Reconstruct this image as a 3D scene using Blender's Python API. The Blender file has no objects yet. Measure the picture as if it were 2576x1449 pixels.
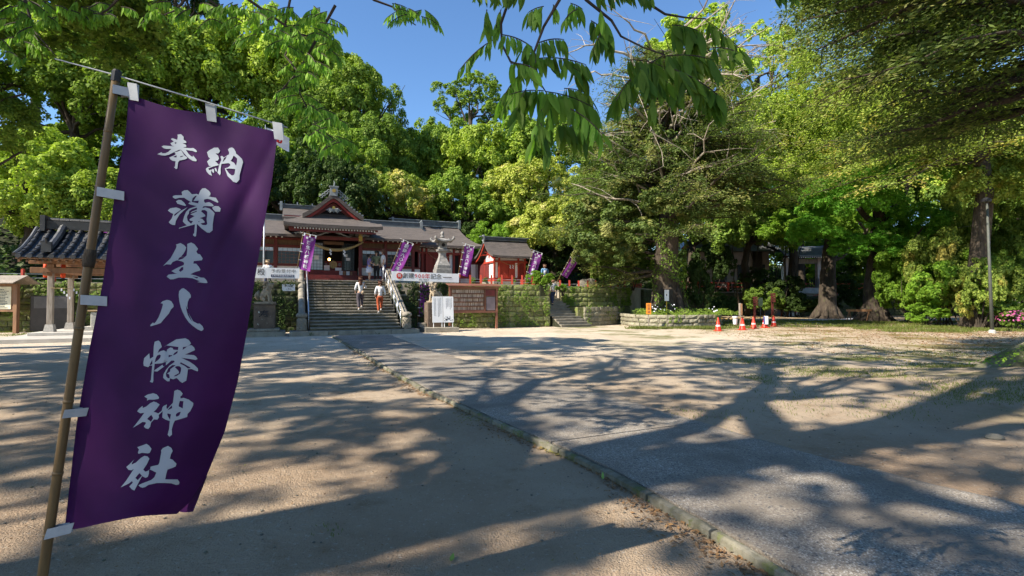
import bpy, bmesh, math, random
import numpy as np
from mathutils import Vector, Matrix, noise as mnoise
from mathutils.geometry import delaunay_2d_cdt
R = math.radians
S = bpy.context.scene
# ------------------------------------------------------------------ camera
PITCH = math.atan(32.5 / 1300)
cam = bpy.data.objects.new('camera', bpy.data.cameras.new('camera'))
S.collection.objects.link(cam)
cam.location = (0, 0, 1.5); cam.rotation_euler = (math.pi / 2 + PITCH, 0, 0)
cam.data.sensor_width = 36; cam.data.lens = 36 * 1300 / 2576
cam.data.clip_start = 0.05; cam.data.clip_end = 3000
S.camera = cam
# ------------------------------------------------------------------ light
SUN_EL = R(42); SUN_DIR = Vector((-.85, -.53, 0)).normalized() * math.cos(SUN_EL) + Vector((0, 0, math.sin(SUN_EL)))
W = bpy.data.worlds.new('World'); S.world = W; W.use_nodes = True
nt = W.node_tree; nt.nodes.clear()
sky = nt.nodes.new('ShaderNodeTexSky'); sky.sky_type = 'NISHITA'; sky.sun_disc = False
sky.sun_elevation = SUN_EL; sky.sun_rotation = math.atan2(SUN_DIR.x, SUN_DIR.y)
sky.air_density = 1.0; sky.dust_density = 0.0; sky.ozone_density = 5.0; sky.altitude = 100
bg = nt.nodes.new('ShaderNodeBackground'); bg.inputs[1].default_value = 0.11
wo = nt.nodes.new('ShaderNodeOutputWorld')
hs = nt.nodes.new('ShaderNodeHueSaturation'); hs.inputs['Saturation'].default_value = 1.07; nt.links.new(sky.outputs[0], hs.inputs['Color']); nt.links.new(hs.outputs[0], bg.inputs[0]); nt.links.new(bg.outputs[0], wo.inputs[0])
sun = bpy.data.objects.new('sun', bpy.data.lights.new('sun', 'SUN'))
S.collection.objects.link(sun); sun.data.energy = 5.0; sun.data.angle = R(.53); sun.data.color = (1, .92, .79)
sun.rotation_euler = SUN_DIR.to_track_quat('Z', 'Y').to_euler(); sun.location = (-40, -30, 60)
S.view_settings.view_transform = 'Standard'; S.view_settings.look = 'None'
S.view_settings.gamma = 1; S.view_settings.use_curve_mapping = False
S.view_settings.exposure = 1.05
S.cycles.use_denoising = True
S.cycles.max_bounces = 6; S.cycles.diffuse_bounces = 3; S.cycles.transmission_bounces = 4
S.cycles.glossy_bounces = 2; S.cycles.transparent_max_bounces = 4
S.cycles.caustics_reflective = False; S.cycles.caustics_refractive = False
# ------------------------------------------------------------------ frames
AL = R(23); O0 = (-8.8, 22.4)
ES = (math.cos(AL), math.sin(AL)); ED = (-math.sin(AL), math.cos(AL))
def F(s, d, z=0): return Vector((O0[0] + s*ES[0] + d*ED[0], O0[1] + s*ES[1] + d*ED[1], z))
def ray(u, v):
    x = (u - 1288) / 1300; y = (724.5 - v) / 1300
    return Vector((x, math.cos(PITCH) - y*math.sin(PITCH), math.sin(PITCH) + y*math.cos(PITCH)))
def at(u, v, Y):
    r = ray(u, v); return Vector((0, 0, 1.5)) + r * (Y / r.y)
def gr(u, v, z=0.):
    r = ray(u, v); return Vector((0, 0, 1.5)) + r * ((z - 1.5) / r.z)
OFF = {}; FR = {}
def thing(name, label, cat, pos=(0, 0, 0), frame='W', rz=0, group=None):
    """Empty at the thing's base. frame 'W': world coords; 'F': shrine frame (s, d, z)."""
    o = bpy.data.objects.new(name, None); S.collection.objects.link(o)
    o.empty_display_size = .2
    if frame == 'F': o.location = F(*pos); o.rotation_euler = (0, 0, AL + rz)
    else: o.location = pos; o.rotation_euler = (0, 0, rz)
    OFF[o.name] = Vector(pos) if rz == 0 else Vector((0, 0, 0))
    o['label'] = label; o['category'] = cat
    if group: o['group'] = group
    return o
def tag(o, label=None, cat=None, group=None, kind=None):
    if label: o['label'] = label
    if cat: o['category'] = cat
    if group: o['group'] = group
    if kind: o['kind'] = kind
    return o
def offset_of(p): return OFF.get(p.name, Vector((0, 0, 0))) if p else Vector((0, 0, 0))
def put(name, mesh, parent=None, m=None):
    o = bpy.data.objects.new(name, mesh); S.collection.objects.link(o)
    if parent: o.parent = parent
    if m and not mesh.materials: mesh.materials.append(m)
    return o
def inst(name, mesh, loc, rot=(0, 0, 0), sc=(1, 1, 1), parent=None, m=None):
    """object sharing mesh data; loc in the parent's own coordinate habit"""
    o = put(name, mesh, parent)
    o.location = Vector(loc) - offset_of(parent); o.rotation_euler = rot; o.scale = sc
    if m:
        if not mesh.materials: mesh.materials.append(m)
        o.material_slots[0].link = 'OBJECT'; o.material_slots[0].material = m
    return o
class MB:
    def __init__(s): s.v = []; s.f = []
    def add(s, vs, fs):
        n = len(s.v); s.v += [tuple(p) for p in vs]; s.f += [tuple(i + n for i in f) for f in fs]; return s
    def box(s, x0, x1, y0, y1, z0, z1, rz=0, c=None, rx=0):
        vs = [Vector(p) for p in ((x0,y0,z0),(x1,y0,z0),(x1,y1,z0),(x0,y1,z0),(x0,y0,z1),(x1,y0,z1),(x1,y1,z1),(x0,y1,z1))]
        if rz or rx:
            c = Vector(c) if c else Vector(((x0+x1)/2, (y0+y1)/2, (z0+z1)/2))
            m = Matrix.Rotation(rz, 3, 'Z') @ Matrix.Rotation(rx, 3, 'X'); vs = [c + m @ (p - c) for p in vs]
        return s.add(vs, [(0,3,2,1),(4,5,6,7),(0,1,5,4),(1,2,6,5),(2,3,7,6),(3,0,4,7)])
    def hexa(s, vs): return s.add(vs, [(0,3,2,1),(4,5,6,7),(0,1,5,4),(1,2,6,5),(2,3,7,6),(3,0,4,7)])
    def tube(s, pts, rad, n=8, cap=True, roll=0):
        pts = [Vector(p) for p in pts]; k = len(pts)
        if not hasattr(rad, '__len__'): rad = [rad]*k
        vs = []; fs = []; prev = None
        for i, p in enumerate(pts):
            t = (pts[min(i+1, k-1)] - pts[max(i-1, 0)])
            t = t.normalized() if t.length > 1e-9 else Vector((0, 0, 1))
            if prev is None:
                a = Vector((1, 0, 0)) if abs(t.z) > .9 else Vector((0, 0, 1)).cross(t).normalized()
            else: a = prev
            a = (a - t*a.dot(t)).normalized(); prev = a; b = t.cross(a)
            for j in range(n):
                an = 2*math.pi*j/n + roll; vs.append(p + (a*math.cos(an) + b*math.sin(an))*rad[i])
        for i in range(k-1):
            for j in range(n):
                fs.append((i*n+j, i*n+(j+1) % n, (i+1)*n+(j+1) % n, (i+1)*n+j))
        if cap: fs.append(tuple(reversed(range(n)))); fs.append(tuple(range((k-1)*n, k*n)))
        return s.add(vs, fs)
    def lathe(s, prof, c=(0, 0, 0), n=12, sq=0, roll=0):
        """prof [(r,z)], around z"""
        vs = []; fs = []; c = Vector(c)
        for r, z in prof:
            for j in range(n):
                a = 2*math.pi*j/n + roll; vs.append(c + Vector((r*math.cos(a), r*math.sin(a), z)))
        k = len(prof)
        for i in range(k-1):
            for j in range(n): fs.append((i*n+j, i*n+(j+1) % n, (i+1)*n+(j+1) % n, (i+1)*n+j))
        fs.append(tuple(reversed(range(n)))); fs.append(tuple(range((k-1)*n, k*n)))
        return s.add(vs, fs)
    def grid(s, fn, nu, nv, th=None):
        """fn(i/nu, j/nv) -> point ; th: vector offset for the underside (closed slab)"""
        vs = [Vector(fn(i/nu, j/nv)) for j in range(nv+1) for i in range(nu+1)]
        w = nu+1; fs = [(j*w+i, j*w+i+1, (j+1)*w+i+1, (j+1)*w+i) for j in range(nv) for i in range(nu)]
        if th is not None:
            n = len(vs); vs2 = [p + Vector(th) for p in vs]
            f2 = [tuple(n+q for q in reversed(f)) for f in fs]
            b = [j*w for j in range(nv+1)]; e = [j*w+nu for j in range(nv+1)]
            bo = list(range(w)); to = list(range(nv*w, nv*w+w))
            sd = []
            for L, fl in ((bo, 0), (to, 1), (b, 1), (e, 0)):
                for a, c in zip(L, L[1:]):
                    q = (a, n+a, n+c, c); sd.append(q if not fl else tuple(reversed(q)))
            vs += vs2; fs += f2 + sd
        return s.add(vs, fs)
    def prism(s, poly, y0, y1):
        """poly [(x,z)] counter-clockwise seen from -y, extruded along y"""
        n = len(poly)
        vs = [(x, y0, z) for x, z in poly] + [(x, y1, z) for x, z in poly]
        fs = [tuple(range(n)), tuple(reversed(range(n, 2*n)))] + [(i, i+n, (i+1) % n+n, (i+1) % n) for i in range(n)]
        return s.add(vs, fs)
    def prism_x(s, poly, x0, x1):
        n = len(poly)
        vs = [(x0, y, z) for y, z in poly] + [(x1, y, z) for y, z in poly]
        fs = [tuple(reversed(range(n))), tuple(range(n, 2*n))] + [(i, (i+1) % n, (i+1) % n+n, i+n) for i in range(n)]
        return s.add(vs, fs)
    def mesh(s, name, off=Vector((0, 0, 0)), smooth=False, bevel=0):
        me = bpy.data.meshes.new(name)
        ox, oy, oz = off
        me.from_pydata([(x-ox, y-oy, z-oz) for x, y, z in s.v], [], s.f)
        bm = bmesh.new(); bm.from_mesh(me); bmesh.ops.recalc_face_normals(bm, faces=bm.faces)
        if bevel: bmesh.ops.bevel(bm, geom=bm.edges[:], offset=bevel, segments=1, affect='EDGES', clamp_overlap=True)
        bm.to_mesh(me); bm.free()
        if smooth: me.polygons.foreach_set('use_smooth', [True]*len(me.polygons))
        return me
    def build(s, name, m, parent=None, smooth=False, bevel=0, kind=None):
        o = put(name, s.mesh(name, offset_of(parent), smooth, bevel), parent, m)
        if kind: o['kind'] = kind
        return o
def children_of(o): return [c for c in S.collection.objects if c.parent == o]
# ------------------------------------------------------------------ materials
def node_mat(name):
    m = bpy.data.materials.new(name); m.use_nodes = True; nt = m.node_tree; nt.nodes.clear()
    out = nt.nodes.new('ShaderNodeOutputMaterial'); return m, nt, out
def N(nt, t, **kw):
    n = nt.nodes.new('ShaderNode' + t)
    for k, v in kw.items():
        if k.startswith('i_'):
            key = k[2:]; key = int(key) if key.isdigit() else key.replace('_', ' ')
            n.inputs[key].default_value = v
        else: setattr(n, k, v)
    return n
def C4(c): return (c[0], c[1], c[2], 1)
def mixc(nt, fac, a, b, blend='MIX'):
    n = nt.nodes.new('ShaderNodeMix'); n.data_type = 'RGBA'; n.blend_type = blend
    for sock, v in ((n.inputs[0], fac), (n.inputs[6], a), (n.inputs[7], b)):
        if hasattr(v, 'is_output') or isinstance(v, bpy.types.NodeSocket): nt.links.new(v, sock)
        elif isinstance(v, (int, float)): sock.default_value = v
        else: sock.default_value = C4(v)
    return n.outputs[2]
def ramp(nt, fac, lo, hi):
    n = nt.nodes.new('ShaderNodeMapRange'); n.inputs[1].default_value = lo; n.inputs[2].default_value = hi
    n.interpolation_type = 'SMOOTHSTEP'; nt.links.new(fac, n.inputs[0]); return n.outputs[0]
def mat(name, c1, c2=None, scale=3., rough=.8, bump=.0, bscale=30., spec=.3, metal=0., rnd=.12, patch=None, patch_at=.55, pscale=2., stretch=(1, 1, 1), coord='Object', patch2=None, p2_at=.6, p2scale=8.):
    """surface with fBm variation c1..c2, optional patches of another colour (moss, lichen, wear), bump, per-object value shift"""
    m, nt, out = node_mat(name)
    p = N(nt, 'BsdfPrincipled'); p.inputs['Roughness'].default_value = rough; p.inputs['Metallic'].default_value = metal
    p.inputs['Specular IOR Level'].default_value = spec
    tc = N(nt, 'TexCoord'); mp = N(nt, 'Mapping'); mp.inputs[3].default_value = stretch
    oi = N(nt, 'ObjectInfo')
    nt.links.new(tc.outputs[coord], mp.inputs[0])
    if coord == 'Object':
        mul = N(nt, 'VectorMath', operation='SCALE'); mul.inputs[0].default_value = (37., 21., 11.)
        nt.links.new(oi.outputs['Random'], mul.inputs['Scale']); nt.links.new(mul.outputs[0], mp.inputs[1])
    if c2 is None: c2 = tuple(x*.75 for x in c1)
    n1 = N(nt, 'TexNoise', i_Scale=scale, i_Detail=6., i_Roughness=.62); nt.links.new(mp.outputs[0], n1.inputs[0])
    col = mixc(nt, ramp(nt, n1.outputs[0], .3, .7), c1, c2)
    if patch:
        n2 = N(nt, 'TexNoise', i_Scale=pscale, i_Detail=8., i_Roughness=.7); nt.links.new(mp.outputs[0], n2.inputs[0])
        col = mixc(nt, ramp(nt, n2.outputs[0], patch_at, patch_at+.1), col, patch)
    if patch2:
        n4 = N(nt, 'TexNoise', i_Scale=p2scale, i_Detail=4., i_Roughness=.6); nt.links.new(mp.outputs[0], n4.inputs[0])
        col = mixc(nt, ramp(nt, n4.outputs[0], p2_at, p2_at+.05), col, patch2)
    if rnd:
        mr = N(nt, 'MapRange'); mr.inputs[3].default_value = 1-rnd; mr.inputs[4].default_value = 1+rnd
        nt.links.new(oi.outputs['Random'], mr.inputs[0])
        vm = N(nt, 'VectorMath', operation='SCALE'); nt.links.new(col, vm.inputs[0]); nt.links.new(mr.outputs[0], vm.inputs['Scale'])
        col = vm.outputs[0]
    nt.links.new(col, p.inputs['Base Color'])
    if bump:
        n3 = N(nt, 'TexNoise', i_Scale=bscale, i_Detail=5., i_Roughness=.65); nt.links.new(mp.outputs[0], n3.inputs[0])
        b = N(nt, 'Bump', i_Strength=bump, i_Distance=.05); nt.links.new(n3.outputs[0], b.inputs['Height']); nt.links.new(b.outputs[0], p.inputs['Normal'])
    nt.links.new(p.outputs[0], out.inputs[0])
    return m
def leaf_mat(name, c1, c2, tr=.35, gloss=.06, c3=None, c3p=.12, rnd=.15):
    m, nt, out = node_mat(name)
    g = N(nt, 'NewGeometry'); oi = N(nt, 'ObjectInfo'); tc = N(nt, 'TexCoord')
    col = mixc(nt, g.outputs['Random Per Island'], c1, c2)
    if c3:
        nn = N(nt, 'TexNoise', i_Scale=.55, i_Detail=2.); nt.links.new(tc.outputs['Object'], nn.inputs[0])
        col = mixc(nt, ramp(nt, nn.outputs[0], .62-c3p, .72-c3p), col, c3)
    mr = N(nt, 'MapRange'); mr.inputs[3].default_value = 1-rnd; mr.inputs[4].default_value = 1+rnd
    nt.links.new(oi.outputs['Random'], mr.inputs[0])
    vm = N(nt, 'VectorMath', operation='SCALE'); nt.links.new(col, vm.inputs[0]); nt.links.new(mr.outputs[0], vm.inputs['Scale'])
    col = vm.outputs[0]
    d = N(nt, 'BsdfDiffuse'); t = N(nt, 'BsdfTranslucent'); gl = N(nt, 'BsdfGlossy', i_Roughness=.5)
    gl.inputs[0].default_value = (.5, .5, .38, 1)
    nt.links.new(col, d.inputs[0])
    tcx = mixc(nt, 1., col, (1.15, 1.3, .5), 'MULTIPLY'); nt.links.new(tcx, t.inputs[0])
    m1 = N(nt, 'MixShader'); m1.inputs[0].default_value = tr; nt.links.new(d.outputs[0], m1.inputs[1]); nt.links.new(t.outputs[0], m1.inputs[2])
    m2 = N(nt, 'MixShader'); m2.inputs[0].default_value = gloss; nt.links.new(m1.outputs[0], m2.inputs[1]); nt.links.new(gl.outputs[0], m2.inputs[2])
    nt.links.new(m2.outputs[0], out.inputs[0]); return m
def cloth_mat(name, c, tr=.3, c2=None):
    m, nt, out = node_mat(name)
    tc = N(nt, 'TexCoord'); n1 = N(nt, 'TexNoise', i_Scale=3., i_Detail=6.); nt.links.new(tc.outputs['Object'], n1.inputs[0])
    col = mixc(nt, ramp(nt, n1.outputs[0], .35, .65), c, c2 or tuple(x*.85 for x in c))
    wv = N(nt, 'TexWave', i_Scale=260., i_Distortion=.3); nt.links.new(tc.outputs['Object'], wv.inputs[0])
    b = N(nt, 'Bump', i_Strength=.12, i_Distance=.002); nt.links.new(wv.outputs['Fac'], b.inputs['Height'])
    d = N(nt, 'BsdfDiffuse'); t = N(nt, 'BsdfTranslucent'); gl = N(nt, 'BsdfGlossy', i_Roughness=.5)
    for x in (d, t): nt.links.new(col, x.inputs[0])
    nt.links.new(b.outputs[0], d.inputs['Normal'])
    m1 = N(nt, 'MixShader'); m1.inputs[0].default_value = tr; nt.links.new(d.outputs[0], m1.inputs[1]); nt.links.new(t.outputs[0], m1.inputs[2])
    m2 = N(nt, 'MixShader'); m2.inputs[0].default_value = .012; nt.links.new(m1.outputs[0], m2.inputs[1]); nt.links.new(gl.outputs[0], m2.inputs[2])
    nt.links.new(m2.outputs[0], out.inputs[0]); return m
rng = np.random.default_rng(7); rd = random.Random(5)
MOSS = (.09, .105, .03)
M = {}
M['red'] = mat('red_paint', (.27, .032, .024), (.2, .026, .02), rough=.5, rnd=.1, patch=(.22, .06, .045), patch_at=.6, pscale=4)
M['deep_red'] = mat('shade_darkened_red', (.13, .028, .022), (.08, .02, .016), rough=.7)  # red darkened in colour to carry the tree shade on the signposts
M['dark_red'] = mat('dark_red_paint', (.17, .03, .026), (.11, .024, .022), rough=.55, rnd=.1)
M['bright_red'] = mat('vermilion_paint', (.42, .055, .03), (.34, .04, .025), rough=.5, patch=(.3, .1, .07), patch_at=.62, pscale=6)
M['plaster'] = mat('white_plaster', (.8, .78, .74), (.7, .68, .64), rough=.8, bump=.05)
M['roof'] = mat('bark_roof', (.12, .1, .088), (.07, .06, .055), scale=2.2, rough=.85, bump=.35, bscale=22, stretch=(1, 4, 4), patch=(.2, .17, .15), patch_at=.58, pscale=5)
M['copper'] = mat('ridge_copper', (.055, .052, .055), (.1, .11, .11), rough=.42, spec=.5, patch=(.16, .2, .19), patch_at=.62, pscale=4)
M['ridge_light'] = mat('ridge_cap_weathered', (.28, .3, .3), (.16, .18, .18), rough=.5)
M['gold'] = mat('brass_fitting', (.5, .33, .08), rough=.4, metal=.6)
M['wood'] = mat('aged_wood', (.27, .16, .085), (.17, .1, .055), scale=6, rough=.7, bump=.15, stretch=(1, 1, .15))
M['wood_grey'] = mat('weathered_grey_wood', (.36, .31, .26), (.22, .18, .14), scale=7, rough=.8, bump=.25, bscale=20, stretch=(3, 3, .3))
M['wood_orange'] = mat('orange_brown_wood', (.3, .16, .08), (.19, .1, .055), scale=5, rough=.6, stretch=(1, 1, .2))
M['brown_board'] = mat('brown_painted_wood', (.25, .105, .062), (.17, .07, .045), scale=5, rough=.55, stretch=(.3, 1, 1))
M['lattice'] = mat('brown_lattice_wood', (.2, .12, .07), (.1, .06, .035), scale=9, rough=.8, stretch=(5, 1, .4))
M['stone'] = mat('weathered_stone', (.33, .29, .23), (.2, .17, .13), scale=5, rough=.9, bump=.4, bscale=25, patch=(.1, .1, .05), patch_at=.55, pscale=3.5, patch2=(.5, .48, .42), p2_at=.68, p2scale=14)
M['riser'] = mat('shade_dark_mossy_riser', (.15, .13, .09), (.09, .08, .05), scale=3, rough=.95, bump=.4, bscale=18, patch=(.06, .065, .03), patch_at=.52, pscale=2.5)  # riser shade put into a darker colour to set off the treads, plus moss
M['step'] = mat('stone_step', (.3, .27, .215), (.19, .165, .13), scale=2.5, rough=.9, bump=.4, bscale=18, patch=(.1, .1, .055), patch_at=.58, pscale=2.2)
M['granite'] = mat('pale_granite', (.48, .45, .4), (.33, .31, .28), scale=18, rough=.85, bump=.2, bscale=60, patch=(.2, .18, .15), patch_at=.6, pscale=3)
M['lantern_stone'] = mat('lichen_grey_stone', (.3, .285, .26), (.17, .16, .15), scale=7, rough=.85, bump=.3, patch=(.42, .4, .37), patch_at=.62, pscale=4, patch2=(.09, .085, .08), p2_at=.66, p2scale=7)
M['komainu'] = mat('carved_brown_stone', (.44, .35, .24), (.24, .18, .12), scale=6, rough=.9, bump=.5, bscale=28, patch=(.6, .56, .48), patch_at=.66, pscale=9, patch2=(.06, .05, .04), p2_at=.62, p2scale=5)
M['concrete'] = mat('pale_concrete', (.5, .47, .42), (.38, .35, .31), scale=2, rough=.9, bump=.2, bscale=30)
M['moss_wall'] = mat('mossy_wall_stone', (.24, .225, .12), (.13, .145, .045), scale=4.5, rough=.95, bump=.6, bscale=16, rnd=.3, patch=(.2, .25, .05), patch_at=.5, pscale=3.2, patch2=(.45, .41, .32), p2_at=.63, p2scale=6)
M['dark_wall'] = mat('shade_dark_mossy_stone', (.075, .08, .04), (.035, .04, .022), scale=5, rough=.95, bump=.6, bscale=16, rnd=.3, patch=(.07, .1, .025), patch_at=.53, pscale=3)  # mossy stone with the walls' shade put into its dark colour
M['low_wall'] = mat('lichen_wall_stone', (.33, .3, .22), (.19, .175, .12), scale=5, rough=.95, bump=.5, bscale=18, rnd=.2, patch=(.13, .16, .04), patch_at=.56, pscale=1.6)
M['joint'] = mat('wall_backing_earth', (.04, .045, .02), (.02, .02, .012), scale=8, rough=1)
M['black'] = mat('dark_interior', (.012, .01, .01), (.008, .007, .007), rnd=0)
M['iron'] = mat('black_iron', (.02, .02, .022), rough=.5)
M['glass'] = mat('window_glass', (.02, .025, .028), (.012, .015, .018), rough=.15, spec=.35, rnd=.3)
M['glass_pale'] = mat('painted_reflection_glass', (.45, .52, .6), (.3, .36, .42), rough=.12, spec=.8, scale=1.5)  # pale base colour paints in a bright reflection on the panes
M['white'] = mat('white_paint', (.8, .8, .8), (.72, .72, .73), rough=.6)
M['paper'] = mat('white_paper', (.75, .76, .78), rough=.9)
M['paper_text'] = mat('printed_notice', (.72, .72, .7), (.62, .62, .62), scale=60, rough=.8)
M['ink'] = mat('black_ink', (.02, .02, .025), rough=.6, rnd=0)
M['ink_red'] = mat('red_ink', (.65, .04, .05), rough=.6, rnd=0)
M['seal'] = mat('red_seal', (.62, .03, .02), rough=.6, rnd=0)
M['seal_gold'] = mat('gold_seal_rim', (.75, .42, .08), rough=.6, rnd=0)
M['metal'] = mat('brushed_steel', (.6, .62, .65), (.5, .52, .55), rough=.38, metal=.9)
M['pole_steel'] = mat('painted_pole', (.5, .52, .54), rough=.4, metal=.5)
M['rope'] = mat('straw_rope', (.45, .34, .16), (.3, .22, .1), scale=20, rough=.95, bump=.5, bscale=50)
M['bamboo'] = mat('bamboo', (.2, .125, .05), (.11, .07, .032), scale=3, rough=.45, stretch=(6, 6, .6), patch=(.12, .08, .045), patch_at=.56, pscale=1.2)
M['tape'] = mat('white_tab', (.42, .43, .43), (.36, .37, .38), rough=.8, scale=30)
M['purple'] = cloth_mat('purple_cloth_sunlit', (.27, .05, .3), .3, (.2, .036, .24))  # sunlit copy of the banner cloth, pinker sunlight put into its colour
M['purple_fg'] = cloth_mat('purple_cloth_shaded', (.06, .011, .082), .3, (.042, .008, .06))  # shaded copy of the same cloth, shade put into its darker colour
M['letters'] = mat('pale_lettering', (.36, .39, .43), (.32, .35, .39), rough=.85, rnd=0)
M['cone'] = mat('orange_red_plastic', (.75, .045, .02), rough=.4)
M['yellow'] = mat('yellow_plastic', (.7, .45, .05), rough=.5)
M['tile'] = mat('dark_roof_tile', (.04, .041, .044), (.02, .021, .023), rough=.45, spec=.6, rnd=.35, bump=.2, patch=(.09, .088, .08), patch_at=.6, pscale=7)
M['lacquer'] = mat('red_lantern_paper', (.75, .075, .015), rough=.6)
M['stele'] = mat('polished_dark_stone', (.05, .042, .042), (.035, .03, .03), rough=.25, spec=.5)
M['bark'] = mat('grey_brown_bark', (.09, .07, .05), (.04, .03, .024), scale=3, rough=.95, bump=.8, bscale=9, stretch=(3, 3, .6), patch=(.24, .22, .17), patch_at=.64, pscale=4.5, patch2=(.09, .1, .035), p2_at=.62, p2scale=1.8)
M['bark_dark'] = mat('dark_bark', (.065, .05, .035), (.035, .028, .02), scale=3, rough=.95, bump=.6, bscale=10, stretch=(3, 3, .6))
M['bark_pale'] = mat('bleached_branch', (.42, .36, .28), (.25, .2, .15), scale=5, rough=.9)
M['twig'] = mat('dark_twig', (.05, .035, .025), rough=.8)
M['rock'] = mat('grey_rock', (.2, .18, .14), (.12, .11, .085), scale=3, rough=.9, bump=.5, bscale=12, patch=(.1, .11, .05), patch_at=.58)
def skin(nm, c): return mat(nm, c, tuple(x*.93 for x in c), rough=.55, rnd=0)
M['skin'] = skin('skin', (.55, .33, .22))
for nm, c in dict(hair_brown=(.1, .04, .022), hair_black=(.015, .012, .012), cloth_white=(.72, .71, .7), trousers_grey=(.09, .075, .085), trousers_rust=(.42, .085, .03), bag_tan=(.42, .31, .2), bag_brown=(.14, .07, .04), shoe_white=(.6, .6, .58), shoe_dark=(.04, .045, .06), olive=(.18, .2, .11), black_cloth=(.02, .02, .022), violet_cloth=(.2, .15, .32), skirt_white=(.6, .6, .66), cap_dark=(.04, .04, .035), cap_tan=(.2, .11, .07), navy=(.035, .05, .11), shirt_grey=(.42, .43, .5), blue_shirt=(.13, .28, .45), bag_violet=(.15, .12, .5)).items():
    M[nm] = mat(nm, c, tuple(x*.85 for x in c), scale=14, rough=.85, bump=.1, rnd=0)
M['pedestal'] = mat('dark_pedestal_stone', (.17, .12, .085), (.09, .065, .05), scale=3, rough=.9, bump=.4, bscale=22, patch=(.04, .032, .028), patch_at=.6, pscale=3, patch2=(.6, .58, .5), p2_at=.66, p2scale=9)
L = {}
L['camphor'] = leaf_mat('camphor_leaves', (.3, .4, .065), (.15, .25, .04), .34, .02)
L['bright'] = leaf_mat('young_camphor_leaves', (.44, .53, .085), (.26, .37, .05), .34, .02)
L['mid'] = leaf_mat('mid_green_leaves', (.2, .29, .045), (.1, .17, .03), .32, .02)
L['dark'] = leaf_mat('dark_evergreen_leaves', (.06, .1, .022), (.03, .06, .015), .3, .03)
L['bloom'] = leaf_mat('chinquapin_blossom', (.55, .56, .12), (.3, .38, .06), .32, .02, c3=(.68, .62, .24), c3p=.04)
L['bloom_tip'] = leaf_mat('pale_tipped_leaves', (.27, .33, .05), (.12, .19, .03), .34, .03, c3=(.6, .53, .19), c3p=.1)
L['yew'] = leaf_mat('yew_needles', (.18, .23, .06), (.07, .12, .035), .32, .02, c3=(.3, .3, .1), c3p=.08)
L['torreya'] = leaf_mat('olive_sprays', (.36, .43, .08), (.14, .21, .04), .36, .02, c3=(.46, .4, .1), c3p=.06)
L['maple'] = leaf_mat('fresh_maple_leaves', (.27, .42, .045), (.15, .28, .035), .4, .02)
L['ginkgo'] = leaf_mat('ginkgo_leaves', (.22, .46, .05), (.13, .33, .04), .4, .02)
L['fg'] = leaf_mat('near_leaf_green', (.26, .42, .055), (.1, .23, .035), .5, .02, rnd=.45)
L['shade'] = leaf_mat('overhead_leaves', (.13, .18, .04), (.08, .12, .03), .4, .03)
L['azalea'] = leaf_mat('pink_azalea_petals', (.42, .08, .22), (.48, .14, .3), .3, .02)
L['grass'] = leaf_mat('grass_blades', (.12, .17, .03), (.16, .16, .05), .3, .02)
L['litter'] = leaf_mat('dry_leaves', (.3, .17, .075), (.2, .12, .07), .1, .05, c3=(.26, .24, .08), c3p=.1)
# ------------------------------------------------------------------ ground and terrain
def lerp(a, b, t): return a + (b-a)*t
def polyint(pts, y):
    """x at y on a polyline sorted by descending y"""
    if y >= pts[0][1]: a, b = pts[0], pts[1]
    elif y <= pts[-1][1]: a, b = pts[-2], pts[-1]
    else:
        for a, b in zip(pts, pts[1:]):
            if b[1] <= y <= a[1]: break
    return lerp(a[0], b[0], (y-a[1])/(b[1]-a[1]))
PL = [(-7.45, 21.6), (-4.49, 15.28), (-2.55, 11.0), (-1.31, 8.41), (-.46, 6.86), (.05, 5.9), (.52, 5.13), (.86, 4.49), (1.08, 3.93), (1.31, 3.36), (1.5, 2.86), (2.1, 1.1), (2.9, -1.2), (4, -5)]
PR = [(-5.2, 22.7), (-2.42, 15.9), (-.85, 12.63), (.49, 10.25), (1.4, 8.6), (2.01, 7.46), (2.62, 5.99), (3.19, 4.84), (3.6, 4.25), (3.9, 3.85), (4.7, 2.2), (5.6, 0), (7, -4)]
def gz(x, y):
    z = .018*mnoise.noise(Vector((x*.9, y*.9, 0))) + .008*mnoise.noise(Vector((x*3.1, y*3.1, 4)))
    if y > 17 or abs(x) > 20: z *= max(0, 1-(max(y-17, abs(x)-20))/3)
    for cx, cy, r, h in ((9.8, 9.0, 2.3, .3), (5.9, 9.1, .9, .07), (6.8, 9.3, .8, .06)):
        q = ((x-cx)**2 + (y-cy)**2)/(r*r)
        if q < 4: z += h*math.exp(-q*1.6)
    return z
def build_ground():
    def sp(a, b, n, k): # sinh-ish spacing around 0
        t = np.linspace(-1, 1, n); return np.sinh(t*k)/math.sinh(k)
    xs = sp(0, 0, 261, 4.2)*420; ys = np.concatenate([np.linspace(-60, 0, 20)[:-1], (np.sinh(np.linspace(0, 1, 240)*5.0)/math.sinh(5.0))*700])
    X, Y = np.meshgrid(xs, ys); co = np.zeros((X.size, 3), np.float32); co[:, 0] = X.ravel(); co[:, 1] = Y.ravel()
    for i in range(len(co)):
        x, y = co[i, 0], co[i, 1]
        if -5 < y < 22 and abs(x) < 24: co[i, 2] = gz(x, y)
    nx, ny = len(xs), len(ys); i = np.arange((nx-1)*(ny-1)); a = (i//(nx-1))*nx + i % (nx-1)
    f = np.stack([a, a+1, a+nx+1, a+nx], 1)
    me = np_mesh('ground', co, f, True); return me
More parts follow.
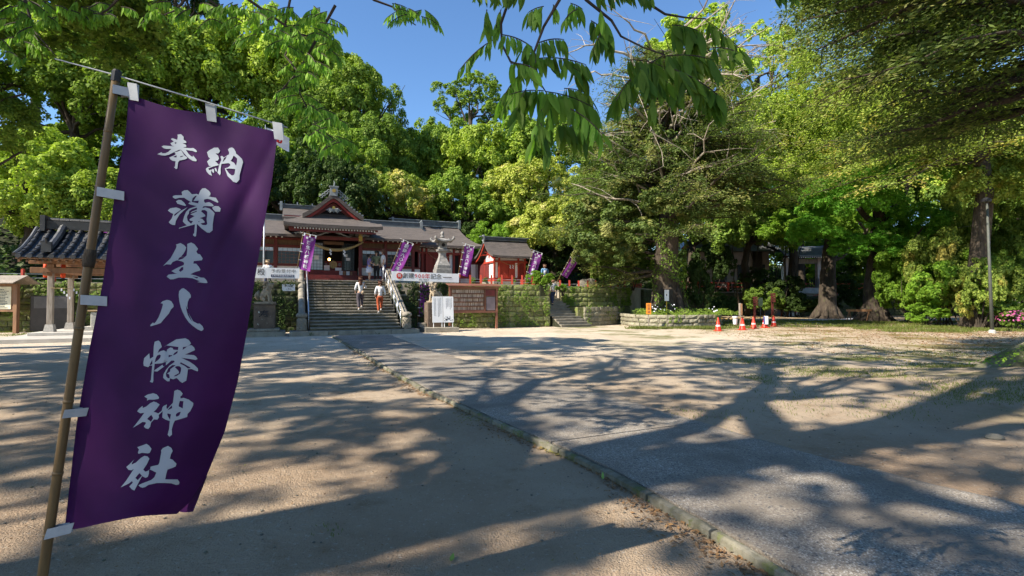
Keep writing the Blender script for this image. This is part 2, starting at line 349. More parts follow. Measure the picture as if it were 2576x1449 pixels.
def np_mesh(name, co, faces, smooth=False):
    me = bpy.data.meshes.new(name); k = faces.shape[1]
    me.vertices.add(len(co)); me.vertices.foreach_set('co', co.astype(np.float32).ravel())
    me.loops.add(faces.size); me.loops.foreach_set('vertex_index', faces.astype(np.int32).ravel())
    me.polygons.add(len(faces)); me.polygons.foreach_set('loop_start', np.arange(0, faces.size, k, dtype=np.int32))
    me.polygons.foreach_set('loop_total', np.full(len(faces), k, np.int32))
    if smooth: me.polygons.foreach_set('use_smooth', np.ones(len(faces), bool))
    me.update(); return me
def ground_mat():
    m, nt, out = node_mat('sandy_ground'); p = N(nt, 'BsdfPrincipled', i_Roughness=.95); p.inputs['Specular IOR Level'].default_value = .15
    g = N(nt, 'NewGeometry'); pos = g.outputs['Position']
    def noise(sc, det=6., ro=.6, w=0.):
        mp = N(nt, 'Mapping'); mp.inputs[1].default_value = (w, w, w); nt.links.new(pos, mp.inputs[0])
        n = N(nt, 'TexNoise', i_Scale=sc, i_Detail=det, i_Roughness=ro); nt.links.new(mp.outputs[0], n.inputs[0]); return n.outputs[0]
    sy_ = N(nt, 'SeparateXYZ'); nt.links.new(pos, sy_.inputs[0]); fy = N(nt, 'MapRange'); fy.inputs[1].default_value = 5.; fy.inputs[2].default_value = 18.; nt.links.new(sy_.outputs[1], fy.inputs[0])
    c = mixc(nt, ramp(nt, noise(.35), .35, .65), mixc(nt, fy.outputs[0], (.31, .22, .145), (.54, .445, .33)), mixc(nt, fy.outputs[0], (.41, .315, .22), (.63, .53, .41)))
    c = mixc(nt, ramp(nt, noise(2.5, 8, .7, 9), .5, .8), c, (.25, .17, .1))
    c = mixc(nt, ramp(nt, noise(28, 3, .6, 3), .58, .7), c, (.42, .35, .27))
    c = mixc(nt, ramp(nt, noise(60, 3, .6, 5), .6, .72), c, (.2, .155, .11))
    # moss and grass tint towards the right-hand trees, bare sand elsewhere
    sx = N(nt, 'SeparateXYZ'); nt.links.new(pos, sx.inputs[0])
    def lin(a, x0, x1):
        n = N(nt, 'MapRange'); n.inputs[1].default_value = x0; n.inputs[2].default_value = x1; nt.links.new(a, n.inputs[0]); return n.outputs[0]
    def mul(a, b):
        n = N(nt, 'Math', operation='MULTIPLY'); nt.links.new(a, n.inputs[0]); nt.links.new(b, n.inputs[1]); return n.outputs[0]
    ad = N(nt, 'Math', operation='MULTIPLY_ADD'); nt.links.new(sx.outputs[1], ad.inputs[0]); ad.inputs[1].default_value = .28; nt.links.new(sx.outputs[0], ad.inputs[2])
    right = lin(ad.outputs[0], 6.5, 13.)
    mfac = mul(right, ramp(nt, noise(.55, 7, .68, 21), .47, .62))
    c = mixc(nt, mfac, c, (.15, .155, .05))
    litter = mul(mul(lin(sx.outputs[0], 8., 16.), lin(sx.outputs[1], 12., 17.)), ramp(nt, noise(6., 8, .75, 31), .42, .6))
    c = mixc(nt, litter, c, (.3, .17, .08))
    nt.links.new(c, p.inputs['Base Color'])
    b = N(nt, 'Bump', i_Strength=.8, i_Distance=.035)
    h0 = N(nt, 'Math', operation='ADD'); nt.links.new(noise(14, 6, .7), h0.inputs[0]); nt.links.new(noise(70, 3, .6, 8), h0.inputs[1]); h = N(nt, 'Math', operation='MULTIPLY_ADD'); nt.links.new(noise(4.5, 3, .5, 17), h.inputs[0]); h.inputs[1].default_value = 1.6; nt.links.new(h0.outputs[0], h.inputs[2])
    nt.links.new(h.outputs[0], b.inputs['Height']); nt.links.new(b.outputs[0], p.inputs['Normal'])
    nt.links.new(p.outputs[0], out.inputs[0]); return m
def path_mat():
    m, nt, out = node_mat('exposed_aggregate'); p = N(nt, 'BsdfPrincipled', i_Roughness=.7); p.inputs['Specular IOR Level'].default_value = .35
    g = N(nt, 'NewGeometry'); pos = g.outputs['Position']
    v = N(nt, 'TexVoronoi', i_Scale=110.); nt.links.new(pos, v.inputs[0])
    n1 = N(nt, 'TexNoise', i_Scale=1.3, i_Detail=6., i_Roughness=.6); nt.links.new(pos, n1.inputs[0])
    n2 = N(nt, 'TexNoise', i_Scale=45., i_Detail=3.); nt.links.new(pos, n2.inputs[0])
    sc = N(nt, 'SeparateColor'); nt.links.new(v.outputs['Color'], sc.inputs[0])
    c = mixc(nt, sc.outputs[0], (.18, .15, .12), (.33, .285, .23))
    c = mixc(nt, ramp(nt, sc.outputs[1], .8, .86), c, (.45, .42, .37))
    c = mixc(nt, ramp(nt, n1.outputs[0], .35, .7), c, (.18, .15, .118))
    c = mixc(nt, ramp(nt, n2.outputs[0], .58, .66), c, (.09, .085, .085))
    nt.links.new(c, p.inputs['Base Color'])
    b = N(nt, 'Bump', i_Strength=.7, i_Distance=.006); nt.links.new(v.outputs['Distance'], b.inputs['Height']); nt.links.new(b.outputs[0], p.inputs['Normal'])
    nt.links.new(p.outputs[0], out.inputs[0]); return m
M['ground'] = ground_mat(); M['path'] = path_mat()
M['kerb'] = mat('mossy_kerb', (.25, .225, .17), (.13, .12, .08), scale=6, rough=.9, bump=.4, rnd=.2, patch=(.13, .14, .05), patch_at=.52, pscale=5)
M['hill'] = mat('forest_floor', (.03, .032, .015), (.018, .022, .01), scale=1.5, rough=1, rnd=0)
M['terrace'] = mat('terrace_gravel', (.42, .36, .28), (.28, .24, .18), scale=1.2, rough=.95, bump=.3, rnd=0, patch=(.14, .16, .06), patch_at=.6, pscale=.7)
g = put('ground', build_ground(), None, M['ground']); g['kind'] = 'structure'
# --- path: raised slabs with joints, kerb stones along the left edge
path = bpy.data.objects.new('path', None); S.collection.objects.link(path); path['kind'] = 'structure'
cuts = [21.55, 17.2, 12.9, 9.2, 5.32, 1.6, -4.2]
for a, b in zip(cuts, cuts[1:]):
    n = max(6, int((a-b)/.25)); mb = MB()
    def pf(u, t, a=a, b=b):
        yl = lerp(a-.012, b+.012, t); yr = yl+1.08 if yl > -3 else yl+1
        p = Vector((polyint(PL, yl), yl, 0)).lerp(Vector((polyint(PR, yr), yr, 0)), u)
        zc = .062 - .04*u + .004*mnoise.noise(p*1.5)
        z = max(zc, gz(p.x, p.y)*.9 + .012)
        if u > .9: z = lerp(z, gz(p.x, p.y) + .004 - .022*(1+mnoise.noise(Vector((p.x*2.3, p.y*2.3, 3)))), (u-.9)/.1)
        return Vector((p.x, p.y, z))
    mb.grid(pf, 20, n, th=(0, 0, -.12)); mb.build('path_slab', M['path'], path, smooth=False)
y = 21.3; ks = MB(); k = 0; kerb_meshes = []
for j in range(4):
    mb = MB()
    def kf(u, t, j=j):
        w = .012*mnoise.noise(Vector((u*3, t*5, j*7.3)))
        return Vector((-.045+.075*u, t-.5, .064 + w*.8 - .012*abs(u-.5)*2))
    mb.grid(kf, 3, 5, th=(0, 0, -.14)); kerb_meshes.append(mb.mesh('kerb_stone'))
while y > -3:
    y2 = y-.6; xa, xb = polyint(PL, y), polyint(PL, y2); dx, dy = xb-xa, y2-y; Ln = math.hypot(dx, dy)
    inst('kerb_stone', kerb_meshes[k % 4], ((xa+xb)/2-.05, (y+y2)/2, rd.uniform(-.006, .006)), (rd.uniform(-.01, .01), 0, math.atan2(dx, -dy) + rd.uniform(-.01, .01)), (rd.uniform(.8, 1.1), Ln*.97, 1), path, M['kerb'])
    y = y2; k += 1
# --- terrace behind the retaining walls
ter = [F(-70, 8.6), F(-5.3, 8.6), F(-5.3, 3.4), F(-.1, 3.4), F(-.1, 5.3), F(4.1, 5.3), F(4.1, 3.4), F(13.15, 3.2), F(13.15, 6.4), F(14.7, 6.4), F(14.7, 4.6),
       Vector((8.0, 35.2, 0)), Vector((9.5, 38, 0)), Vector((14, 47, 0)), Vector((20, 52, 0)), Vector((27, 55, 0)), Vector((80, 58, 0)), Vector((80, 160, 0)), Vector((-120, 160, 0))]
TZ = 2.45
mb = MB(); n = len(ter)
mb.add([(p.x, p.y, -.2) for p in ter] + [(p.x, p.y, TZ) for p in ter], [tuple(range(n, 2*n))] + [(i, (i+1) % n, (i+1) % n+n, i+n) for i in range(n)])
o = mb.build('terrace', M['terrace']); o['kind'] = 'structure'
# gravelled drive at the far right
mb = MB(); pts = [gr(u, v) for u, v in ((1990, 806), (2060, 800), (2190, 801), (2205, 808), (2130, 813), (2000, 815), (1960, 812))]
mb.add([(p.x, p.y, .006) for p in pts], [tuple(range(len(pts)))]); o = mb.build('gravel_drive', mat('pale_gravel', (.42, .42, .44), (.3, .3, .31), scale=30, rough=.95, bump=.4, rnd=0)); o['kind'] = 'structure'
# --- wooded hill
def hz(x, y):
    dx, dy = x-O0[0], y-O0[1]; s = dx*ES[0]+dy*ES[1]; d = dx*ED[0]+dy*ED[1]
    h = max(0, d-19)*.62; h = 19*(1-math.exp(-h/19))
    w = 1/(1+math.exp((s-34)/7)); dip = 1-.35*math.exp(-((s-2)/9)**2)
    return 2.2 + h*(.5+.5*w)*dip + .7*mnoise.noise(Vector((x*.12, y*.12, 0)))*min(1, max(0, d-19)/8)
nx, ny = 90, 60; co = []; 
for j in range(ny+1):
    for i in range(nx+1):
        p = F(-75+190*i/nx, 17.5+110*j/ny); co.append((p.x, p.y, hz(p.x, p.y) if j else 2.0))
a = np.arange(nx*ny); a = (a//nx)*(nx+1) + a % nx
o = put('hill', np_mesh('hill', np.array(co), np.stack([a, a+1, a+nx+2, a+nx+1], 1), True), None, M['hill']); o['kind'] = 'structure'
# ------------------------------------------------------------------ stone blocks
def block(seed, nx=4, nz=3, bulge=.16, rough=.10):
    """unit block: x 0..1, z 0..1, front face at y=0 bulging to -y, back at y=1"""
    mb = MB()
    def f(u, t):
        e = min(u, 1-u)*4; e2 = min(t, 1-t)*4; q = min(1, e)*min(1, e2)
        nz_ = mnoise.noise(Vector((u*2.7+seed*3.1, t*2.7, seed*1.7)))
        return Vector((u + (.03*mnoise.noise(Vector((t*3, seed, 1))) if 0 < u < 1 else .025*math.sin(t*5+seed)), -bulge*q - rough*nz_*q, t + .02*math.sin(u*4+seed)))
    mb.grid(f, nx, nz, th=(0, 1, 0)); return mb.mesh('stone')
BLK = [block(i) for i in range(8)]
def stone_wall(name, label, pts, z0, z1, rows, w, m, back=None, depth=.22, gap=.02, jitter=.04, only=None, batter=0., parent=None, piece='stone', group=None):
    """wall along world polyline pts (outer face on the right-hand side when walking p0->p1 i.e. -normal), stones laid one by one"""
    t = parent or thing(name, label, 'wall', (pts[0].x, pts[0].y, 0), 'W', group=group)
    hs = [rd.uniform(.85, 1.15) for _ in range(rows)]; tot = sum(hs); zz = [z0]
    for h in hs: zz.append(zz[-1] + h/tot*(z1-z0))
    for a, b in zip(pts, pts[1:]):
        dx = b-a; Ln = Vector((dx.x, dx.y, 0)).length; ang = math.atan2(dx.y, dx.x); ux = Vector((math.cos(ang), math.sin(ang), 0)); nrm = Vector((-math.sin(ang), math.cos(ang), 0))
        mb = MB(); q = [a + nrm*.14, b + nrm*.14, b + nrm*.55, a + nrm*.55]
        mb.hexa([(p.x, p.y, z0-.05) for p in q] + [(p.x, p.y, z1-.02) for p in q]); mb.build('backing', M['joint'], t)
        for r in range(rows):
            h = zz[r+1]-zz[r]; x = -rd.uniform(0, w*.5) if r % 2 else 0
            x = max(0, x)
            while x < Ln-.05:
                ww = w*rd.uniform(.7, 1.35)
                if x == 0 and r % 2: ww *= .55
                if Ln-x-ww < w*.4: ww = Ln-x
                if not only or only(x, zz[r]):
                    p = a + ux*(x+gap/2) + nrm*(rd.uniform(-jitter, jitter) + batter*(zz[r]-z0))
                    inst(piece, BLK[rd.randrange(8)], (p.x, p.y, zz[r]+gap/2), (0, rd.uniform(-.012, .012), ang), (ww-gap, depth, h-gap), t, m)
                x += ww
    return t
w = stone_wall('retaining_wall', 'mossy stone retaining wall behind the handwashing pavilion and dark slab', [F(-17, 8.35), F(-5.3, 8.35)], 0, 2.42, 9, .5, M['moss_wall'], only=lambda x, z: x < 9.2)
w = stone_wall('retaining_wall', 'mossy stone wall coloured dark for shade left of the main stairs behind the seated lion-dog', [F(-5.3, 3.1), F(-.3, 3.1)], 0, 1.75, 6, .5, M['dark_wall'], only=lambda x, z: x > 1.6)
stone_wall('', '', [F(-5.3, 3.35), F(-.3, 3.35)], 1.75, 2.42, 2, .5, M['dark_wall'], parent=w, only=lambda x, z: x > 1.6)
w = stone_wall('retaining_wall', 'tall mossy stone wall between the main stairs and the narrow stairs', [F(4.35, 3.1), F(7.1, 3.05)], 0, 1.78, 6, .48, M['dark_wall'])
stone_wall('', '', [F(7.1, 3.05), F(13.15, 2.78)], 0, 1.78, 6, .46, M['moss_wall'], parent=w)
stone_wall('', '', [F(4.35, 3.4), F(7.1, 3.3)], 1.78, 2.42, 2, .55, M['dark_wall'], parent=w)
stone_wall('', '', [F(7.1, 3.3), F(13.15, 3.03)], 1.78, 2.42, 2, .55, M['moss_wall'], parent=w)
mb = MB(); q = [F(13.15, 2.8), F(13.15, 6.4)]  # return face at the narrow stairs
stone_wall('', '', [F(13.12, 2.9), F(13.12, 6.3)], 0, 2.4, 8, .6, M['moss_wall'], parent=w)
w = stone_wall('retaining_wall', 'green overgrown stone wall right of the narrow stairs', [F(14.75, 4.35), F(16.6, 4.2), Vector((8.0, 34.9, 0))], 1.15, 2.32, 4, .5, M['moss_wall'])
stone_wall('', '', [F(15.35, 2.6), F(16.4, 2.75), Vector((7.2, 33.6, 0))], 0, 1.15, 4, .55, M['low_wall'], parent=w)
mb = MB(); sh = [F(14.95, 2.7), F(15.4, 2.7), F(16.4, 2.85), Vector((7.3, 33.7, 0)), Vector((8, 35, 0)), F(16.6, 4.4), F(14.75, 4.5)]
n = len(sh); mb.add([(p.x, p.y, 0) for p in sh] + [(p.x, p.y, 1.13) for p in sh], [tuple(range(n, 2*n))] + [(i, (i+1) % n, (i+1) % n+n, i+n) for i in range(n)])
mb.build('ledge', M['moss_wall'], w)
lw = [Vector((6.9, 33.6, 0)), Vector((6.95, 30.6, 0)), Vector((7.5, 29.1, 0)), Vector((8.6, 28.6, 0)), Vector((10.4, 28.95, 0)), Vector((11.8, 29.8, 0)), Vector((12.8, 31.6, 0)), Vector((13.0, 34, 0))]
w = stone_wall('planter_wall', 'low curved wall of pale squared stones round the great tree', lw, 0, .72, 3, .52, M['low_wall'], depth=.3, gap=.018)
mb = MB(); sh = [p + (Vector((10, 33, 0))-p).normalized()*.2 for p in lw] + [Vector((13.2, 38, 0)), Vector((9.7, 38, 0)), Vector((8, 35.5, 0))]
n = len(sh); mb.add([(p.x, p.y, -.05) for p in sh] + [(p.x, p.y, .69) for p in sh], [tuple(range(n, 2*n))] + [(i, (i+1) % n, (i+1) % n+n, i+n) for i in range(n)])
o = mb.build('planter_soil', mat('planter_earth', (.2, .16, .09), (.12, .11, .05), rough=1, bump=.4, rnd=0)); o['kind'] = 'structure'
w = stone_wall('retaining_wall', 'shaded dark wall below the building among the right-hand trees', [Vector((9.6, 37.8, 0)), Vector((14, 46.8, 0)), Vector((20, 51.8, 0)), Vector((26.6, 54.5, 0))], 0, 2.35, 4, 1.1, M['dark_wall'], depth=.3)
# ------------------------------------------------------------------ main stairs
NS = 17; ZB = .2; TR = .306; RI = (2.45+.17-ZB)/NS
plat = thing('stair_platform', 'low stone platform at the foot of the main stairs', 'platform', (0, 0, 0), 'F')
x = -.77
for wdt in (1.55, 1.4, 1.3, 1.28):
    mb = MB(); mb.grid(lambda u, t, x=x, wdt=wdt: Vector((x+.01+u*(wdt-.02), -.4+1.3*t, ZB+.012*mnoise.noise(Vector((x+u*4, t*3, 0))))), 6, 4, th=(0, 0, -.24)); mb.build('kerb_block', M['step'], plat); x += wdt
stairs = thing('stone_stairs', 'broad flight of worn stone stairs up to the red main hall', 'stairs', (0, 0, 0), 'F')
for i in range(NS):
    z = ZB + (i+1)*RI; d = i*TR+.02; mb = MB()
    def sf(u, t, i=i, z=z, d=d):
        e = .016*mnoise.noise(Vector((u*9, i*3.3, 0))) + .01*mnoise.noise(Vector((u*31, i*1.3, 5)))
        return Vector((lerp(.06, 3.98, u), d + (e*1.2 if t < .1 else 0) - (.012 if t < .1 else 0) + t*(TR+.12), z + e*(1-t)*.9 - .008*(1-t)))
    mb.grid(sf, 40, 3, th=(0, 0, -.05)); mb.build('step', M['step'], stairs)
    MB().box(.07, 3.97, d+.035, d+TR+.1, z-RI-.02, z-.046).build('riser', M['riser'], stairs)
mb = MB(); mb.prism_x([(.05, .0), (5.4, .0), (5.4, 2.35), (5.2, 2.35), (.35, .25), (.05, .2)], .1, 3.95); mb.build('fill', M['joint'], stairs)
# top landing slab
mb = MB(); mb.box(-.4, 4.4, 5.22, 6.4, 2.3, 2.62); mb.build('landing', M['step'], stairs)
# rounded stone balustrades
for sx, lab in ((-.27, 'rounded stone balustrade along the left side of the main stairs'), (4.26, 'rounded stone balustrade along the right side of the main stairs')):
    b = thing('stone_balustrade', lab, 'balustrade', (sx, .1, ZB), 'F', group='stone balustrades of the main stairs')
    n = 9
    for i in range(n):
        t0, t1 = i/n, (i+.965)/n; p0 = Vector((sx, .35+5.0*t0, .62+ZB+2.35*t0)); p1 = Vector((sx, .35+5.0*t1, .62+ZB+2.35*t1))
        mb = MB(); mb.tube([p0, p0.lerp(p1, .06), p0.lerp(p1, .5), p0.lerp(p1, .94), p1], [.12, .145, .15, .143, .12], 12); mb.build('round_stone', M['step'], b, smooth=True)
    mb = MB(); mb.prism_x([(.3, ZB), (5.3, ZB), (5.3, 2.85), (.3, .6)], sx-.1, sx+.1); mb.build('side_wall', M['dark_wall'], b)
    mb = MB(); mb.lathe([(.2, 0), (.22, .08), (.19, .3), (.2, .5), (.15, .56)], (sx, .12, ZB), 14); mb.build('carved_base', M['stone'], b, smooth=True)
    mb = MB(); mb.lathe([(.14, .555), (.23, .6), (.25, .68), (.2, .76), (.08, .8)], (sx, .12, ZB), 14); mb.build('round_cap', M['stone'], b, smooth=True)
    mb = MB()
    for r in range(5):
        for q in range(9):
            a = 2*math.pi*(q+.5*(r % 2))/9; z = ZB+.06+r*.095
            c = Vector((sx+.195*math.cos(a), .12+.195*math.sin(a), z)); tq = Vector((-math.sin(a), math.cos(a), 0))
            mb.tube([c-tq*.05+Vector((0, 0, .03)), c+tq*.05-Vector((0, 0, .03))], [.022, .03], 5)
    mb.build('carved_scales', M['stone'], b, kind='stuff')
# steel handrails
def rail(sx, lab, steps):
    t = thing('handrail', lab, 'handrail', (sx, .0, ZB), 'F', group='steel handrails of the main stairs')
    sl = (2.62-ZB)/5.2
    P = lambda d, h: Vector((sx, d, ZB + sl*d + h))
    for h, r in ((.86, .024), (.5, .017)):
        mb = MB(); mb.tube([P(.05, h-.06), P(.12, h), P(5.25, h), P(5.9, h-.28)], r, 8); mb.build('rail', M['metal'], t, smooth=True)
    for i in range(7):
        d = .12+i*.85; mb = MB(); mb.tube([P(d, 0), P(d, .86)], .019, 8); mb.build('post', M['metal'], t, smooth=True)
rail(.0, 'steel handrail on the left edge of the main stairs', 0); rail(3.98, 'steel handrail on the right edge of the main stairs', 0)
# narrow side stairs
st = thing('narrow_stairs', 'narrow stone stairs climbing beside the mossy wall', 'stairs', (13.3, 1.85, 0), 'F')
for i in range(16):
    z = (i+1)*.153; d = 1.85+i*.27; sr = 15.35-.055*i; mb = MB()
    sl_ = 13.22 if i > 3 else 13.28+.03*(4-i)
    mb.grid(lambda u, t: Vector((lerp(sl_, sr, u), d + t*.4 + .008*math.sin(u*9+i), z + .006*math.sin(u*7+i*2))), 8, 2, th=(0, 0, -.05)); mb.box(sl_+.01, sr-.01, d+.035, d+.4, z-.16, z-.045); mb.build('step', M['step'], st)
mb = MB(); mb.prism_x([(1.9, 0), (6.3, 0), (6.3, 2.3), (6.0, 2.3)], 13.3, 14.5); mb.build('fill', M['joint'], st)
# ------------------------------------------------------------------ main hall
def FD(u, v, d):
    r = ray(u, v); n = r.x*ED[0] + r.y*ED[1]; t = (O0[0]*ED[0]+O0[1]*ED[1]+d)/n
    X, Y = r.x*t, r.y*t; return ((X-O0[0])*ES[0] + (Y-O0[1])*ES[1], 1.5 + r.z*t)
def interp(x, pts):
    if x <= pts[0][0]: return pts[0][1]
    for a, b in zip(pts, pts[1:]):
        if x <= b[0]: return lerp(a[1], b[1], (x-a[0])/(b[0]-a[0]))
    return pts[-1][1]
def text_obj(name, body, m, parent, loc, size, rot=(math.pi/2, 0, 0), bold=0., vertical=False, align='CENTER', spacing=1.0, ext=0.):
    c = bpy.data.curves.new(name, 'FONT'); c.body = '\n'.join(body) if vertical else body
    c.size = size; c.offset = bold*size; c.align_x = align; c.align_y = 'CENTER' if not vertical else 'TOP'; c.resolution_u = 2
    c.space_character = spacing
    if vertical: c.space_line = spacing*.95
    c.extrude = ext
    o = bpy.data.objects.new(name, c); S.collection.objects.link(o)
    dg = bpy.context.evaluated_depsgraph_get(); me = bpy.data.meshes.new_from_object(o.evaluated_get(dg)); bpy.data.objects.remove(o)
    me.name = name; me.materials.clear(); me.materials.append(m)
    ob = put(name, me, parent); ob.location = Vector(loc) - offset_of(parent); ob.rotation_euler = rot; return ob
def window(parent, s0, s1, z0, z1, d, nx, nz, glass='glass', transom=None, fr='brown_board'):
    """a framed window: frame part with pane and glazing-bar pieces below it"""
    mb = MB(); w = .035
    mb.box(s0, s1, d-.03, d+.03, z0, z0+w).box(s0, s1, d-.03, d+.03, z1-w, z1).box(s0, s0+w, d-.028, d+.028, z0+w, z1-w).box(s1-w, s1, d-.028, d+.028, z0+w, z1-w)
    f = mb.build('window', M[fr], parent); OFF[f.name] = offset_of(parent)
    zt = z1 if not transom else z1-transom
    mb = MB(); mb.box(s0+w, s1-w, d+.004, d+.012, z0+w, zt-.01); mb.build('pane', M[glass], f)
    if transom:
        n = max(2, round((s1-s0)/.26))
        for i in range(n):
            a = lerp(s0+w, s1-w, i/n); b = lerp(s0+w, s1-w, (i+1)/n); mb = MB(); mb.box(a+.008, b-.008, d-.004, d+.006, zt+.01, z1-w-.005); mb.build('pane', M['glass_pale'], f)
        mb = MB(); mb.box(s0+w, s1-w, d-.02, d+.02, zt-.02, zt+.01); mb.build('transom_bar', M[fr], f)
    mb = MB()
    for i in range(1, nx): x = lerp(s0, s1, i/nx); mb.box(x-.009, x+.009, d-.015, d+.002, z0+w, zt-.02)
    for i in range(1, nz): z = lerp(z0, zt, i/nz); mb.box(s0+w, s1-w, d-.012, d-.001, z-.009, z+.009)
    mb.build('glazing_bars', M[fr], f); return f
hall = thing('main_hall', 'red timber main hall with projecting gabled porch at the head of the broad stairs', 'shrine hall', (1.42, 9.5, TZ), 'F')
H = hall
MB().box(-6.4, 8.1, 8.9, 16, 2.3, 2.86).build('stone_base', M['concrete'], H)
MB().box(-6.3, 8.0, 9.02, 9.4, 2.86, 3.08).build('floor_beam', M['dark_red'], H)
mb = MB(); mb.box(-6.2, .25, 9.44, 9.5, 3.08, 3.58).box(3.1, 7.0, 9.44, 9.5, 3.08, 3.58); mb.build('plaster_skirt', M['plaster'], H)
for a, b in ((-6.2, .2), (3.12, 7.0)):
    MB().box(a, b, 9.36, 9.52, 3.58, 3.68).build('sill_beam', M['dark_red'], H)
    MB().box(a, b, 9.36, 9.52, 4.72, 4.83).build('lintel_beam', M['dark_red'], H)
    MB().box(a, b, 9.36, 9.52, 5.14, 5.26).build('upper_beam', M['dark_red'], H)
    MB().box(a, b, 9.455, 9.48, 4.83, 5.14).build('frieze_board', M['lattice'], H)
    mb = MB(); x = a+.03
    while x < b-.05: mb.box(x, x+.045, 9.425, 9.453, 4.84, 5.13); x += .085
    mb.build('frieze_slats', M['lattice'], H, kind='stuff')
for s in (-6.1, -4.4, -3.0, -1.6, -.05, 3.22, 4.77, 6.55):
    MB().box(s-.085, s+.085, 9.33, 9.5, 3.1, 5.3).build('post', M['dark_red'], H, bevel=.01)
window(H, -2.9, -1.69, 3.7, 4.7, 9.43, 1, 1, 'glass', .24); window(H, -1.5, -.15, 3.7, 4.7, 9.43, 6, 4, 'glass', .24)
window(H, -4.3, -3.1, 3.7, 4.7, 9.43, 6, 4, 'glass', .24)
window(H, 3.33, 4.67, 3.7, 4.7, 9.43, 5, 1, 'glass', .24); window(H, 4.87, 6.45, 3.7, 4.7, 9.43, 6, 4, 'glass', .24)
MB().box(-6.2, 7.0, 10.6, 10.7, 3.0, 5.4).build('interior_back_wall', M['black'], H)
MB().box(6.9, 7.0, 9.5, 15, 3.0, 5.35).build('side_wall', M['dark_red'], H)
MB().box(-6.3, -6.2, 9.5, 15, 3.0, 5.35).build('side_wall', M['dark_red'], H)
# shelves and goods seen through the amulet counter windows
for k in range(9):
    x = 5.0+k*.16; MB().box(x, x+.1, 9.62, 9.66, 3.95+.1*(k % 2), 4.25+.08*(k % 3)).build('hanging_tablet', M['wood'], H)
for k in range(6):
    x = 3.42+k*.21; MB().box(x, x+.13, 9.62, 9.66, 3.8, 4.05+.05*(k % 2)).build('hanging_tablet', M['paper_text'] if k % 2 else M['wood'], H)
# central bay: dark inside, lattice glass door, red offering wall
MB().box(.2, 3.1, 11.2, 11.3, 3.0, 5.4).build('inner_wall', M['black'], H)
MB().box(.15, 3.15, 7.75, 9.5, 2.63, 3.02).build('porch_floor', M['dark_red'], H)
MB().box(.0, 3.3, 7.3, 7.74, 2.62, 2.8).build('porch_step', M['dark_red'], H)
MB().box(.28, 2.98, 8.95, 9.02, 3.02, 3.34).build('low_rail_panel', M['dark_red'], H)
window(H, .32, 1.04, 3.36, 5.05, 9.3, 4, 9, 'glass_pale', None, 'iron'); window(H, 2.24, 2.86, 3.36, 5.05, 9.3, 4, 9, 'glass', None, 'iron')
MB().box(1.0, 1.12, 9.2, 9.34, 3.1, 5.1).build('door_post', M['iron'], H); MB().box(2.12, 2.24, 9.2, 9.34, 3.1, 5.1).build('door_post', M['iron'], H)
MB().box(1.1, 2.15, 9.5, 9.6, 3.1, 3.95).build('offering_wall', M['red'], H)
MB().box(1.05, 2.2, 9.15, 9.2, 4.93, 5.12).build('name_board', M['lattice'], H)
mb = MB(); mb.tube([(1.62, 9.3, 3.72), (1.62, 9.48, 3.72)], .23, 20); mb.build('drum', M['rope'], H, smooth=False)
text_obj('lettering', '奉', M['letters'], H, (2.0, 9.49, 3.72), .22); text_obj('lettering', '納', M['letters'], H, (1.2, 9.49, 3.72), .2)
for x0, x1, z0, z1, m, d in ((1.08, 1.4, 3.3, 3.66, 'paper_text', 9.1), (1.72, 2.08, 3.33, 3.52, 'paper', 9.05), (1.93, 2.13, 3.04, 3.32, 'paper', 8.8), (2.34, 2.53, 3.04, 3.3, 'paper', 8.8), (2.16, 2.3, 3.05, 3.3, 'wood_orange', 8.8), (2.56, 2.69, 3.05, 3.28, 'wood_orange', 8.8), (.52, .78, 4.0, 4.25, 'paper_text', 9.25), (2.36, 2.6, 3.98, 4.16, 'paper', 9.25), (2.3, 2.44, 4.2, 4.38, 'paper_text', 9.25)):
    MB().box(x0, x1, d, d+.012, z0, z1).build('notice', M[m], H)
lm, ntl, outl = node_mat('lit_lantern'); em = N(ntl, 'Emission', i_Strength=6.); em.inputs[0].default_value = (1, .55, .15, 1); ntl.links.new(em.outputs[0], outl.inputs[0])
mb = MB(); mb.lathe([(.03, 0), (.07, .03), (.075, .12), (.03, .16)], (1.4, 9.6, 3.98), 8); mb.build('lamp', lm, H)
# porch columns, beams, carving
for s in (.1, 2.95):
    MB().box(s-.085, s+.085, 6.93, 7.1, 2.62, 5.42).build('porch_column', M['dark_red'], H, bevel=.015)
    MB().box(s-.1, s+.1, 6.92, 7.11, 4.95, 5.38).build('column_fitting', M['gold'], H)
    MB().box(s-.14, s+.14, 6.88, 7.14, 2.6, 2.68).build('column_base', M['granite'], H)
MB().box(-.1, 3.2, 6.95, 7.09, 4.98, 5.16).build('porch_beam', M['dark_red'], H)
MB().box(-.6, 3.6, 6.94, 7.08, 5.4, 5.52).build('porch_beam', M['dark_red'], H)
mb = MB()  # frog-leg strut
arc = [Vector((1.42 + .95*x, 6.9, 5.17 + .36*(1-abs(x)**1.3)**1.6)) for x in np.linspace(-1, 1, 21)]
mb.tube(arc, [.03+.03*math.sin(i/20*math.pi) for i in range(21)], 6); mb.tube([p*1 - Vector((0, 0, .09)) if i else p for i, p in enumerate(arc[6:15])], .022, 6); mb.build('carved_strut', M['ridge_light'], H)
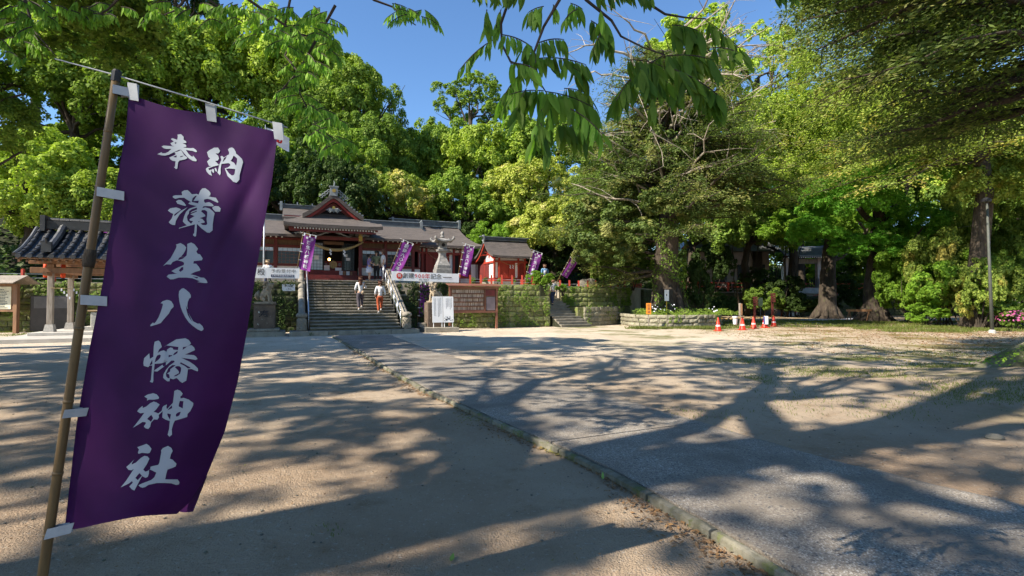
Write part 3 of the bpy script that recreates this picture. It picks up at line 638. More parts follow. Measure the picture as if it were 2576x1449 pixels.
for sg in (-1, 1):
    mb = MB()
    for k in range(3):
        c = Vector((1.42+sg*(1.0+.32*k), 6.92, 5.27+.03*k)); mb.tube([c + Vector((.12*math.cos(a)*(1-a/9), 0, .09*math.sin(a)*(1-a/9))) for a in np.linspace(0, 6.5, 12)], .02, 5)
    mb.build('cloud_carving', M['lantern_stone'], H)
    mb = MB(); s = 1.42+sg*1.62; mb.tube([(s, 7.02, 5.28), (s+sg*.2, 7.0, 5.33), (s+sg*.34, 7.0, 5.28), (s+sg*.42, 7, 5.33)], [.06, .055, .04, .015], 6); mb.build('beam_nose', M['ridge_light'], H)
# roofs -------------------------------------------------------------
cx = 1.42
hp = [(0, 7.42), (.2, 7.32), (.4, 7.14), (.8, 6.78), (1.2, 6.47), (1.6, 6.22), (2.1, 5.95), (2.55, 5.80)]
gp = [(5.3, 5.60), (5.7, 5.73), (6.2, 5.97), (6.6, 6.22), (6.95, 6.5)]
def hh(s): return interp(abs(s-cx), hp) + .05*max(0, (abs(s-cx)-2.0)/.55)**2
def skirt(u, t):
    s = cx-2.55+5.1*u; d = 5.3+1.65*t
    z = min(hh(s), interp(d, gp)); k = max(0, abs(s-cx)/2.55)
    return Vector((s, d-.0*k, z + .07*(k**6)*(1-t)))
MB().grid(skirt, 34, 10, th=(0, 0.02, -.2)).build('skirt_roof', M['roof'], H)
def gab(d0, d1, xw, lift):
    return lambda u, t: Vector((cx+xw*(2*u-1), d0+(d1-d0)*t, hh(cx+xw*(2*u-1))+lift))
MB().grid(gab(6.3, 6.96, 1.62, .07), 24, 2, th=(0, 0, -.25)).build('gable_roof', M['roof'], H)
MB().grid(gab(6.965, 12.0, 2.55, .05), 30, 4, th=(0, 0, -.15)).build('gable_roof', M['roof'], H)
mb = MB(); mb.grid(lambda u, t: Vector((cx+1.55*(2*u-1), 6.42, hh(cx+1.55*(2*u-1))-.19-.17*t)), 20, 1, th=(0, .06, 0)); mb.build('barge_board', M['red'], H)
mb = MB(); mb.prism([(cx-1.5, 6.2), (cx+1.5, 6.2), (cx+.8, 6.62), (cx, 7.15), (cx-.8, 6.62)], 6.85, 6.95); mb.build('gable_wall', M['black'], H)
mb = MB(); mb.prism([(cx-1.25, 6.22), (cx-.95, 6.22), (cx, 6.86), (cx+.95, 6.22), (cx+1.25, 6.22), (cx, 7.06)], 6.7, 6.8); mb.build('gable_truss', M['dark_red'], H)
mb = MB(); mb.lathe([(.0, -.02), (.085, -.02), (.085, .02), (0, .02)], (0, 0, 0), 14); oo = mb.build('gable_crest', M['gold'], None); oo.parent = H; oo.location = Vector((cx, 6.38, 6.72)) - offset_of(H); oo.rotation_euler = (math.pi/2, 0, 0)
mb = MB()
for sg in (-1, 1):
    for k in range(3): mb.tube([(cx+sg*.05, 6.4, 6.64-.05*k), (cx+sg*(.22-.03*k), 6.39, 6.66-.07*k), (cx+sg*(.36-.08*k), 6.39, 6.56-.06*k), (cx+sg*(.42-.12*k), 6.4, 6.6-.07*k)], [.05, .055, .035, .012], 6)
mb.tube([(cx, 6.4, 6.66), (cx, 6.39, 6.45)], [.06, .02], 6); mb.build('gable_pendant', M['ridge_light'], H)
MB().box(cx-.14, cx+.14, 6.5, 12.0, 7.36, 7.62).build('porch_ridge', M['copper'], H); MB().box(cx-.17, cx+.17, 6.48, 12.0, 7.625, 7.67).build('ridge_cap', M['ridge_light'], H)
mb = MB(); mb.box(cx-.2, cx+.2, 6.28, 6.46, 7.38, 7.86).box(cx-.25, cx+.25, 6.26, 6.48, 7.86, 7.93)
for sg in (-1, 1):
    for k in range(4):
        c = Vector((cx+sg*(.26+.13*k), 6.36, 7.62-.115*k)); mb.tube([c + Vector((sg*.11*math.cos(a)*(1-a/8), 0, .11*math.sin(a)*(1-a/8))) for a in np.linspace(0, 6.3, 11)], .028, 5)
mb.tube([(cx, 6.36, 7.9), (cx+.03, 6.36, 8.12), (cx-.02, 6.36, 8.25)], [.04, .03, .01], 6); mb.build('ridge_end_ornament', M['ridge_light'], H)
mb = MB(); mb.lathe([(0, -.02), (.1, -.02), (.1, .02), (0, .02)], (0, 0, 0), 12); oo = mb.build('ridge_crest', M['gold'], None); oo.parent = H; oo.location = Vector((cx, 6.25, 7.66)) - offset_of(H); oo.rotation_euler = (math.pi/2, 0, 0)
# stepped tiles down the right verge of the gable
mb = MB()
for k in range(9):
    x = .3+k*.15; mb.box(cx+x, cx+x+.11, 6.34, 6.6, hh(cx+x)+.05, hh(cx+x)+.14)
mb.build('verge_caps', M['ridge_light'], H, kind='stuff')
# porch eave: fascia, rafters with white ends
MB().box(cx-2.3, cx+2.3, 5.52, 5.62, 5.36, 5.45).build('eave_fascia', M['dark_red'], H)
MB().box(cx-2.2, cx+2.2, 5.5, 5.56, 5.22, 5.3).build('eave_batten', M['dark_red'], H)
def rafters(s0, s1, n, d0, d1, z0, z1, w=.032, h=.04, par=H, endm='plaster'):
    a = MB(); b = MB()
    for i in range(n):
        s = lerp(s0, s1, i/(n-1))
        a.hexa([(s-w, d0, z0-h), (s+w, d0, z0-h), (s+w, d1, z1-h), (s-w, d1, z1-h), (s-w, d0, z0+h), (s+w, d0, z0+h), (s+w, d1, z1+h), (s-w, d1, z1+h)])
        b.box(s-w-.004, s+w+.004, d0-.014, d0-.002, z0-h, z0+h)
    a.build('rafters', M['dark_red'], par, kind='stuff'); b.build('rafter_ends', M[endm], par, kind='stuff')
rafters(cx-2.0, cx+2.1, 28, 5.44, 7.0, 5.37, 5.72)
MB().box(cx-2.3, cx+2.3, 5.6, 9.4, 5.6, 5.64).build('eave_soffit', M['dark_red'], H)
# wing roofs (one long gabled roof behind the porch)
wp = [(8.35, 5.36), (9.2, 5.62), (10.2, 6.0), (11.2, 6.38), (12.0, 6.66)]
def wroof(u, t):
    d = 8.35+7.3*t; q = d if d <= 12 else 24-d
    z = interp(q, wp); k = max(0, 1-(q-8.35)/3.65); s = lerp(-6.9-.25*k, 7.62+.42*k**2, u)
    e = abs(2*u-1)**8; return Vector((s, d, z + .08*e*k))
MB().grid(wroof, 30, 16, th=(0, 0, -.15)).build('wing_roof', M['roof'], H)
MB().box(-6.9, 7.55, 11.86, 12.14, 6.66, 6.96).build('wing_ridge', M['copper'], H)
MB().box(-7.0, 7.6, 11.82, 12.18, 6.965, 7.02).build('ridge_cap', M['ridge_light'], H); MB().box(-6.95, 7.57, 11.83, 12.17, 6.6, 6.655).build('ridge_cap', M['ridge_light'], H)
mb = MB(); mb.box(7.56, 7.74, 11.8, 12.2, 6.58, 7.08).tube([(7.7, 12, 6.6), (7.85, 11.95, 6.5), (7.95, 11.9, 6.35)], [.1, .08, .03], 6).tube([(7.66, 12, 7.0), (7.72, 12, 7.2)], [.1, .05], 6); mb.build('ridge_end_ornament', M['ridge_light'], H)
for a, b, n in ((-6.3, -1.25, 18), (3.9, 6.9, 11)): rafters(a, b, n, 8.58, 9.6, 5.2, 5.42, .035, .035)
MB().box(-6.9, 7.5, 8.62, 9.5, 5.31, 5.35).build('eave_soffit', M['dark_red'], H)
mb = MB(); mb.prism_x([(9.5, 5.3), (14.5, 5.3), (12, 6.55)], 6.94, 7.0); mb.build('gable_wall', M['dark_red'], H)
# taller roof behind
rp = [(10.9, 6.75), (12.2, 7.1), (13.2, 7.5), (14.0, 7.8)]
MB().grid(lambda u, t: Vector((lerp(-1.3, 1.7, u), 10.9+6.2*t, interp(min(10.9+6.2*t, 28-(10.9+6.2*t)), rp))), 8, 12, th=(0, 0, -.15)).build('rear_roof', M['roof'], H)
MB().box(-1.35, 1.7, 13.87, 14.13, 7.78, 8.0).build('rear_ridge', M['copper'], H); MB().box(-1.6, 1.7, 13.83, 14.17, 8.005, 8.05).build('ridge_cap', M['ridge_light'], H)
mb = MB(); mb.box(-1.5, -1.34, 13.8, 14.2, 7.6, 8.2).box(-.45, -.38, 13.9, 14.1, 8.05, 8.22).box(.5, .57, 13.9, 14.1, 8.05, 8.2); mb.build('ridge_end_ornament', M['ridge_light'], H)
mb = MB(); mb.box(-1.2, 1.7, 11.2, 11.3, 6.2, 6.9); mb.build('rear_wall', M['dark_red'], H)
# straw festoon rope
def twisted(parent, name, P, r, strands=3, turns=14, nseg=70, m='rope'):
    mb = MB()
    for k in range(strands):
        pts = []; rr = []
        for i in range(nseg+1):
            t = i/nseg; p = P(t); q = (P(min(1, t+.01))-P(max(0, t-.01))).normalized(); up = Vector((0, 1, 0)); b = q.cross(up).normalized()
            a = 2*math.pi*(turns*t + k/strands); rad = r(t)
            pts.append(p + (up*math.cos(a) + b*math.sin(a))*rad*.55); rr.append(rad*.62)
        mb.tube(pts, rr, 6)
    return mb.build(name, M[m], parent, smooth=True)
rope = thing('straw_rope', 'thick twisted straw rope slung across the main hall porch', 'sacred rope', (cx, 6.85, 4.4), 'F')
twisted(rope, 'twisted_rope', lambda t: Vector((lerp(.05, 3.1, t), 6.83, 4.92 - .52*(1-(2*t-1)**2))), lambda t: .03+.055*math.sin(math.pi*min(1, max(0, t)))**.7)
def shide(parent, x, d, z, h=.3):
    mb = MB(); w = h*.25
    for k in range(4): mb.box(x-w/2 + (w*.45 if k % 2 else -w*.1), x+w/2+(w*.45 if k % 2 else -w*.1), d-.004-.003*k, d+.0-.003*k, z-(k+1)*h/4, z-k*h/4+.01)
    return mb.build('paper_streamer', M['paper'], parent)
shide(rope, 1.28, 6.74, 4.42, .32); shide(rope, 2.02, 6.74, 4.4, .36)
# ------------------------------------------------------------------ second hall to the right
h2 = thing('side_hall', 'red side hall with wide brown roof and white wall panels behind the stone lantern', 'shrine hall', (8.9, 12.3, TZ), 'F')
MB().box(6.9, 11.3, 12.0, 18, 2.3, 3.1).build('stone_base', M['concrete'], h2)
MB().box(6.9, 11.2, 12.3, 17.5, 3.1, 5.2).build('wall', M['red'], h2)
for a, b in ((7.18, 7.66), (9.82, 10.04)): MB().box(a, b, 12.26, 12.295, 3.5, 4.95).build('wall_panel', M['plaster'], h2)
MB().box(10.2, 10.5, 12.25, 12.29, 3.4, 4.8).build('dark_opening', M['black'], h2)
MB().box(8.2, 8.63, 12.24, 12.29, 3.3, 4.75).build('door', M['red'], h2); MB().box(8.65, 9.1, 12.24, 12.29, 3.3, 4.75).build('door', M['red'], h2)
for s in (7.06, 7.8, 8.1, 9.25, 10.12, 10.62): MB().box(s-.07, s+.07, 12.1, 12.26, 3.1, 5.25).build('post', M['red'], h2, bevel=.01)
MB().box(6.95, 11.0, 12.08, 12.2, 4.86, 5.0).build('beam', M['red'], h2); MB().box(7.2, 10.9, 12.22, 12.28, 5.0, 5.25).build('wall_panel', M['plaster'], h2)
mb = MB()
for s in (7.4, 8.5, 9.6, 10.4): mb.tube([(s-.3, 12.12, 5.03), (s-.15, 12.1, 5.17), (s, 12.1, 5.22), (s+.15, 12.1, 5.17), (s+.3, 12.12, 5.03)], [.015, .03, .04, .03, .015], 6)
mb.build('carved_struts', M['lantern_stone'], h2, kind='stuff')
hp2 = [(11.5, 5.46), (12.4, 5.72), (13.6, 6.25), (14.7, 6.85), (15.5, 7.32)]
def h2r(u, t):
    d = 11.5+8*t; q = d if d <= 15.5 else 31-d; k = 1-(q-11.5)/4
    s = lerp(6.4-.3*k, 11.45+.75*k**2, u); return Vector((s, d, interp(q, hp2)+.1*abs(2*u-1)**8*k))
MB().grid(h2r, 24, 18, th=(0, 0, -.17)).build('roof', M['roof'], h2)
MB().box(6.35, 11.4, 15.35, 15.65, 7.36, 7.7).build('ridge', M['copper'], h2); MB().box(6.0, 11.6, 15.3, 15.7, 7.705, 7.77).build('ridge_cap', M['ridge_light'], h2); MB().box(6.3, 11.5, 15.3, 15.7, 7.29, 7.35).build('ridge_cap', M['ridge_light'], h2)
mb = MB(); mb.box(11.42, 11.6, 15.25, 15.75, 7.2, 7.9).box(6.2, 6.34, 15.25, 15.75, 7.2, 7.85); mb.build('ridge_end_ornament', M['ridge_light'], h2)
rafters(7.0, 11.2, 40, 11.72, 12.3, 5.3, 5.4, .026, .03, h2)
MB().box(6.5, 11.5, 11.66, 12.2, 5.36, 5.42).build('eave_soffit', M['dark_red'], h2)
r2 = thing('straw_rope', 'thin straw rope hung over the red doors of the side hall', 'sacred rope', (8.9, 11.95, 4.4), 'F')
twisted(r2, 'twisted_rope', lambda t: Vector((lerp(8.1, 10.0, t), 11.95, 4.98 - .55*(1-(2*t-1)**2))), lambda t: .012+.014*math.sin(math.pi*t), 2, 16, 40)
for x in (8.75, 9.1): mb = MB(); mb.tube([(x, 11.95, 4.46), (x, 11.95, 4.25)], .006, 5).lathe([(.01, 0), (.04, .03), (.035, .08), (.01, .1)], (x, 11.95, 4.16), 8); mb.build('tassel', M['paper'], r2)
# ------------------------------------------------------------------ small red shrine
sh = thing('small_shrine', 'small vermilion shrine with sunlit white end wall above the mossy wall', 'shrine', (13.2, 9.8, TZ), 'F')
MB().box(11.9, 14.6, 8.7, 11.2, 2.4, 2.85).build('stone_base', M['stone'], sh)
MB().box(12.0, 14.5, 8.85, 11.0, 2.85, 3.03).build('floor_beam', M['bright_red'], sh)
MB().box(12.1, 14.4, 9.05, 10.9, 3.03, 4.45).build('wall', M['red'], sh)
MB().box(12.06, 12.095, 9.15, 10.75, 3.1, 4.12).build('end_wall_panel', M['plaster'], sh)
MB().box(12.06, 12.095, 9.2, 10.7, 4.27, 4.5).build('end_wall_panel', M['plaster'], sh)
for a, b in ((12.12, 12.3), (13.62, 13.8)): MB().box(a, b, 9.0, 9.045, 3.1, 4.2).build('wall_panel', M['plaster'], sh)
MB().box(12.1, 14.3, 9.0, 9.04, 4.3, 4.45).build('wall_panel', M['plaster'], sh)
for s, d in ((12.06, 9.0), (12.42, 9.0), (13.85, 9.0), (14.35, 9.0), (12.06, 10.85)): MB().box(s-.06, s+.06, d-.06, d+.06, 3.03, 4.5).build('post', M['bright_red'], sh, bevel=.008)
MB().box(12.5, 13.12, 8.98, 9.03, 3.08, 4.15).build('door', M['bright_red'], sh); MB().box(13.14, 13.6, 8.98, 9.03, 3.08, 4.15).build('door', M['bright_red'], sh)
MB().box(12.0, 14.5, 8.9, 8.99, 4.15, 4.28).build('beam', M['bright_red'], sh); MB().box(11.96, 12.05, 8.95, 10.9, 4.13, 4.26).build('beam', M['bright_red'], sh)
MB().box(12.0, 12.05, 10.0, 12.8, 2.9, 4.2).build('rear_side_wall', M['dark_red'], sh)
sp3 = [(7.8, 4.52), (8.3, 4.62), (8.8, 4.82), (9.3, 5.15), (9.7, 5.5), (9.95, 5.75)]
def s3(u, t):
    d = 7.8+4.3*t; q = d if d <= 9.95 else 19.9-d; k = max(0, 1-(q-7.8)/2.15)
    return Vector((lerp(11.6-.1*k, 14.9+.1*k, u), d, interp(q, sp3) + .06*abs(2*u-1)**6*k))
MB().grid(s3, 16, 22, th=(0, 0, -.13)).build('roof', M['roof'], sh)
for s in (11.66, 14.8):
    def bb(u, t, s=s):
        d = 7.95+4.0*u; q = d if d <= 9.95 else 19.9-d; return Vector((s, d, interp(q, sp3)-.13-.15*t))
    MB().grid(bb, 20, 1, th=(.05, 0, 0)).build('barge_board', M['bright_red'], sh)
mb = MB()
for k in range(5): mb.box(11.7, 12.1, 9.0+k*.42, 9.07+k*.42, 4.62+(.25 if k in (2,) else .1), 4.68+(.25 if k in (2,) else .1))
mb.build('end_rafters', M['bright_red'], sh, kind='stuff')
mb = MB(); mb.prism_x([(9.0, 4.5), (10.9, 4.5), (9.95, 5.5)], 12.07, 12.12); mb.build('gable_wall', M['plaster'], sh)
mb = MB(); mb.box(12.0, 12.06, 9.9, 10.0, 4.5, 5.45).box(12.0, 12.055, 9.3, 10.6, 4.78, 4.87); mb.build('gable_truss', M['bright_red'], sh)
MB().box(11.65, 14.9, 9.83, 10.07, 5.76, 5.98).build('ridge', M['copper'], sh); MB().box(11.35, 15.1, 9.8, 10.1, 5.985, 6.03).build('ridge_cap', M['ridge_light'], sh)
mb = MB(); mb.box(11.56, 11.66, 9.78, 10.12, 5.7, 6.12).tube([(11.6, 9.95, 5.72), (11.58, 9.8, 5.5)], [.07, .03], 6); mb.build('ridge_end_ornament', M['ridge_light'], sh)
rafters(12.0, 14.8, 26, 8.05, 9.0, 4.42, 4.62, .025, .028, sh); MB().box(11.8, 14.8, 8.0, 9.0, 4.5, 4.53).build('eave_soffit', M['dark_red'], sh)
r3 = thing('straw_rope', 'thin straw rope with two paper streamers on the small vermilion shrine', 'sacred rope', (13.1, 8.85, 4.1), 'F')
twisted(r3, 'twisted_rope', lambda t: Vector((lerp(12.35, 14.3, t), 8.82, 4.33 - .35*(1-(2*t-1)**2))), lambda t: .01+.012*math.sin(math.pi*t), 2, 16, 40)
shide(r3, 13.15, 8.78, 3.98, .26); shide(r3, 13.35, 8.78, 3.98, .26)
# annex wall between the halls
an = thing('annex', 'dark low passage between the side hall and the small shrine', 'building', (11.2, 11.8, TZ), 'F')
MB().box(11.0, 12.8, 12.4, 14.5, 2.4, 4.5).build('wall', M['dark_red'], an)
for a in (11.5, 11.95): MB().box(a, a+.36, 12.34, 12.39, 3.1, 4.2).build('wall_panel', M['plaster'], an)
MB().grid(lambda u, t: Vector((lerp(10.9, 13.0, u), 12.0+3*t, 4.6+.35*math.sin(t*math.pi))), 6, 8, th=(0, 0, -.1)).build('roof', M['roof'], an)
# ------------------------------------------------------------------ tiny shrine
ty = thing('tiny_shrine', 'tiny red wayside shrine half hidden under trees behind the terrace railing', 'shrine', (18.4, 13.0, TZ), 'F')
MB().box(17.9, 19.2, 12.8, 14.0, 2.4, 3.35).build('wall', M['dark_red'], ty); MB().box(18.0, 18.16, 12.7, 12.8, 3.0, 3.75).build('post', M['bright_red'], ty); MB().box(19.1, 19.25, 12.7, 12.8, 3.0, 3.75).build('post', M['red'], ty)
MB().box(18.2, 19.1, 12.76, 12.8, 3.35, 3.75).build('door', M['dark_red'], ty); MB().box(18.3, 18.9, 12.72, 12.76, 3.5, 3.58).build('wall_panel', M['plaster'], ty)
MB().grid(lambda u, t: Vector((lerp(17.5, 19.8, u), 12.2+2.4*t, 3.85+.45*math.sin(t*math.pi)**.8)), 8, 10, th=(0, 0, -.09)).build('roof', M['copper'], ty)
rafters(17.8, 19.6, 16, 12.4, 13, 3.82, 3.9, .02, .022, ty)
# ------------------------------------------------------------------ handwashing pavilion
pv = thing('handwashing_pavilion', 'tiled handwashing pavilion on timber posts left of the near banner', 'pavilion', (-7.9, 3.3, 0), 'F')
MB().grid(lambda u, t: Vector((lerp(-10.6, -5.0, u), -.55+6.2*t, .14+.006*mnoise.noise(Vector((u*9, t*9, 0))))), 14, 12, th=(0, 0, -.2)).build('lower_plinth', M['concrete'], pv)
MB().box(-10.1, -5.4, 1.7, 5.2, .14, .26).build('upper_plinth', M['concrete'], pv, bevel=.015)
PP = [(-9.6, 2.3), (-9.6, 4.35), (-6.2, 2.3), (-6.2, 4.35)]
for s, d in PP:
    mb = MB(); mb.lathe([(.24, .26), (.17, .56)], (s, d, 0), 4, roll=math.pi/4); mb.build('post_base', M['granite'], pv)
    MB().box(s-.09, s+.09, d-.09, d+.09, .56, 2.62).build('post', M['wood_grey'], pv, bevel=.012)
for d in (2.3, 4.35):
    MB().box(-10.25, -5.6, d-.07, d+.07, 2.62, 2.84).build('beam', M['wood_orange'], pv, bevel=.01)
    MB().box(-10.3, -5.5, d-.06, d+.06, 2.98, 3.12).build('purlin', M['wood_orange'], pv, bevel=.01)
for s in (-9.6, -6.2): MB().box(s-.07, s+.07, 1.7, 4.9, 2.5, 2.64).build('cross_beam', M['wood_orange'], pv, bevel=.01)
for s in (-9.6, -8.5, -7.3, -6.2): MB().box(s-.12, s+.12, 2.2, 2.4, 2.84, 2.98).build('bracket', M['wood_orange'], pv, bevel=.01)
tp = [(1.4, 3.2), (2.1, 3.52), (2.8, 4.0), (3.35, 4.5)]
def tz(d): return interp(d if d <= 3.35 else 6.7-d, tp)
mb = MB(); mb.grid(lambda u, t: Vector((lerp(-10.4, -5.2, u), 1.45+3.8*t, tz(1.45+3.8*t)-.06)), 2, 16, th=(0, 0, -.05)); mb.build('roof_deck', M['wood_orange'], pv)
mb = MB()
for i in range(22): s = -10.3+i*.24; mb.hexa([(s-.03, 1.44, 2.99), (s+.03, 1.44, 2.99), (s+.03, 3.3, 3.95), (s-.03, 3.3, 3.95), (s-.03, 1.44, 3.07), (s+.03, 1.44, 3.07), (s+.03, 3.3, 4.03), (s-.03, 3.3, 4.03)])
mb.build('rafters', M['wood_orange'], pv, kind='stuff')
# tiles, one by one: cover rolls and the pans between them
roll = MB()
roll.grid(lambda u, t: Vector(((.088-.022*t)*math.cos(math.pi*(1-u)), t*.33, (.088-.022*t)*math.sin(math.pi*(1-u)) + .014*(1-t))), 6, 1); roll.add([(-.088, 0, 0)] + [(.088*math.cos(math.pi*(1-u/6)), 0, .088*math.sin(math.pi*(1-u/6))+.014) for u in range(1, 6)] + [(.088, 0, 0)], [tuple(range(7))]); ROLL = roll.mesh('roll_tile')
pan = MB(); pan.grid(lambda u, t: Vector((-.14+.28*u, t*.33, .012*(1-t)-.03*math.sin(math.pi*u)+.01)), 4, 1, th=(0, 0, -.018)); PAN = pan.mesh('pan_tile')
eaves = MB(); eaves.lathe([(.09, -.02), (.09, .02)], (0, 0, 0), 12); EAV = eaves.mesh('eave_end_tile')
ncol = 16; 
for side in (0, 1):
    L_ = 1.95; nrow = 7
    for c in range(ncol):
        s = -10.3 + c*.335
        for r in range(nrow):
            d0 = 1.4 + r*.28; 
            if d0 > 3.25: continue
            d1 = min(3.3, d0+.3); z0, z1 = tz(d0), tz(d1); sl = math.atan2(z1-z0, d1-d0); ln = math.hypot(z1-z0, d1-d0)/.33
            dd = d0 if side == 0 else 6.7-d0; yaw = 0 if side == 0 else math.pi
            if side == 1 and s > -8: continue
            inst('roll_tile', ROLL, (s, dd, z0+.03), (sl, 0, yaw), (1, ln, 1), pv, M['tile'])
            inst('pan_tile', PAN, (s+.1675, dd, z0), (sl, 0, yaw), (1, ln, 1), pv, M['tile'])
        if side == 0: inst('eave_end_tile', EAV, (s, 1.385, 3.235), (math.pi/2, 0, 0), (1, 1, 1), pv, M['tile'])
for s in (-9.55,):
    mb = MB(); pts = [Vector((s, d, tz(d)+.17)) for d in np.linspace(1.75, 3.3, 9)]; mb.tube(pts, [.13+.012*(i % 2) for i in range(9)], 8); mb.build('descending_ridge', M['tile'], pv)
    mb = MB(); mb.box(s-.16, s+.16, 1.62, 1.76, 3.42, 3.82).tube([(s, 1.66, 3.8), (s, 1.55, 3.98)], [.06, .02], 6); mb.build('demon_tile', M['tile'], pv)
for s0 in (-10.42, ): mb = MB(); mb.tube([Vector((s0, d, tz(d)+.07)) for d in np.linspace(1.42, 3.3, 9)], .085, 8); mb.build('verge_roll', M['tile'], pv)
mb = MB(); mb.box(-10.1, -5.2, 3.2, 3.5, 4.5, 4.84); mb.build('ridge', M['tile'], pv)
for i in range(14): mb = MB(); s = -10.05+i*.35; mb.tube([(s, 3.35, 4.88), (s+.335, 3.35, 4.88)], .1, 8); mb.build('ridge_tile', M['tile'], pv)
mb = MB(); mb.box(-10.28, -10.12, 3.1, 3.6, 4.4, 5.05).build('demon_tile', M['tile'], pv)
mb = MB(); n = 36; mb.tube([(lerp(-9.6, -6.2, i/n), 2.2, 2.02-.05*math.sin(math.pi*i/n)) for i in range(n+1)], .012, 5); mb.build('straw_cord', M['rope'], pv)
for s in (-9.25, -8.85):
    mb = MB(); 
    for k in range(4): mb.box(s+.09*k, s+.09*k+.05, 2.18, 2.19, 1.9-.11*k, 2.0-.11*k)
    mb.build('paper_streamer', M['paper'], pv)
wb = thing('wash_basin', 'grey stone wash basin with bamboo rail inside the pavilion', 'basin', (-7.9, 3.3, .26), 'F')
MB().box(-8.75, -7.0, 2.9, 3.75, .26, .42).build('plinth', M['granite'], wb, bevel=.01)
MB().box(-8.5, -7.2, 3.0, 3.65, .42, 1.02).build('basin', M['granite'], wb, bevel=.02)
MB().box(-8.42, -7.28, 3.08, 3.57, 1.022, 1.03).build('water', M['glass'], wb)
mb = MB(); mb.tube([(-8.6, 3.0, 1.08), (-7.1, 3.0, 1.08)], .035, 8).tube([(-8.6, 3.6, 1.08), (-7.1, 3.6, 1.08)], .035, 8); mb.build('bamboo_rail', M['bamboo'], wb, smooth=True)
for i, (s, lab) in enumerate(((-9.86, 'red paper lantern outside the left post of the pavilion'), (-9.3, 'red paper lantern just inside the left post of the pavilion'))):
    t = thing('paper_lantern', lab, 'lantern', (s, 2.55, 2.45), 'F', group='red lanterns under the pavilion beam')
    mb = MB(); mb.lathe([(.05, 2.44), (.075, 2.46), (.085, 2.6), (.085, 2.85), (.075, 2.99), (.05, 3.0)], (s, 2.55, 0), 14); mb.build('shade', M['lacquer'], t, smooth=True)
    mb = MB(); mb.lathe([(.055, 3.0), (.055, 3.04)], (s, 2.55, 0), 10).lathe([(.055, 2.4), (.055, 2.44)], (s, 2.55, 0), 10).tube([(s, 2.55, 3.04), (s, 2.55, 3.16)], .008, 4); mb.build('cap', M['ink'], t)
sl = thing('dark_slab', 'tall polished dark stone slab against the mossy wall behind the pavilion', 'monument', (-11.4, 7.6, 0), 'F')
MB().box(-12.15, -10.5, 7.55, 7.8, .05, 1.75).build('slab', M['stele'], sl, bevel=.02); MB().box(-12.25, -10.4, 7.5, 7.9, 0, .05).build('base', M['stele'], sl)
mb = MB(); mb.box(-12.0, -10.7, 7.53, 7.545, 1.15, 1.7); mb.build('inset_panel', mat('polished_grey_panel', (.13, .12, .125), rough=.2, spec=.6), sl)
# notice board on the far left
nb = thing('notice_board', 'roofed wooden notice board with pale printed sheet at the left edge', 'notice board', (-23.6, 24, 0), 'W')
for x in (-24.9, -23.0): MB().box(x-.09, x+.09, 23.92, 24.08, 0, 2.3).build('post', M['wood_orange'], nb, bevel=.01)
MB().box(-24.8, -23.1, 23.96, 24.04, 1.0, 2.3).build('frame_board', M['wood_orange'], nb)
MB().box(-24.7, -23.2, 23.93, 23.955, 1.12, 2.16).build('printed_sheet', mat('yellowed_sheet', (.72, .68, .5), rough=.8), nb)
mb = MB(); rr_ = random.Random(3)
for k in range(13):
    z = 2.02-k*.07; x = -24.6
    if k == 0: x = -23.9
    while x < -23.32-rr_.random()*.2: w_ = rr_.uniform(.03, .09); mb.box(x, x+w_, 23.922, 23.928, z-.014, z+.014); x += w_+.02
mb.build('printed_lines', M['ink'], nb, kind='stuff')
for k in range(5): MB().hexa([(-25.3, 23.35+k*.14, 2.3+k*.07), (-22.55, 23.35+k*.14, 2.3+k*.07), (-22.55, 23.51+k*.14, 2.38+k*.07), (-25.3, 23.51+k*.14, 2.38+k*.07), (-25.3, 23.35+k*.14, 2.34+k*.07), (-22.55, 23.35+k*.14, 2.34+k*.07), (-22.55, 23.51+k*.14, 2.41+k*.07), (-25.3, 23.51+k*.14, 2.41+k*.07)]).build('roof_board', M['wood_grey'], nb)
MB().hexa([(-25.3, 24.04, 2.64), (-22.55, 24.04, 2.64), (-22.55, 24.7, 2.28), (-25.3, 24.7, 2.28), (-25.3, 24.04, 2.68), (-22.55, 24.04, 2.68), (-22.55, 24.7, 2.32), (-25.3, 24.7, 2.32)]).build('roof_board', M['wood_grey'], nb)
# ------------------------------------------------------------------ skin bodies (people, lion-dogs)
def skinned(name, pts, edges, rads, m, parent=None, sub=1, root=0, smooth=True):
    me = bpy.data.meshes.new(name); off = offset_of(parent)
    me.from_pydata([Vector(p)-off for p in pts], edges, []); o = bpy.data.objects.new(name, me); S.collection.objects.link(o)
    md = o.modifiers.new('s', 'SKIN'); md.use_smooth_shade = smooth
    for i, v in enumerate(me.skin_vertices[0].data):
        r = rads[i]; v.radius = (r, r) if not hasattr(r, '__len__') else r; v.use_root = (i == root)
    if sub: sm = o.modifiers.new('b', 'SUBSURF'); sm.levels = sub; sm.render_levels = sub
    dg = bpy.context.evaluated_depsgraph_get(); nm = bpy.data.meshes.new_from_object(o.evaluated_get(dg)); bpy.data.objects.remove(o)
    nm.name = name; nm.materials.clear(); nm.materials.append(m); ob = put(name, nm, parent); return ob
def chainify(chains):
    """chains: list of [(point, radius)...]; shared points merge"""
    pts = []; rad = []; ed = []; key = {}
    for ch in chains:
        last = None
        for p, r in ch:
            k = tuple(round(c, 4) for c in p)
            if k not in key: key[k] = len(pts); pts.append(Vector(p)); rad.append(r)
            i = key[k]
            if last is not None and last != i: ed.append((last, i))
            last = i
    return pts, ed, rad
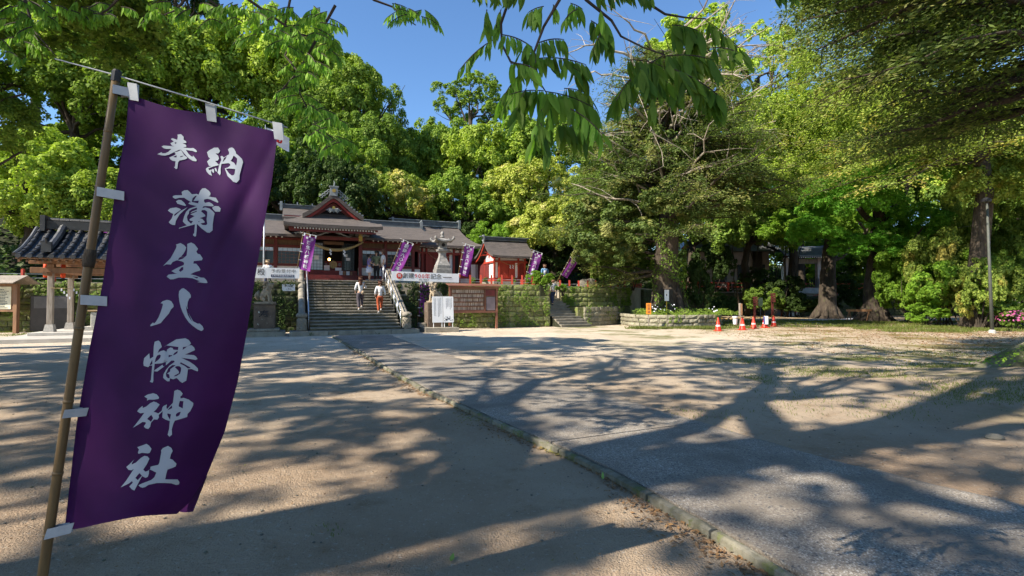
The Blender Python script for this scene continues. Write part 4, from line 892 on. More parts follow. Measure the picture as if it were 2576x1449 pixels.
def lion_dog(pos, yaw, lab, sgn, open_mouth):
    t = thing('lion_dog_statue', lab, 'statue', pos, 'F', rz=yaw)
    # faces +x ; sits. local coordinates, z from the statue base
    P = Vector
    body = [[(P((-.16, 0, .2)), .15), (P((-.06, 0, .36)), .17), (P((.08, 0, .52)), .15), (P((.14, 0, .68)), .12), (P((.17, 0, .8)), .13)],
            [(P((.17, 0, .8)), .13), (P((.27, 0, .78)), .085), (P((.34, 0, .75)), .06)]]
    for sy in (-1, 1):
        body.append([(P((.08, 0, .52)), .15), (P((.17, sy*.1, .42)), .07), (P((.2, sy*.11, .22)), .05), (P((.21, sy*.11, .07)), .055), (P((.28, sy*.11, .05)), .05)])
        body.append([(P((-.16, 0, .2)), .15), (P((-.08, sy*.13, .2)), .11), (P((.04, sy*.15, .16)), .07), (P((0, sy*.15, .06)), .05), (P((.12, sy*.15, .05)), .045)])
    p, e, r = chainify(body); skinned('body', p, e, r, M['komainu'], t, 1)
    mb = MB(); rr = random.Random(4)
    for k in range(34):
        a = rr.uniform(0, 2*math.pi); h = rr.uniform(.5, .92); q = .13+.03*rr.random()
        c = P((.1 + q*math.cos(a)*(.8 if math.cos(a) > 0 else 1), q*math.sin(a), h))
        if math.cos(a) > .55 and h > .68: continue
        mb.lathe([(.005, -.045), (.042, -.02), (.05, .01), (.03, .04), (.005, .05)], c, 7)
    mb.build('mane_curls', M['komainu'], t, smooth=True)
    mb = MB(); mb.tube([(-.26, 0, .14), (-.33, 0, .26), (-.31, 0, .42), (-.26, 0, .54)], [.07, .11, .095, .03], 9)
    for k in (-1, 1): mb.tube([(-.29, k*.06, .2), (-.36, k*.1, .34), (-.33, k*.08, .46)], [.05, .06, .02], 7)
    mb.build('tail', M['komainu'], t, smooth=True)
    mb = MB()
    for sy in (-1, 1): mb.lathe([(.002, -.02), (.024, 0), (.002, .02)], (.27, sy*.06, .83), 6).tube([(.1, sy*.11, .9), (.04, sy*.16, .88), (.0, sy*.15, .8)], [.03, .04, .012], 6)
    mb.tube([(.3, 0, .83), (.37, 0, .8)], [.035, .045], 7); mb.tube([(.24, 0, .68 if open_mouth else .71), (.34, 0, .67 if open_mouth else .7)], [.06, .045], 8); mb.build('face', M['komainu'], t, smooth=True)
    MB().box(-.36, .38, -.22, .22, -.02, .06).build('plinth_slab', M['komainu'], t, bevel=.01)
    return t
KL = thing('statue_pedestal', 'tall dark inscribed pedestal left of the stairs carrying a stone lion-dog', 'pedestal', (-1.75, .5, 0), 'F', group='lion-dog pedestals')
mb = MB(); mb.grid(lambda u, t: Vector((lerp(-2.55, -.93, u), lerp(-.15, 1.4, t), .2+.01*mnoise.noise(Vector((u*5, t*5, 2))))), 6, 5, th=(0, 0, -.24)); mb.build('foot_slab', M['step'], KL)
MB().box(-2.35, -1.15, .05, 1.05, .2, .33).build('base_slab', M['stone'], KL, bevel=.02)
MB().box(-2.15, -1.33, .16, .92, .33, 1.33).build('block', M['pedestal'], KL, bevel=.02)
MB().box(-2.2, -1.28, .12, .96, 1.33, 1.38).build('cap_slab', M['pedestal'], KL, bevel=.01)
text_obj('inscription', '奉', M['ink'], KL, (-1.76, .157, .88), .42, bold=.01)
lion_dog((-1.74, .54, 1.40), -.35, 'seated stone lion-dog on the dark pedestal left of the main stairs', 1, False)
KR = thing('statue_pedestal', 'stone pedestal right of the stairs partly hidden by white text panels', 'pedestal', (5.9, .9, 0), 'F', group='lion-dog pedestals')
mb = MB(); mb.grid(lambda u, t: Vector((lerp(5.1, 6.75, u), lerp(-.1, 1.6, t), .22+.01*mnoise.noise(Vector((u*5, t*5, 7))))), 6, 5, th=(0, 0, -.26)); mb.build('foot_slab', M['step'], KR)
MB().box(5.05, 5.4, .9, 1.4, .22, .42).build('base_slab', M['stone'], KR, bevel=.02)
MB().box(5.42, 6.3, .75, 1.5, .22, 1.42).build('block', M['pedestal'], KR, bevel=.02)
lion_dog((5.86, 1.1, 1.44), math.pi+.5, 'stone lion-dog with curly mane above the white text panels', -1, True)
# white text panels leaning in front
for i, (s0, s1, lab) in enumerate(((5.6, 6.12, 'white text panel on short legs, left one of the pair before the lion-dog'), (6.14, 6.66, 'white text panel with small picture at the bottom, beside its twin'))):
    t = thing('text_panel', lab, 'sign', ((s0+s1)/2, .55, .22), 'F', group='white text panels by the stairs')
    OFFY = .55
    mb = MB(); mb.hexa([(s0, .5, .45), (s1, .5, .45), (s1, .53, .45), (s0, .53, .45), (s0, .62, 1.72), (s1, .62, 1.72), (s1, .65, 1.72), (s0, .65, 1.72)]); mb.build('panel', M['white'], t)
    for x in (s0+.05, s1-.05): mb = MB(); mb.tube([(x, .5, .2), (x, .66, 1.7)], .016, 6); mb.build('leg', M['white'], t)
    mb = MB(); rr_ = random.Random(i+2)
    for k in range(6 if i == 0 else 5):
        x = s1-.1-k*.065; z = 1.62 if k else 1.66; zl = .72 if i == 0 else 1.0
        if i == 0 and k == 3: continue
        while z > zl + rr_.random()*.25:
            h = rr_.uniform(.02, .05); y_ = .5+(z-.45)*.0945-.006; mb.box(x-.007, x+.007, y_, y_+.003, z-h, z); z -= h+.012
    mb.build('printed_columns', M['ink'], t, kind='stuff')
    if i == 1:
        mb = MB()
        for k in range(26): x = rr_.uniform(s0+.04, s1-.06); z = rr_.uniform(.5, .74); y_ = .5+(z-.45)*.0945-.006; mb.box(x, x+.03, y_, y_+.003, z, z+rr_.uniform(.02, .05))
        mb.build('printed_picture', M['ink'], t, kind='stuff')
# small white plate on the dark wall
t = thing('wall_plate', 'small white notice plate fixed to the dark wall left of the stairs', 'sign', (-.85, 3.0, 2.1), 'F')
MB().box(-1.12, -.55, 2.92, 2.95, 1.98, 2.3).build('plate', M['paper'], t); text_obj('lettering', '参拝道', M['ink'], t, (-.83, 2.915, 2.2), .13); text_obj('lettering', 'こちら', M['ink'], t, (-.83, 2.915, 2.07), .09)
# long white banners on the terrace edge
def long_board(lab, s0, s1, d, z0, z1, tilt):
    t = thing('banner_board', lab, 'banner board', ((s0+s1)/2, d, z0), 'F')
    MB().hexa([(s0, d, z0), (s1, d, z0-tilt), (s1, d+.04, z0-tilt), (s0, d+.04, z0), (s0, d, z1), (s1, d, z1-tilt), (s1, d+.04, z1-tilt), (s0, d+.04, z1)]).build('board', M['white'], t)
    for x in (s0+.2, s1-.2): mb = MB(); mb.tube([(x, d+.06, TZ), (x, d+.06, z1-.05)], .02, 6); mb.build('stake', M['pole_steel'], t)
    return t
t = long_board('long white banner board reading 900th anniversary right of the stairs', 4.02, 7.62, 2.75, 2.56, 3.03, .07); D_ = 2.74
mb = MB(); mb.lathe([(.001, 0), (.16, 0), (.16, .006), (.001, .006)], (0, 0, 0), 22); o = mb.build('seal_rim', M['seal_gold']); o.parent = t; o.location = Vector((4.42, 2.748, 2.79))-offset_of(t); o.rotation_euler = (math.pi/2, 0, 0)
mb = MB(); mb.lathe([(.001, 0), (.15, 0), (.15, .006), (.001, .006)], (0, 0, 0), 22); o = mb.build('seal', M['seal']); o.parent = t; o.location = Vector((4.41, 2.74, 2.8))-offset_of(t); o.rotation_euler = (math.pi/2, 0, 0)
RY = (math.pi/2, .0, 0)
text_obj('lettering', '祝', M['white'], t, (4.41, 2.728, 2.8), .2)
for ch, x, mm in (('創', 4.74, 'ink'), ('建', 5.03, 'ink'), ('9', 5.27, 'ink_red'), ('0', 5.46, 'ink_red'), ('0', 5.65, 'ink_red'), ('年', 5.88, 'ink_red'), ('記', 6.2, 'ink'), ('念', 6.5, 'ink')):
    text_obj('lettering', ch, M[mm], t, (x, D_, 2.815-.02*(x-4)), .3, RY, bold=.008)
text_obj('lettering', '蒲生八幡神社', M['ink'], t, (5.7, D_, 2.6), .09, RY); MB().box(6.72, 7.2, 2.735, 2.738, 2.74, 2.78).build('printed_bar', M['ink'], t)
t = long_board('long white banner board with reservation notice left of the stairs', -4.2, -.36, 2.75, 2.57, 3.06, .0)
text_obj('lettering', '殿', M['ink'], t, (-2.02, D_, 2.83), .34, RY, bold=.005)
for k, ch in enumerate('予約受付中'): text_obj('lettering', ch, M['ink'], t, (-1.5+k*.22, D_, 2.9), .2, RY)
MB().box(-1.6, -.6, 2.742, 2.747, 2.63, 2.75).build('dark_strip', M['navy'], t); text_obj('lettering', '令和7年初夏完成予定', M['white'], t, (-1.1, 2.736, 2.69), .1, RY)
# stone lantern
SLN = thing('stone_lantern', 'tall grey stone lantern with upturned roof behind the long banner board', 'stone lantern', (7.0, 3.9, TZ), 'F')
def sqp(mb, prof, c, n=4, roll=math.pi/4):
    mb.lathe([(r*1.414, z) for r, z in prof], c, n, roll=roll); return mb
c = (7.0, 3.9, 0)
sqp(MB(), [(.72, TZ), (.72, 2.98), (.5, 2.98)], c).build('foot_step', M['lantern_stone'], SLN)
sqp(MB(), [(.42, 2.98), (.42, 3.25), (.38, 3.27), (.38, 3.38)], c).build('plinth', M['lantern_stone'], SLN)
sqp(MB(), [(.35, 3.38), (.36, 3.46), (.3, 3.6), (.22, 3.8), (.17, 4.0), (.17, 4.14), (.21, 4.2)], c).build('shaft', M['lantern_stone'], SLN)
sqp(MB(), [(.2, 4.2), (.28, 4.26), (.29, 4.36), (.22, 4.4)], c).build('platform', M['lantern_stone'], SLN)
sqp(MB(), [(.2, 4.4), (.21, 4.78)], c).build('light_box', M['lantern_stone'], SLN)
mb = MB(); mb.lathe([(.001, 0), (.1, 0), (.1, .01), (.001, .01)], (0, 0, 0), 16); o = mb.build('crest_opening', M['black']); o.parent = SLN; o.location = Vector((7.0, 3.69, 4.6))-offset_of(SLN); o.rotation_euler = (math.pi/2, 0, 0)
def lroof(u, t):
    x = 2*u-1; y = 2*t-1; q = max(abs(x), abs(y)); k = (abs(x)*abs(y))**1.6
    return Vector((7.0+x*.5, 3.9+y*.5, 4.84+.2*(1-q)**1.3+.11*k))
MB().grid(lroof, 12, 12, th=(0, 0, -.08)).build('roof', M['lantern_stone'], SLN)
for sx in (-1, 1):
    for sy in (-1, 1): mb = MB(); mb.tube([(7+sx*.42, 3.9+sy*.42, 4.86), (7+sx*.5, 3.9+sy*.5, 4.93), (7+sx*.52, 3.9+sy*.52, 5.02), (7+sx*.47, 3.9+sy*.47, 5.05)], [.06, .075, .06, .025], 7); mb.build('roof_curl', M['lantern_stone'], SLN, smooth=True)
mb = MB(); mb.lathe([(.12, 5.03), (.13, 5.08), (.06, 5.14), (.1, 5.2), (.11, 5.27), (.06, 5.34), (.01, 5.4)], c, 12); mb.build('jewel_finial', M['lantern_stone'], SLN, smooth=True)
# donor board: brown roofed rack with rows of small wooden plaques
db = thing('plaque_board', 'large brown roofed rack with rows of small wooden name plaques', 'plaque board', (8.3, 2.35, 0), 'F')
for s in (6.98, 9.6): MB().box(s-.06, s+.06, 2.2, 2.32, 0, 2.2).build('post', M['brown_board'], db, bevel=.008)
MB().hexa([(6.85, 2.0, 2.27), (9.78, 2.0, 2.27), (9.78, 2.62, 2.4), (6.85, 2.62, 2.4), (6.85, 2.0, 2.31), (9.78, 2.0, 2.31), (9.78, 2.62, 2.44), (6.85, 2.62, 2.44)]).build('roof_board', M['brown_board'], db)
MB().box(6.9, 9.7, 2.18, 2.24, 2.16, 2.26).build('top_beam', M['brown_board'], db); MB().box(7.04, 9.54, 2.17, 2.3, .86, .96).build('bottom_beam', M['brown_board'], db)
MB().box(7.04, 9.54, 2.28, 2.31, .96, 2.16).build('back_panel', M['wood'], db)
MB().box(8.88, 8.94, 2.19, 2.28, .96, 2.16).build('divider', M['brown_board'], db)
MB().box(8.97, 9.5, 2.22, 2.26, 1.78, 2.1).build('text_board', M['dark_red'], db); MB().box(9.0, 9.5, 2.21, 2.27, 1.0, 1.72).build('text_board', mat('faded_grey_board', (.3, .24, .25), rough=.8), db)
pm = [mat('plaque_wood', (.62, .5, .38), (.45, .34, .26), scale=12, rough=.85, rnd=.3), mat('plaque_dark', (.38, .27, .2), rough=.85, rnd=.3)]
PLQ = MB().box(-.5, .5, 0, .012, 0, 1).mesh('plaque')
for r in range(5):
    z = 1.02+r*.225; MB().box(7.06, 8.88, 2.2, 2.27, z-.045, z-.01).build('rack_bar', M['brown_board'], db)
    x = 7.1
    while x < 8.86:
        w_ = .034; q = rd.random()
        if q > .06: inst('plaque', PLQ, (x, 2.25+rd.uniform(-.006, .006), z), (0, rd.uniform(-.04, .04), 0), (w_-.006, 1, rd.uniform(.15, .175)), db, pm[1 if q < .35 else 0])
        x += w_+.002
# flagpole with flag
fp = thing('flagpole', 'slim grey flagpole flying the white flag with a red disc', 'flagpole', (-2.35, 8.2, TZ), 'F')
sF, zF = FD(663, 700, 8.2)
mb = MB(); mb.tube([(sF, 8.2, TZ), (sF, 8.2, 4.0), (sF, 8.2, 6.2)], [.05, .045, .035], 10); mb.build('pole', M['pole_steel'], fp, smooth=True)
mb = MB(); mb.tube([(sF, 8.2, 6.2), (sF, 8.2, 11.5)], [.035, .02], 8); mb.build('upper_pole', M['pole_steel'], fp)
mb = MB(); mb.grid(lambda u, t: Vector((sF+.05+1.2*u, 8.2+.08*math.sin(u*7+t*2), 11.35-.8*t-.4*u+.05*math.sin(u*5))), 12, 6, th=(0, .004, 0)); mb.build('flag', M['paper'], fp)
mb = MB(); n = 20; ctr = (.5, .5)
for yo in (-.012,):
    vs = [Vector((sF+.05+1.2*.5, 8.2+.08*math.sin(.5*7+1)+yo, 11.35-.4-.2+.05*math.sin(2.5)))] + [Vector((sF+.05+1.2*(.5+.2*math.cos(a)), 8.2+.08*math.sin((.5+.2*math.cos(a))*7+2*(.5+.3*math.sin(a)))+yo, 11.35-.8*(.5+.3*math.sin(a))-.4*(.5+.2*math.cos(a))+.05*math.sin(5*(.5+.2*math.cos(a))))) for a in np.linspace(0, 2*math.pi, n, endpoint=False)]
    mb.add(vs, [(0, i, i % n+1) for i in range(1, n+1)])
mb.build('red_disc', M['seal'], fp)
# ------------------------------------------------------------------ red railing along the terrace edge
def fence(lab, pts, z, h, step, name='red_railing', rails=(.85, .45), sq=.055, m='bright_red', wire=False):
    t = thing(name, lab, 'railing', (pts[0].x, pts[0].y, z), 'W')
    tot = []; 
    for a, b in zip(pts, pts[1:]):
        L_ = (b-a).length; n = max(1, round(L_/step))
        for i in range(n): tot.append(a.lerp(b, i/n))
    tot.append(pts[-1])
    me = MB(); me.box(-sq, sq, -sq, sq, 0, 1); me.lathe([(sq*1.2, 1), (sq*1.25, 1.02), (.01, 1.06)], (0, 0, 0), 8); pm_ = me.mesh('post')
    for p in tot: inst('post', pm_, (p.x, p.y, z), (0, 0, rd.uniform(-.1, .1)), (1, 1, h*rd.uniform(.95, 1.05)), t, M[m])
    for a, b in zip(tot, tot[1:]):
        for r in rails:
            mb = MB(); mb.tube([(a.x, a.y, z+h*r), (b.x, b.y, z+h*r)], .012 if wire else .022, 5); mb.build('rail', M['pole_steel' if wire else m], t)
    return t
fence('railing of red posts with thin wires above the left mossy wall', [F(-16.5, 8.7), F(-5.6, 8.7)], TZ, .62, 1.15, wire=True, rails=(.62, .3))
fence('railing of red posts along the terrace edge before the small vermilion shrine', [F(7.9, 3.6), F(12.9, 3.35)], TZ, .5, .62, wire=True, rails=(.55, .25))
fence('low red railing at the head of the narrow stairs', [F(13.0, 4.0), F(13.0, 6.6), F(14.6, 8.2)], TZ, .42, .6, rails=(.8, .4))
fence('railing of red posts along the terrace edge right of the narrow stairs', [F(15.0, 5.0), F(16.9, 4.75), Vector((8.4, 36.3, 0)), Vector((9.7, 38.9, 0))], TZ-.15, .5, .72, wire=True, rails=(.55, .25))
# rocks behind it
for i, (u, Y, sx, sz, lab) in enumerate(((1395, 35.8, .75, .38, 'smooth pale boulder behind the railing by the narrow stairs'), (1478, 36.5, .8, .62, 'larger pointed boulder behind the railing near the great tree'), (1180, 37.5, .4, .2, 'small stone among weeds on the terrace'))):
    p = at(u, 716, Y); mb = MB(); n = 10; bm = bmesh.new(); bmesh.ops.create_icosphere(bm, subdivisions=3, radius=1)
    for v in bm.verts: v.co *= 1+.22*mnoise.noise(v.co*1.3+Vector((i*5, 0, 0)))
    me = bpy.data.meshes.new('boulder'); bm.to_mesh(me); bm.free(); me.polygons.foreach_set('use_smooth', [True]*len(me.polygons))
    o = put('boulder', me, None, M['rock']); o.location = (p.x, Y, TZ+.02); o.scale = (sx, .5, sz); tag(o, lab, 'boulder')
# ------------------------------------------------------------------ banners on poles (nobori)
def nobori(lab, base, top, yaw, words, bend=0., seed=0, cloth_w=.58, cloth_h=1.78, gap=.06, group='purple banners on poles in front of the halls', flip=0.):
    """base, top: world ends of the pole; yaw: direction (about z) in which the crossbar runs"""
    base, top = Vector(base), Vector(top)
    t = thing('banner', lab, 'banner', base, 'W', group=group)
    mb = MB(); mb.tube([base, base.lerp(top, .5)+Vector((0, 0, 0)), top], [.022, .02, .014], 8); mb.build('pole', M['bamboo'], t, smooth=True)
    ax = (top-base).normalized(); cr = Vector((math.cos(yaw), math.sin(yaw), 0)); cr = (cr - ax*cr.dot(ax)*.75).normalized()
    cr = (cr + Vector((0, 0, -.12))).normalized(); nrm = cr.cross(ax).normalized()
    if nrm.y > 0: nrm = -nrm
    tp_ = top - ax*.05
    mb = MB(); mb.tube([tp_-cr*.14, tp_+cr*(cloth_w+.1)], .009, 6); mb.build('crossbar', M['white'], t)
    def pos(a, b, lift=0.):
        w = .05*math.sin(b*4.2+a*3+seed)*(a**.7) + .03*math.sin(a*9+b*2.2+seed*2)*b
        sw = -.1*b*b*a*bend
        return tp_ + cr*(gap+a*cloth_w+sw) - ax*(.07+b*cloth_h + .03*math.sin(math.pi*a)*(1-b)) + nrm*(w+lift+flip*(a*b)**2*.3)
    mb = MB(); mb.grid(lambda a, b: pos(a, b), 14, 36); o = mb.build('cloth', M['purple'], t, smooth=True)
    for k in range(3):
        p = pos(k/2*.94+.03, 0); mb = MB(); q = Vector((0, 0, 0)); mb.hexa([p-cr*.03-ax*.05+nrm*.006, p+cr*.03-ax*.05+nrm*.006, p+cr*.03-ax*.05-nrm*.006, p-cr*.03-ax*.05-nrm*.006, p-cr*.03+ax*.09+nrm*.006, p+cr*.03+ax*.09+nrm*.006, p+cr*.03+ax*.09-nrm*.006, p-cr*.03+ax*.09-nrm*.006]); mb.build('tab', M['white'], t)
    for k in range(5):
        b = .03+.235*k; p = pos(0, b); q = tp_ - ax*(.07+b*cloth_h) - cr*.02
        mb = MB(); hexa = []
        for w_ in (-.02, .02):
            hexa += [q+nrm*.02+ax*w_, p+cr*.05+nrm*.008+ax*w_, p+cr*.05-nrm*.004+ax*w_, q-nrm*.02+ax*w_]
        mb.hexa(hexa); mb.build('tab', M['white'], t)
    for ch, a, b, size in words:
        c = bpy.data.curves.new('lettering', 'FONT'); c.body = ch; c.size = size; c.offset = .006*size/.3; c.align_x = 'CENTER'; c.align_y = 'CENTER'; c.resolution_u = 1
        ob = bpy.data.objects.new('x', c); S.collection.objects.link(ob); dg = bpy.context.evaluated_depsgraph_get(); me = bpy.data.meshes.new_from_object(ob.evaluated_get(dg)); bpy.data.objects.remove(ob)
        for v in me.vertices:
            aa = a + v.co.x/cloth_w; b2 = b - v.co.y/cloth_h; v.co = pos(aa, b2, .012) - offset_of(t)
        me.materials.clear(); me.materials.append(M['paper']); me.name = 'lettering'; put('lettering', me, t)
    return t
HK = [('奉', .3, .07, .14), ('納', .7, .085, .14)] + [(c, .5, .2+.138*k, .215) for k, c in enumerate('蒲生八幡神社')]
H9 = [(c, .5, .1+.15*k, .24) for k, c in enumerate('創建九〇〇年')] + [('蒲生八幡', .5, .93, .07)]
def nb2(lab, top, bot, Y, yaw, words, **k):
    """top, bottom pixel of the cloth's pole edge at depth Y -> world pole, foot on the ground below"""
    a = at(*top, Y); b = at(*bot, Y); d = (b-a).normalized(); z0 = k.pop('foot', TZ); b2 = a + d*((a.z-z0)/-d.z) if d.z < 0 else b
    return nobori(lab, b2, a, yaw, words, **k)
nb2('purple banner on the left handrail side at the stair head', (763, 583), (747, 680), 26.2, .28, HK, seed=1, flip=.5)
nb2('purple anniversary banner leaning between the stair head and the side hall', (1013, 600), (980, 682), 28.2, .25, H9, seed=2, bend=.6)
nb2('purple banner right of the stone lantern', (1168, 610), (1153, 690), 30.2, .3, HK, seed=3, bend=.4)
nb2('purple banner right of the small vermilion shrine', (1341, 627), (1321, 702), 31.6, .3, HK, seed=4, bend=.3)
nb2('pinkish purple banner leaning furthest over beside the tiny shrine', (1446, 627), (1406, 700), 33.6, .3, HK, seed=5, bend=1.4)
nb2('purple banner half hidden by leaves left of the great tree', (1537, 655), (1533, 720), 36.0, .3, H9, seed=6)
nb2('purple banner standing at ground level behind the right lion-dog', (1056, 706), (1051, 798), 27.3, .35, [], seed=7, foot=.2, cloth_w=.5)
nb2('purple banner rising behind the tiled pavilion roof', (236, 553), (233, 620), 28.0, .3, [], seed=8, foot=TZ)
# ------------------------------------------------------------------ cones, rope, posts, small signs
def cone_meshes():
    a = MB(); a.lathe([(.17, .03), (.16, .05), (.03, .68), (.02, .7)], n=16); b = MB(); b.box(-.19, .19, -.19, .19, 0, .035)
    c = [MB().lathe([(r0+.004, z0), (r1+.004, z1)], n=16) for r0, z0, r1, z1 in ((.118, .24, .1, .32), (.083, .4, .065, .48), (.049, .55, .035, .61))]
    return a.mesh('body', smooth=True), b.mesh('foot', bevel=.01), [x.mesh('white_band') for x in c]
CB, CF, CW = cone_meshes()
cones = []
labs = ['orange cone nearest the low planter wall, first of the roped row', 'orange cone beside the pale post carrying a pot', 'orange cone in the middle of the roped row', 'orange cone with a white and blue notice wrapped round it', 'orange cone at the far right end of the roped row']
for (u, v), lb in zip(((1806.8, 832.7), (1868, 830.3), (1896, 826.7), (1924, 824.6), (1946.7, 821.6)), labs):
    p = gr(u, v); t = thing('traffic_cone', lb, 'traffic cone', (p.x, p.y, 0), 'W', group='orange cones roped off by the planter'); cones.append(p)
    sc = .98
    for nm, me, mm in (('body', CB, 'cone'), ('foot', CF, 'cone')) + tuple(('white_band', w_, 'white') for w_ in CW): inst(nm, me, (p.x, p.y, 0), (0, 0, rd.uniform(0, 1)), (sc,)*3, t, M[mm])
p = cones[3]; t = thing('cone_notice', 'white and blue notice sheet hung on the fourth cone', 'notice', (p.x, p.y, .3), 'W')
mb = MB(); mb.box(p.x-.14, p.x+.1, p.y-.2, p.y-.17, .2, .66); mb.build('sheet', M['paper'], t); mb = MB(); mb.box(p.x-.15, p.x-.11, p.y-.215, p.y-.16, .22, .64); mb.build('blue_edge', mat('blue_strip', (.05, .08, .4), rnd=0), t)
rp_ = thing('barrier_rope', 'yellow and black striped rope strung along the tops of the cones', 'rope', (cones[0].x, cones[0].y, .66), 'W')
ya = MB(); bl = MB()
for a, b in zip(cones, cones[1:]):
    n = max(6, int((b-a).length/.16))
    for i in range(n):
        f = lambda t: Vector((lerp(a.x, b.x, t), lerp(a.y, b.y, t)-.03, .67-.09*4*t*(1-t)))
        (ya if i % 2 else bl).tube([f(i/n), f((i+1)/n)], .018, 5)
ya.build('yellow_stripes', M['yellow'], rp_, kind='stuff'); bl.build('black_stripes', M['ink'], rp_, kind='stuff')
p = gr(1862, 829); t = thing('wooden_post', 'pale wooden post with narrow yellow plate behind the second cone', 'post', (p.x, p.y, 0), 'W')
mb = MB(); mb.box(p.x-.05, p.x+.05, p.y-.05, p.y+.05, 0, 1.38); mb.build('shaft', M['wood_grey'], t, bevel=.01); mb = MB(); mb.box(p.x+.01, p.x+.1, p.y-.07, p.y-.055, .75, 1.36); mb.build('plate', M['wood_orange'], t)
t = thing('white_pot', 'white pot hanging on the pale wooden post', 'pot', (p.x-.3, p.y, .3), 'W')
mb = MB(); mb.lathe([(.07, .25), (.1, .3), (.13, .68), (.14, .7)], (p.x-.28, p.y-.05, 0), 14); mb.build('bucket', M['white'], t, smooth=True); mb = MB(); mb.tube([(p.x-.4, p.y-.05, .68), (p.x-.2, p.y-.05, .76), (p.x-.04, p.y-.05, .72)], .012, 5); mb.build('handle', M['iron'], t)
p = gr(1632, 826.7); t = thing('orange_sign', 'narrow orange sign board on a stake before the planter wall', 'sign', (p.x, p.y, 0), 'W')
mb = MB(); mb.box(p.x-.13, p.x+.13, p.y-.02, p.y+.01, .78, 1.38); mb.build('board', mat('orange_board', (.78, .26, .03), rnd=0), t); mb = MB(); mb.box(p.x-.025, p.x+.025, p.y+.012, p.y+.05, 0, 1.3); mb.build('stake', M['wood_grey'], t)
for k, ch in enumerate('駐車場'): text_obj('lettering', ch, M['brown_board'], t, (p.x, p.y-.026, 1.25-k*.18), .16, (math.pi/2, 0, 0))
X, Y_, Z_ = at(1677, 787, 30.4); t = thing('white_sign', 'small white sign on a yellow stake before the great trunk', 'sign', (X, Y_, .69), 'W')
mb = MB(); mb.box(X-.02, X+.02, Y_-.02, Y_+.02, .6, 1.55); mb.build('stake', M['yellow'], t); mb = MB(); mb.box(X-.13, X+.13, Y_-.05, Y_-.025, 1.5, 2.15); mb.build('board', M['white'], t); mb = MB(); mb.box(X-.03, X+.02, Y_-.056, Y_-.052, 1.8, 1.9); mb.build('printed_mark', M['ink'], t)
for u, v, lb, hh_ in ((1899, 793, 'shorter red signpost with square board in the tree shade', 2.0), (1943.5, 794, 'taller red signpost with slatted board behind the last cone', 2.3)):
    p = Vector((at(u, v, 44.)[0], 44., 0)); t = thing('red_signpost', lb, 'signpost', (p.x, p.y, 0), 'W', group='red signposts in the tree shade')
    mb = MB(); mb.box(p.x-.07, p.x+.07, p.y-.07, p.y+.07, 0, hh_-.5); mb.build('post', M['deep_red'], t); 
    for k in range(4): mb = MB(); mb.box(p.x-.2, p.x+.2, p.y-.14, p.y-.1, hh_-.9+k*.2, hh_-.74+k*.2); mb.build('board', M['deep_red'], t)
p = Vector((at(1913.5, 790, 40.)[0], 40., 0)); t = thing('yellow_sign', 'small yellowish sign on a thin stake between the red signposts', 'sign', (p.x, p.y, 0), 'W')
mb = MB(); mb.box(p.x-.02, p.x+.02, p.y, p.y+.03, 0, 1.7); mb.build('stake', M['wood_grey'], t); mb = MB(); mb.box(p.x-.16, p.x+.16, p.y-.03, p.y-.01, 1.1, 1.75); mb.build('board', mat('faded_yellow', (.45, .45, .25), rnd=0), t)
# lamp post, right
p = gr(2496, 838); q = at(2483, 512, p.y); t = thing('lamp_post', 'tall slim grey-green lamp post before the right-hand shrubs', 'lamp post', (p.x, p.y, 0), 'W')
mb = MB(); mb.tube([(p.x, p.y, 0), (lerp(p.x, q.x, .5), p.y, q.z*.5), (q.x, p.y, q.z)], [.075, .06, .045], 10); mb.build('pole', mat('grey_green_pole', (.07, .08, .065), (.1, .1, .085), scale=3, rough=.6), t, smooth=True)
mb = MB(); mb.tube([(q.x, p.y, q.z), (q.x-.15, p.y-.15, q.z+.18), (q.x-.4, p.y-.4, q.z+.15)], .035, 7); mb.build('arm', M['iron'], t); mb = MB(); mb.lathe([(.05, .1), (.2, .0), (.18, -.1), (.02, -.14)], (q.x-.42, p.y-.42, q.z+.1), 12); mb.build('lamp_head', M['iron'], t)
mb = MB(); mb.lathe([(.14, 0), (.13, .12), (.08, .16)], (p.x, p.y, 0), 12); mb.build('foot', M['concrete'], t)
# overhead wire
a, b = at(2180, 585, 45), at(2460, 565, 30); t = thing('overhead_wire', 'thin overhead wire crossing before the right-hand trees', 'wire', tuple(a), 'W')
mb = MB(); mb.tube([a.lerp(b, i/12) - Vector((0, 0, .25*4*(i/12)*(1-i/12))) for i in range(13)], .012, 4); mb.build('cable', M['bark_pale'], t)
# small barrier
p = gr(2185, 800); p = Vector((24.5, 36.5, 0)); t = thing('wooden_barrier', 'small brown wooden trestle barrier beside the drive', 'barrier', tuple(p), 'W')
for x in (-.7, .7): mb = MB(); mb.tube([(p.x+x-.2, p.y, 0), (p.x+x, p.y, .85)], .035, 6).tube([(p.x+x+.2, p.y+.1, 0), (p.x+x, p.y, .85)], .035, 6); mb.build('leg', M['wood_orange'], t)
mb = MB(); mb.box(p.x-.9, p.x+.9, p.y-.04, p.y+.04, .75, .9); mb.build('bar', M['wood_orange'], t)
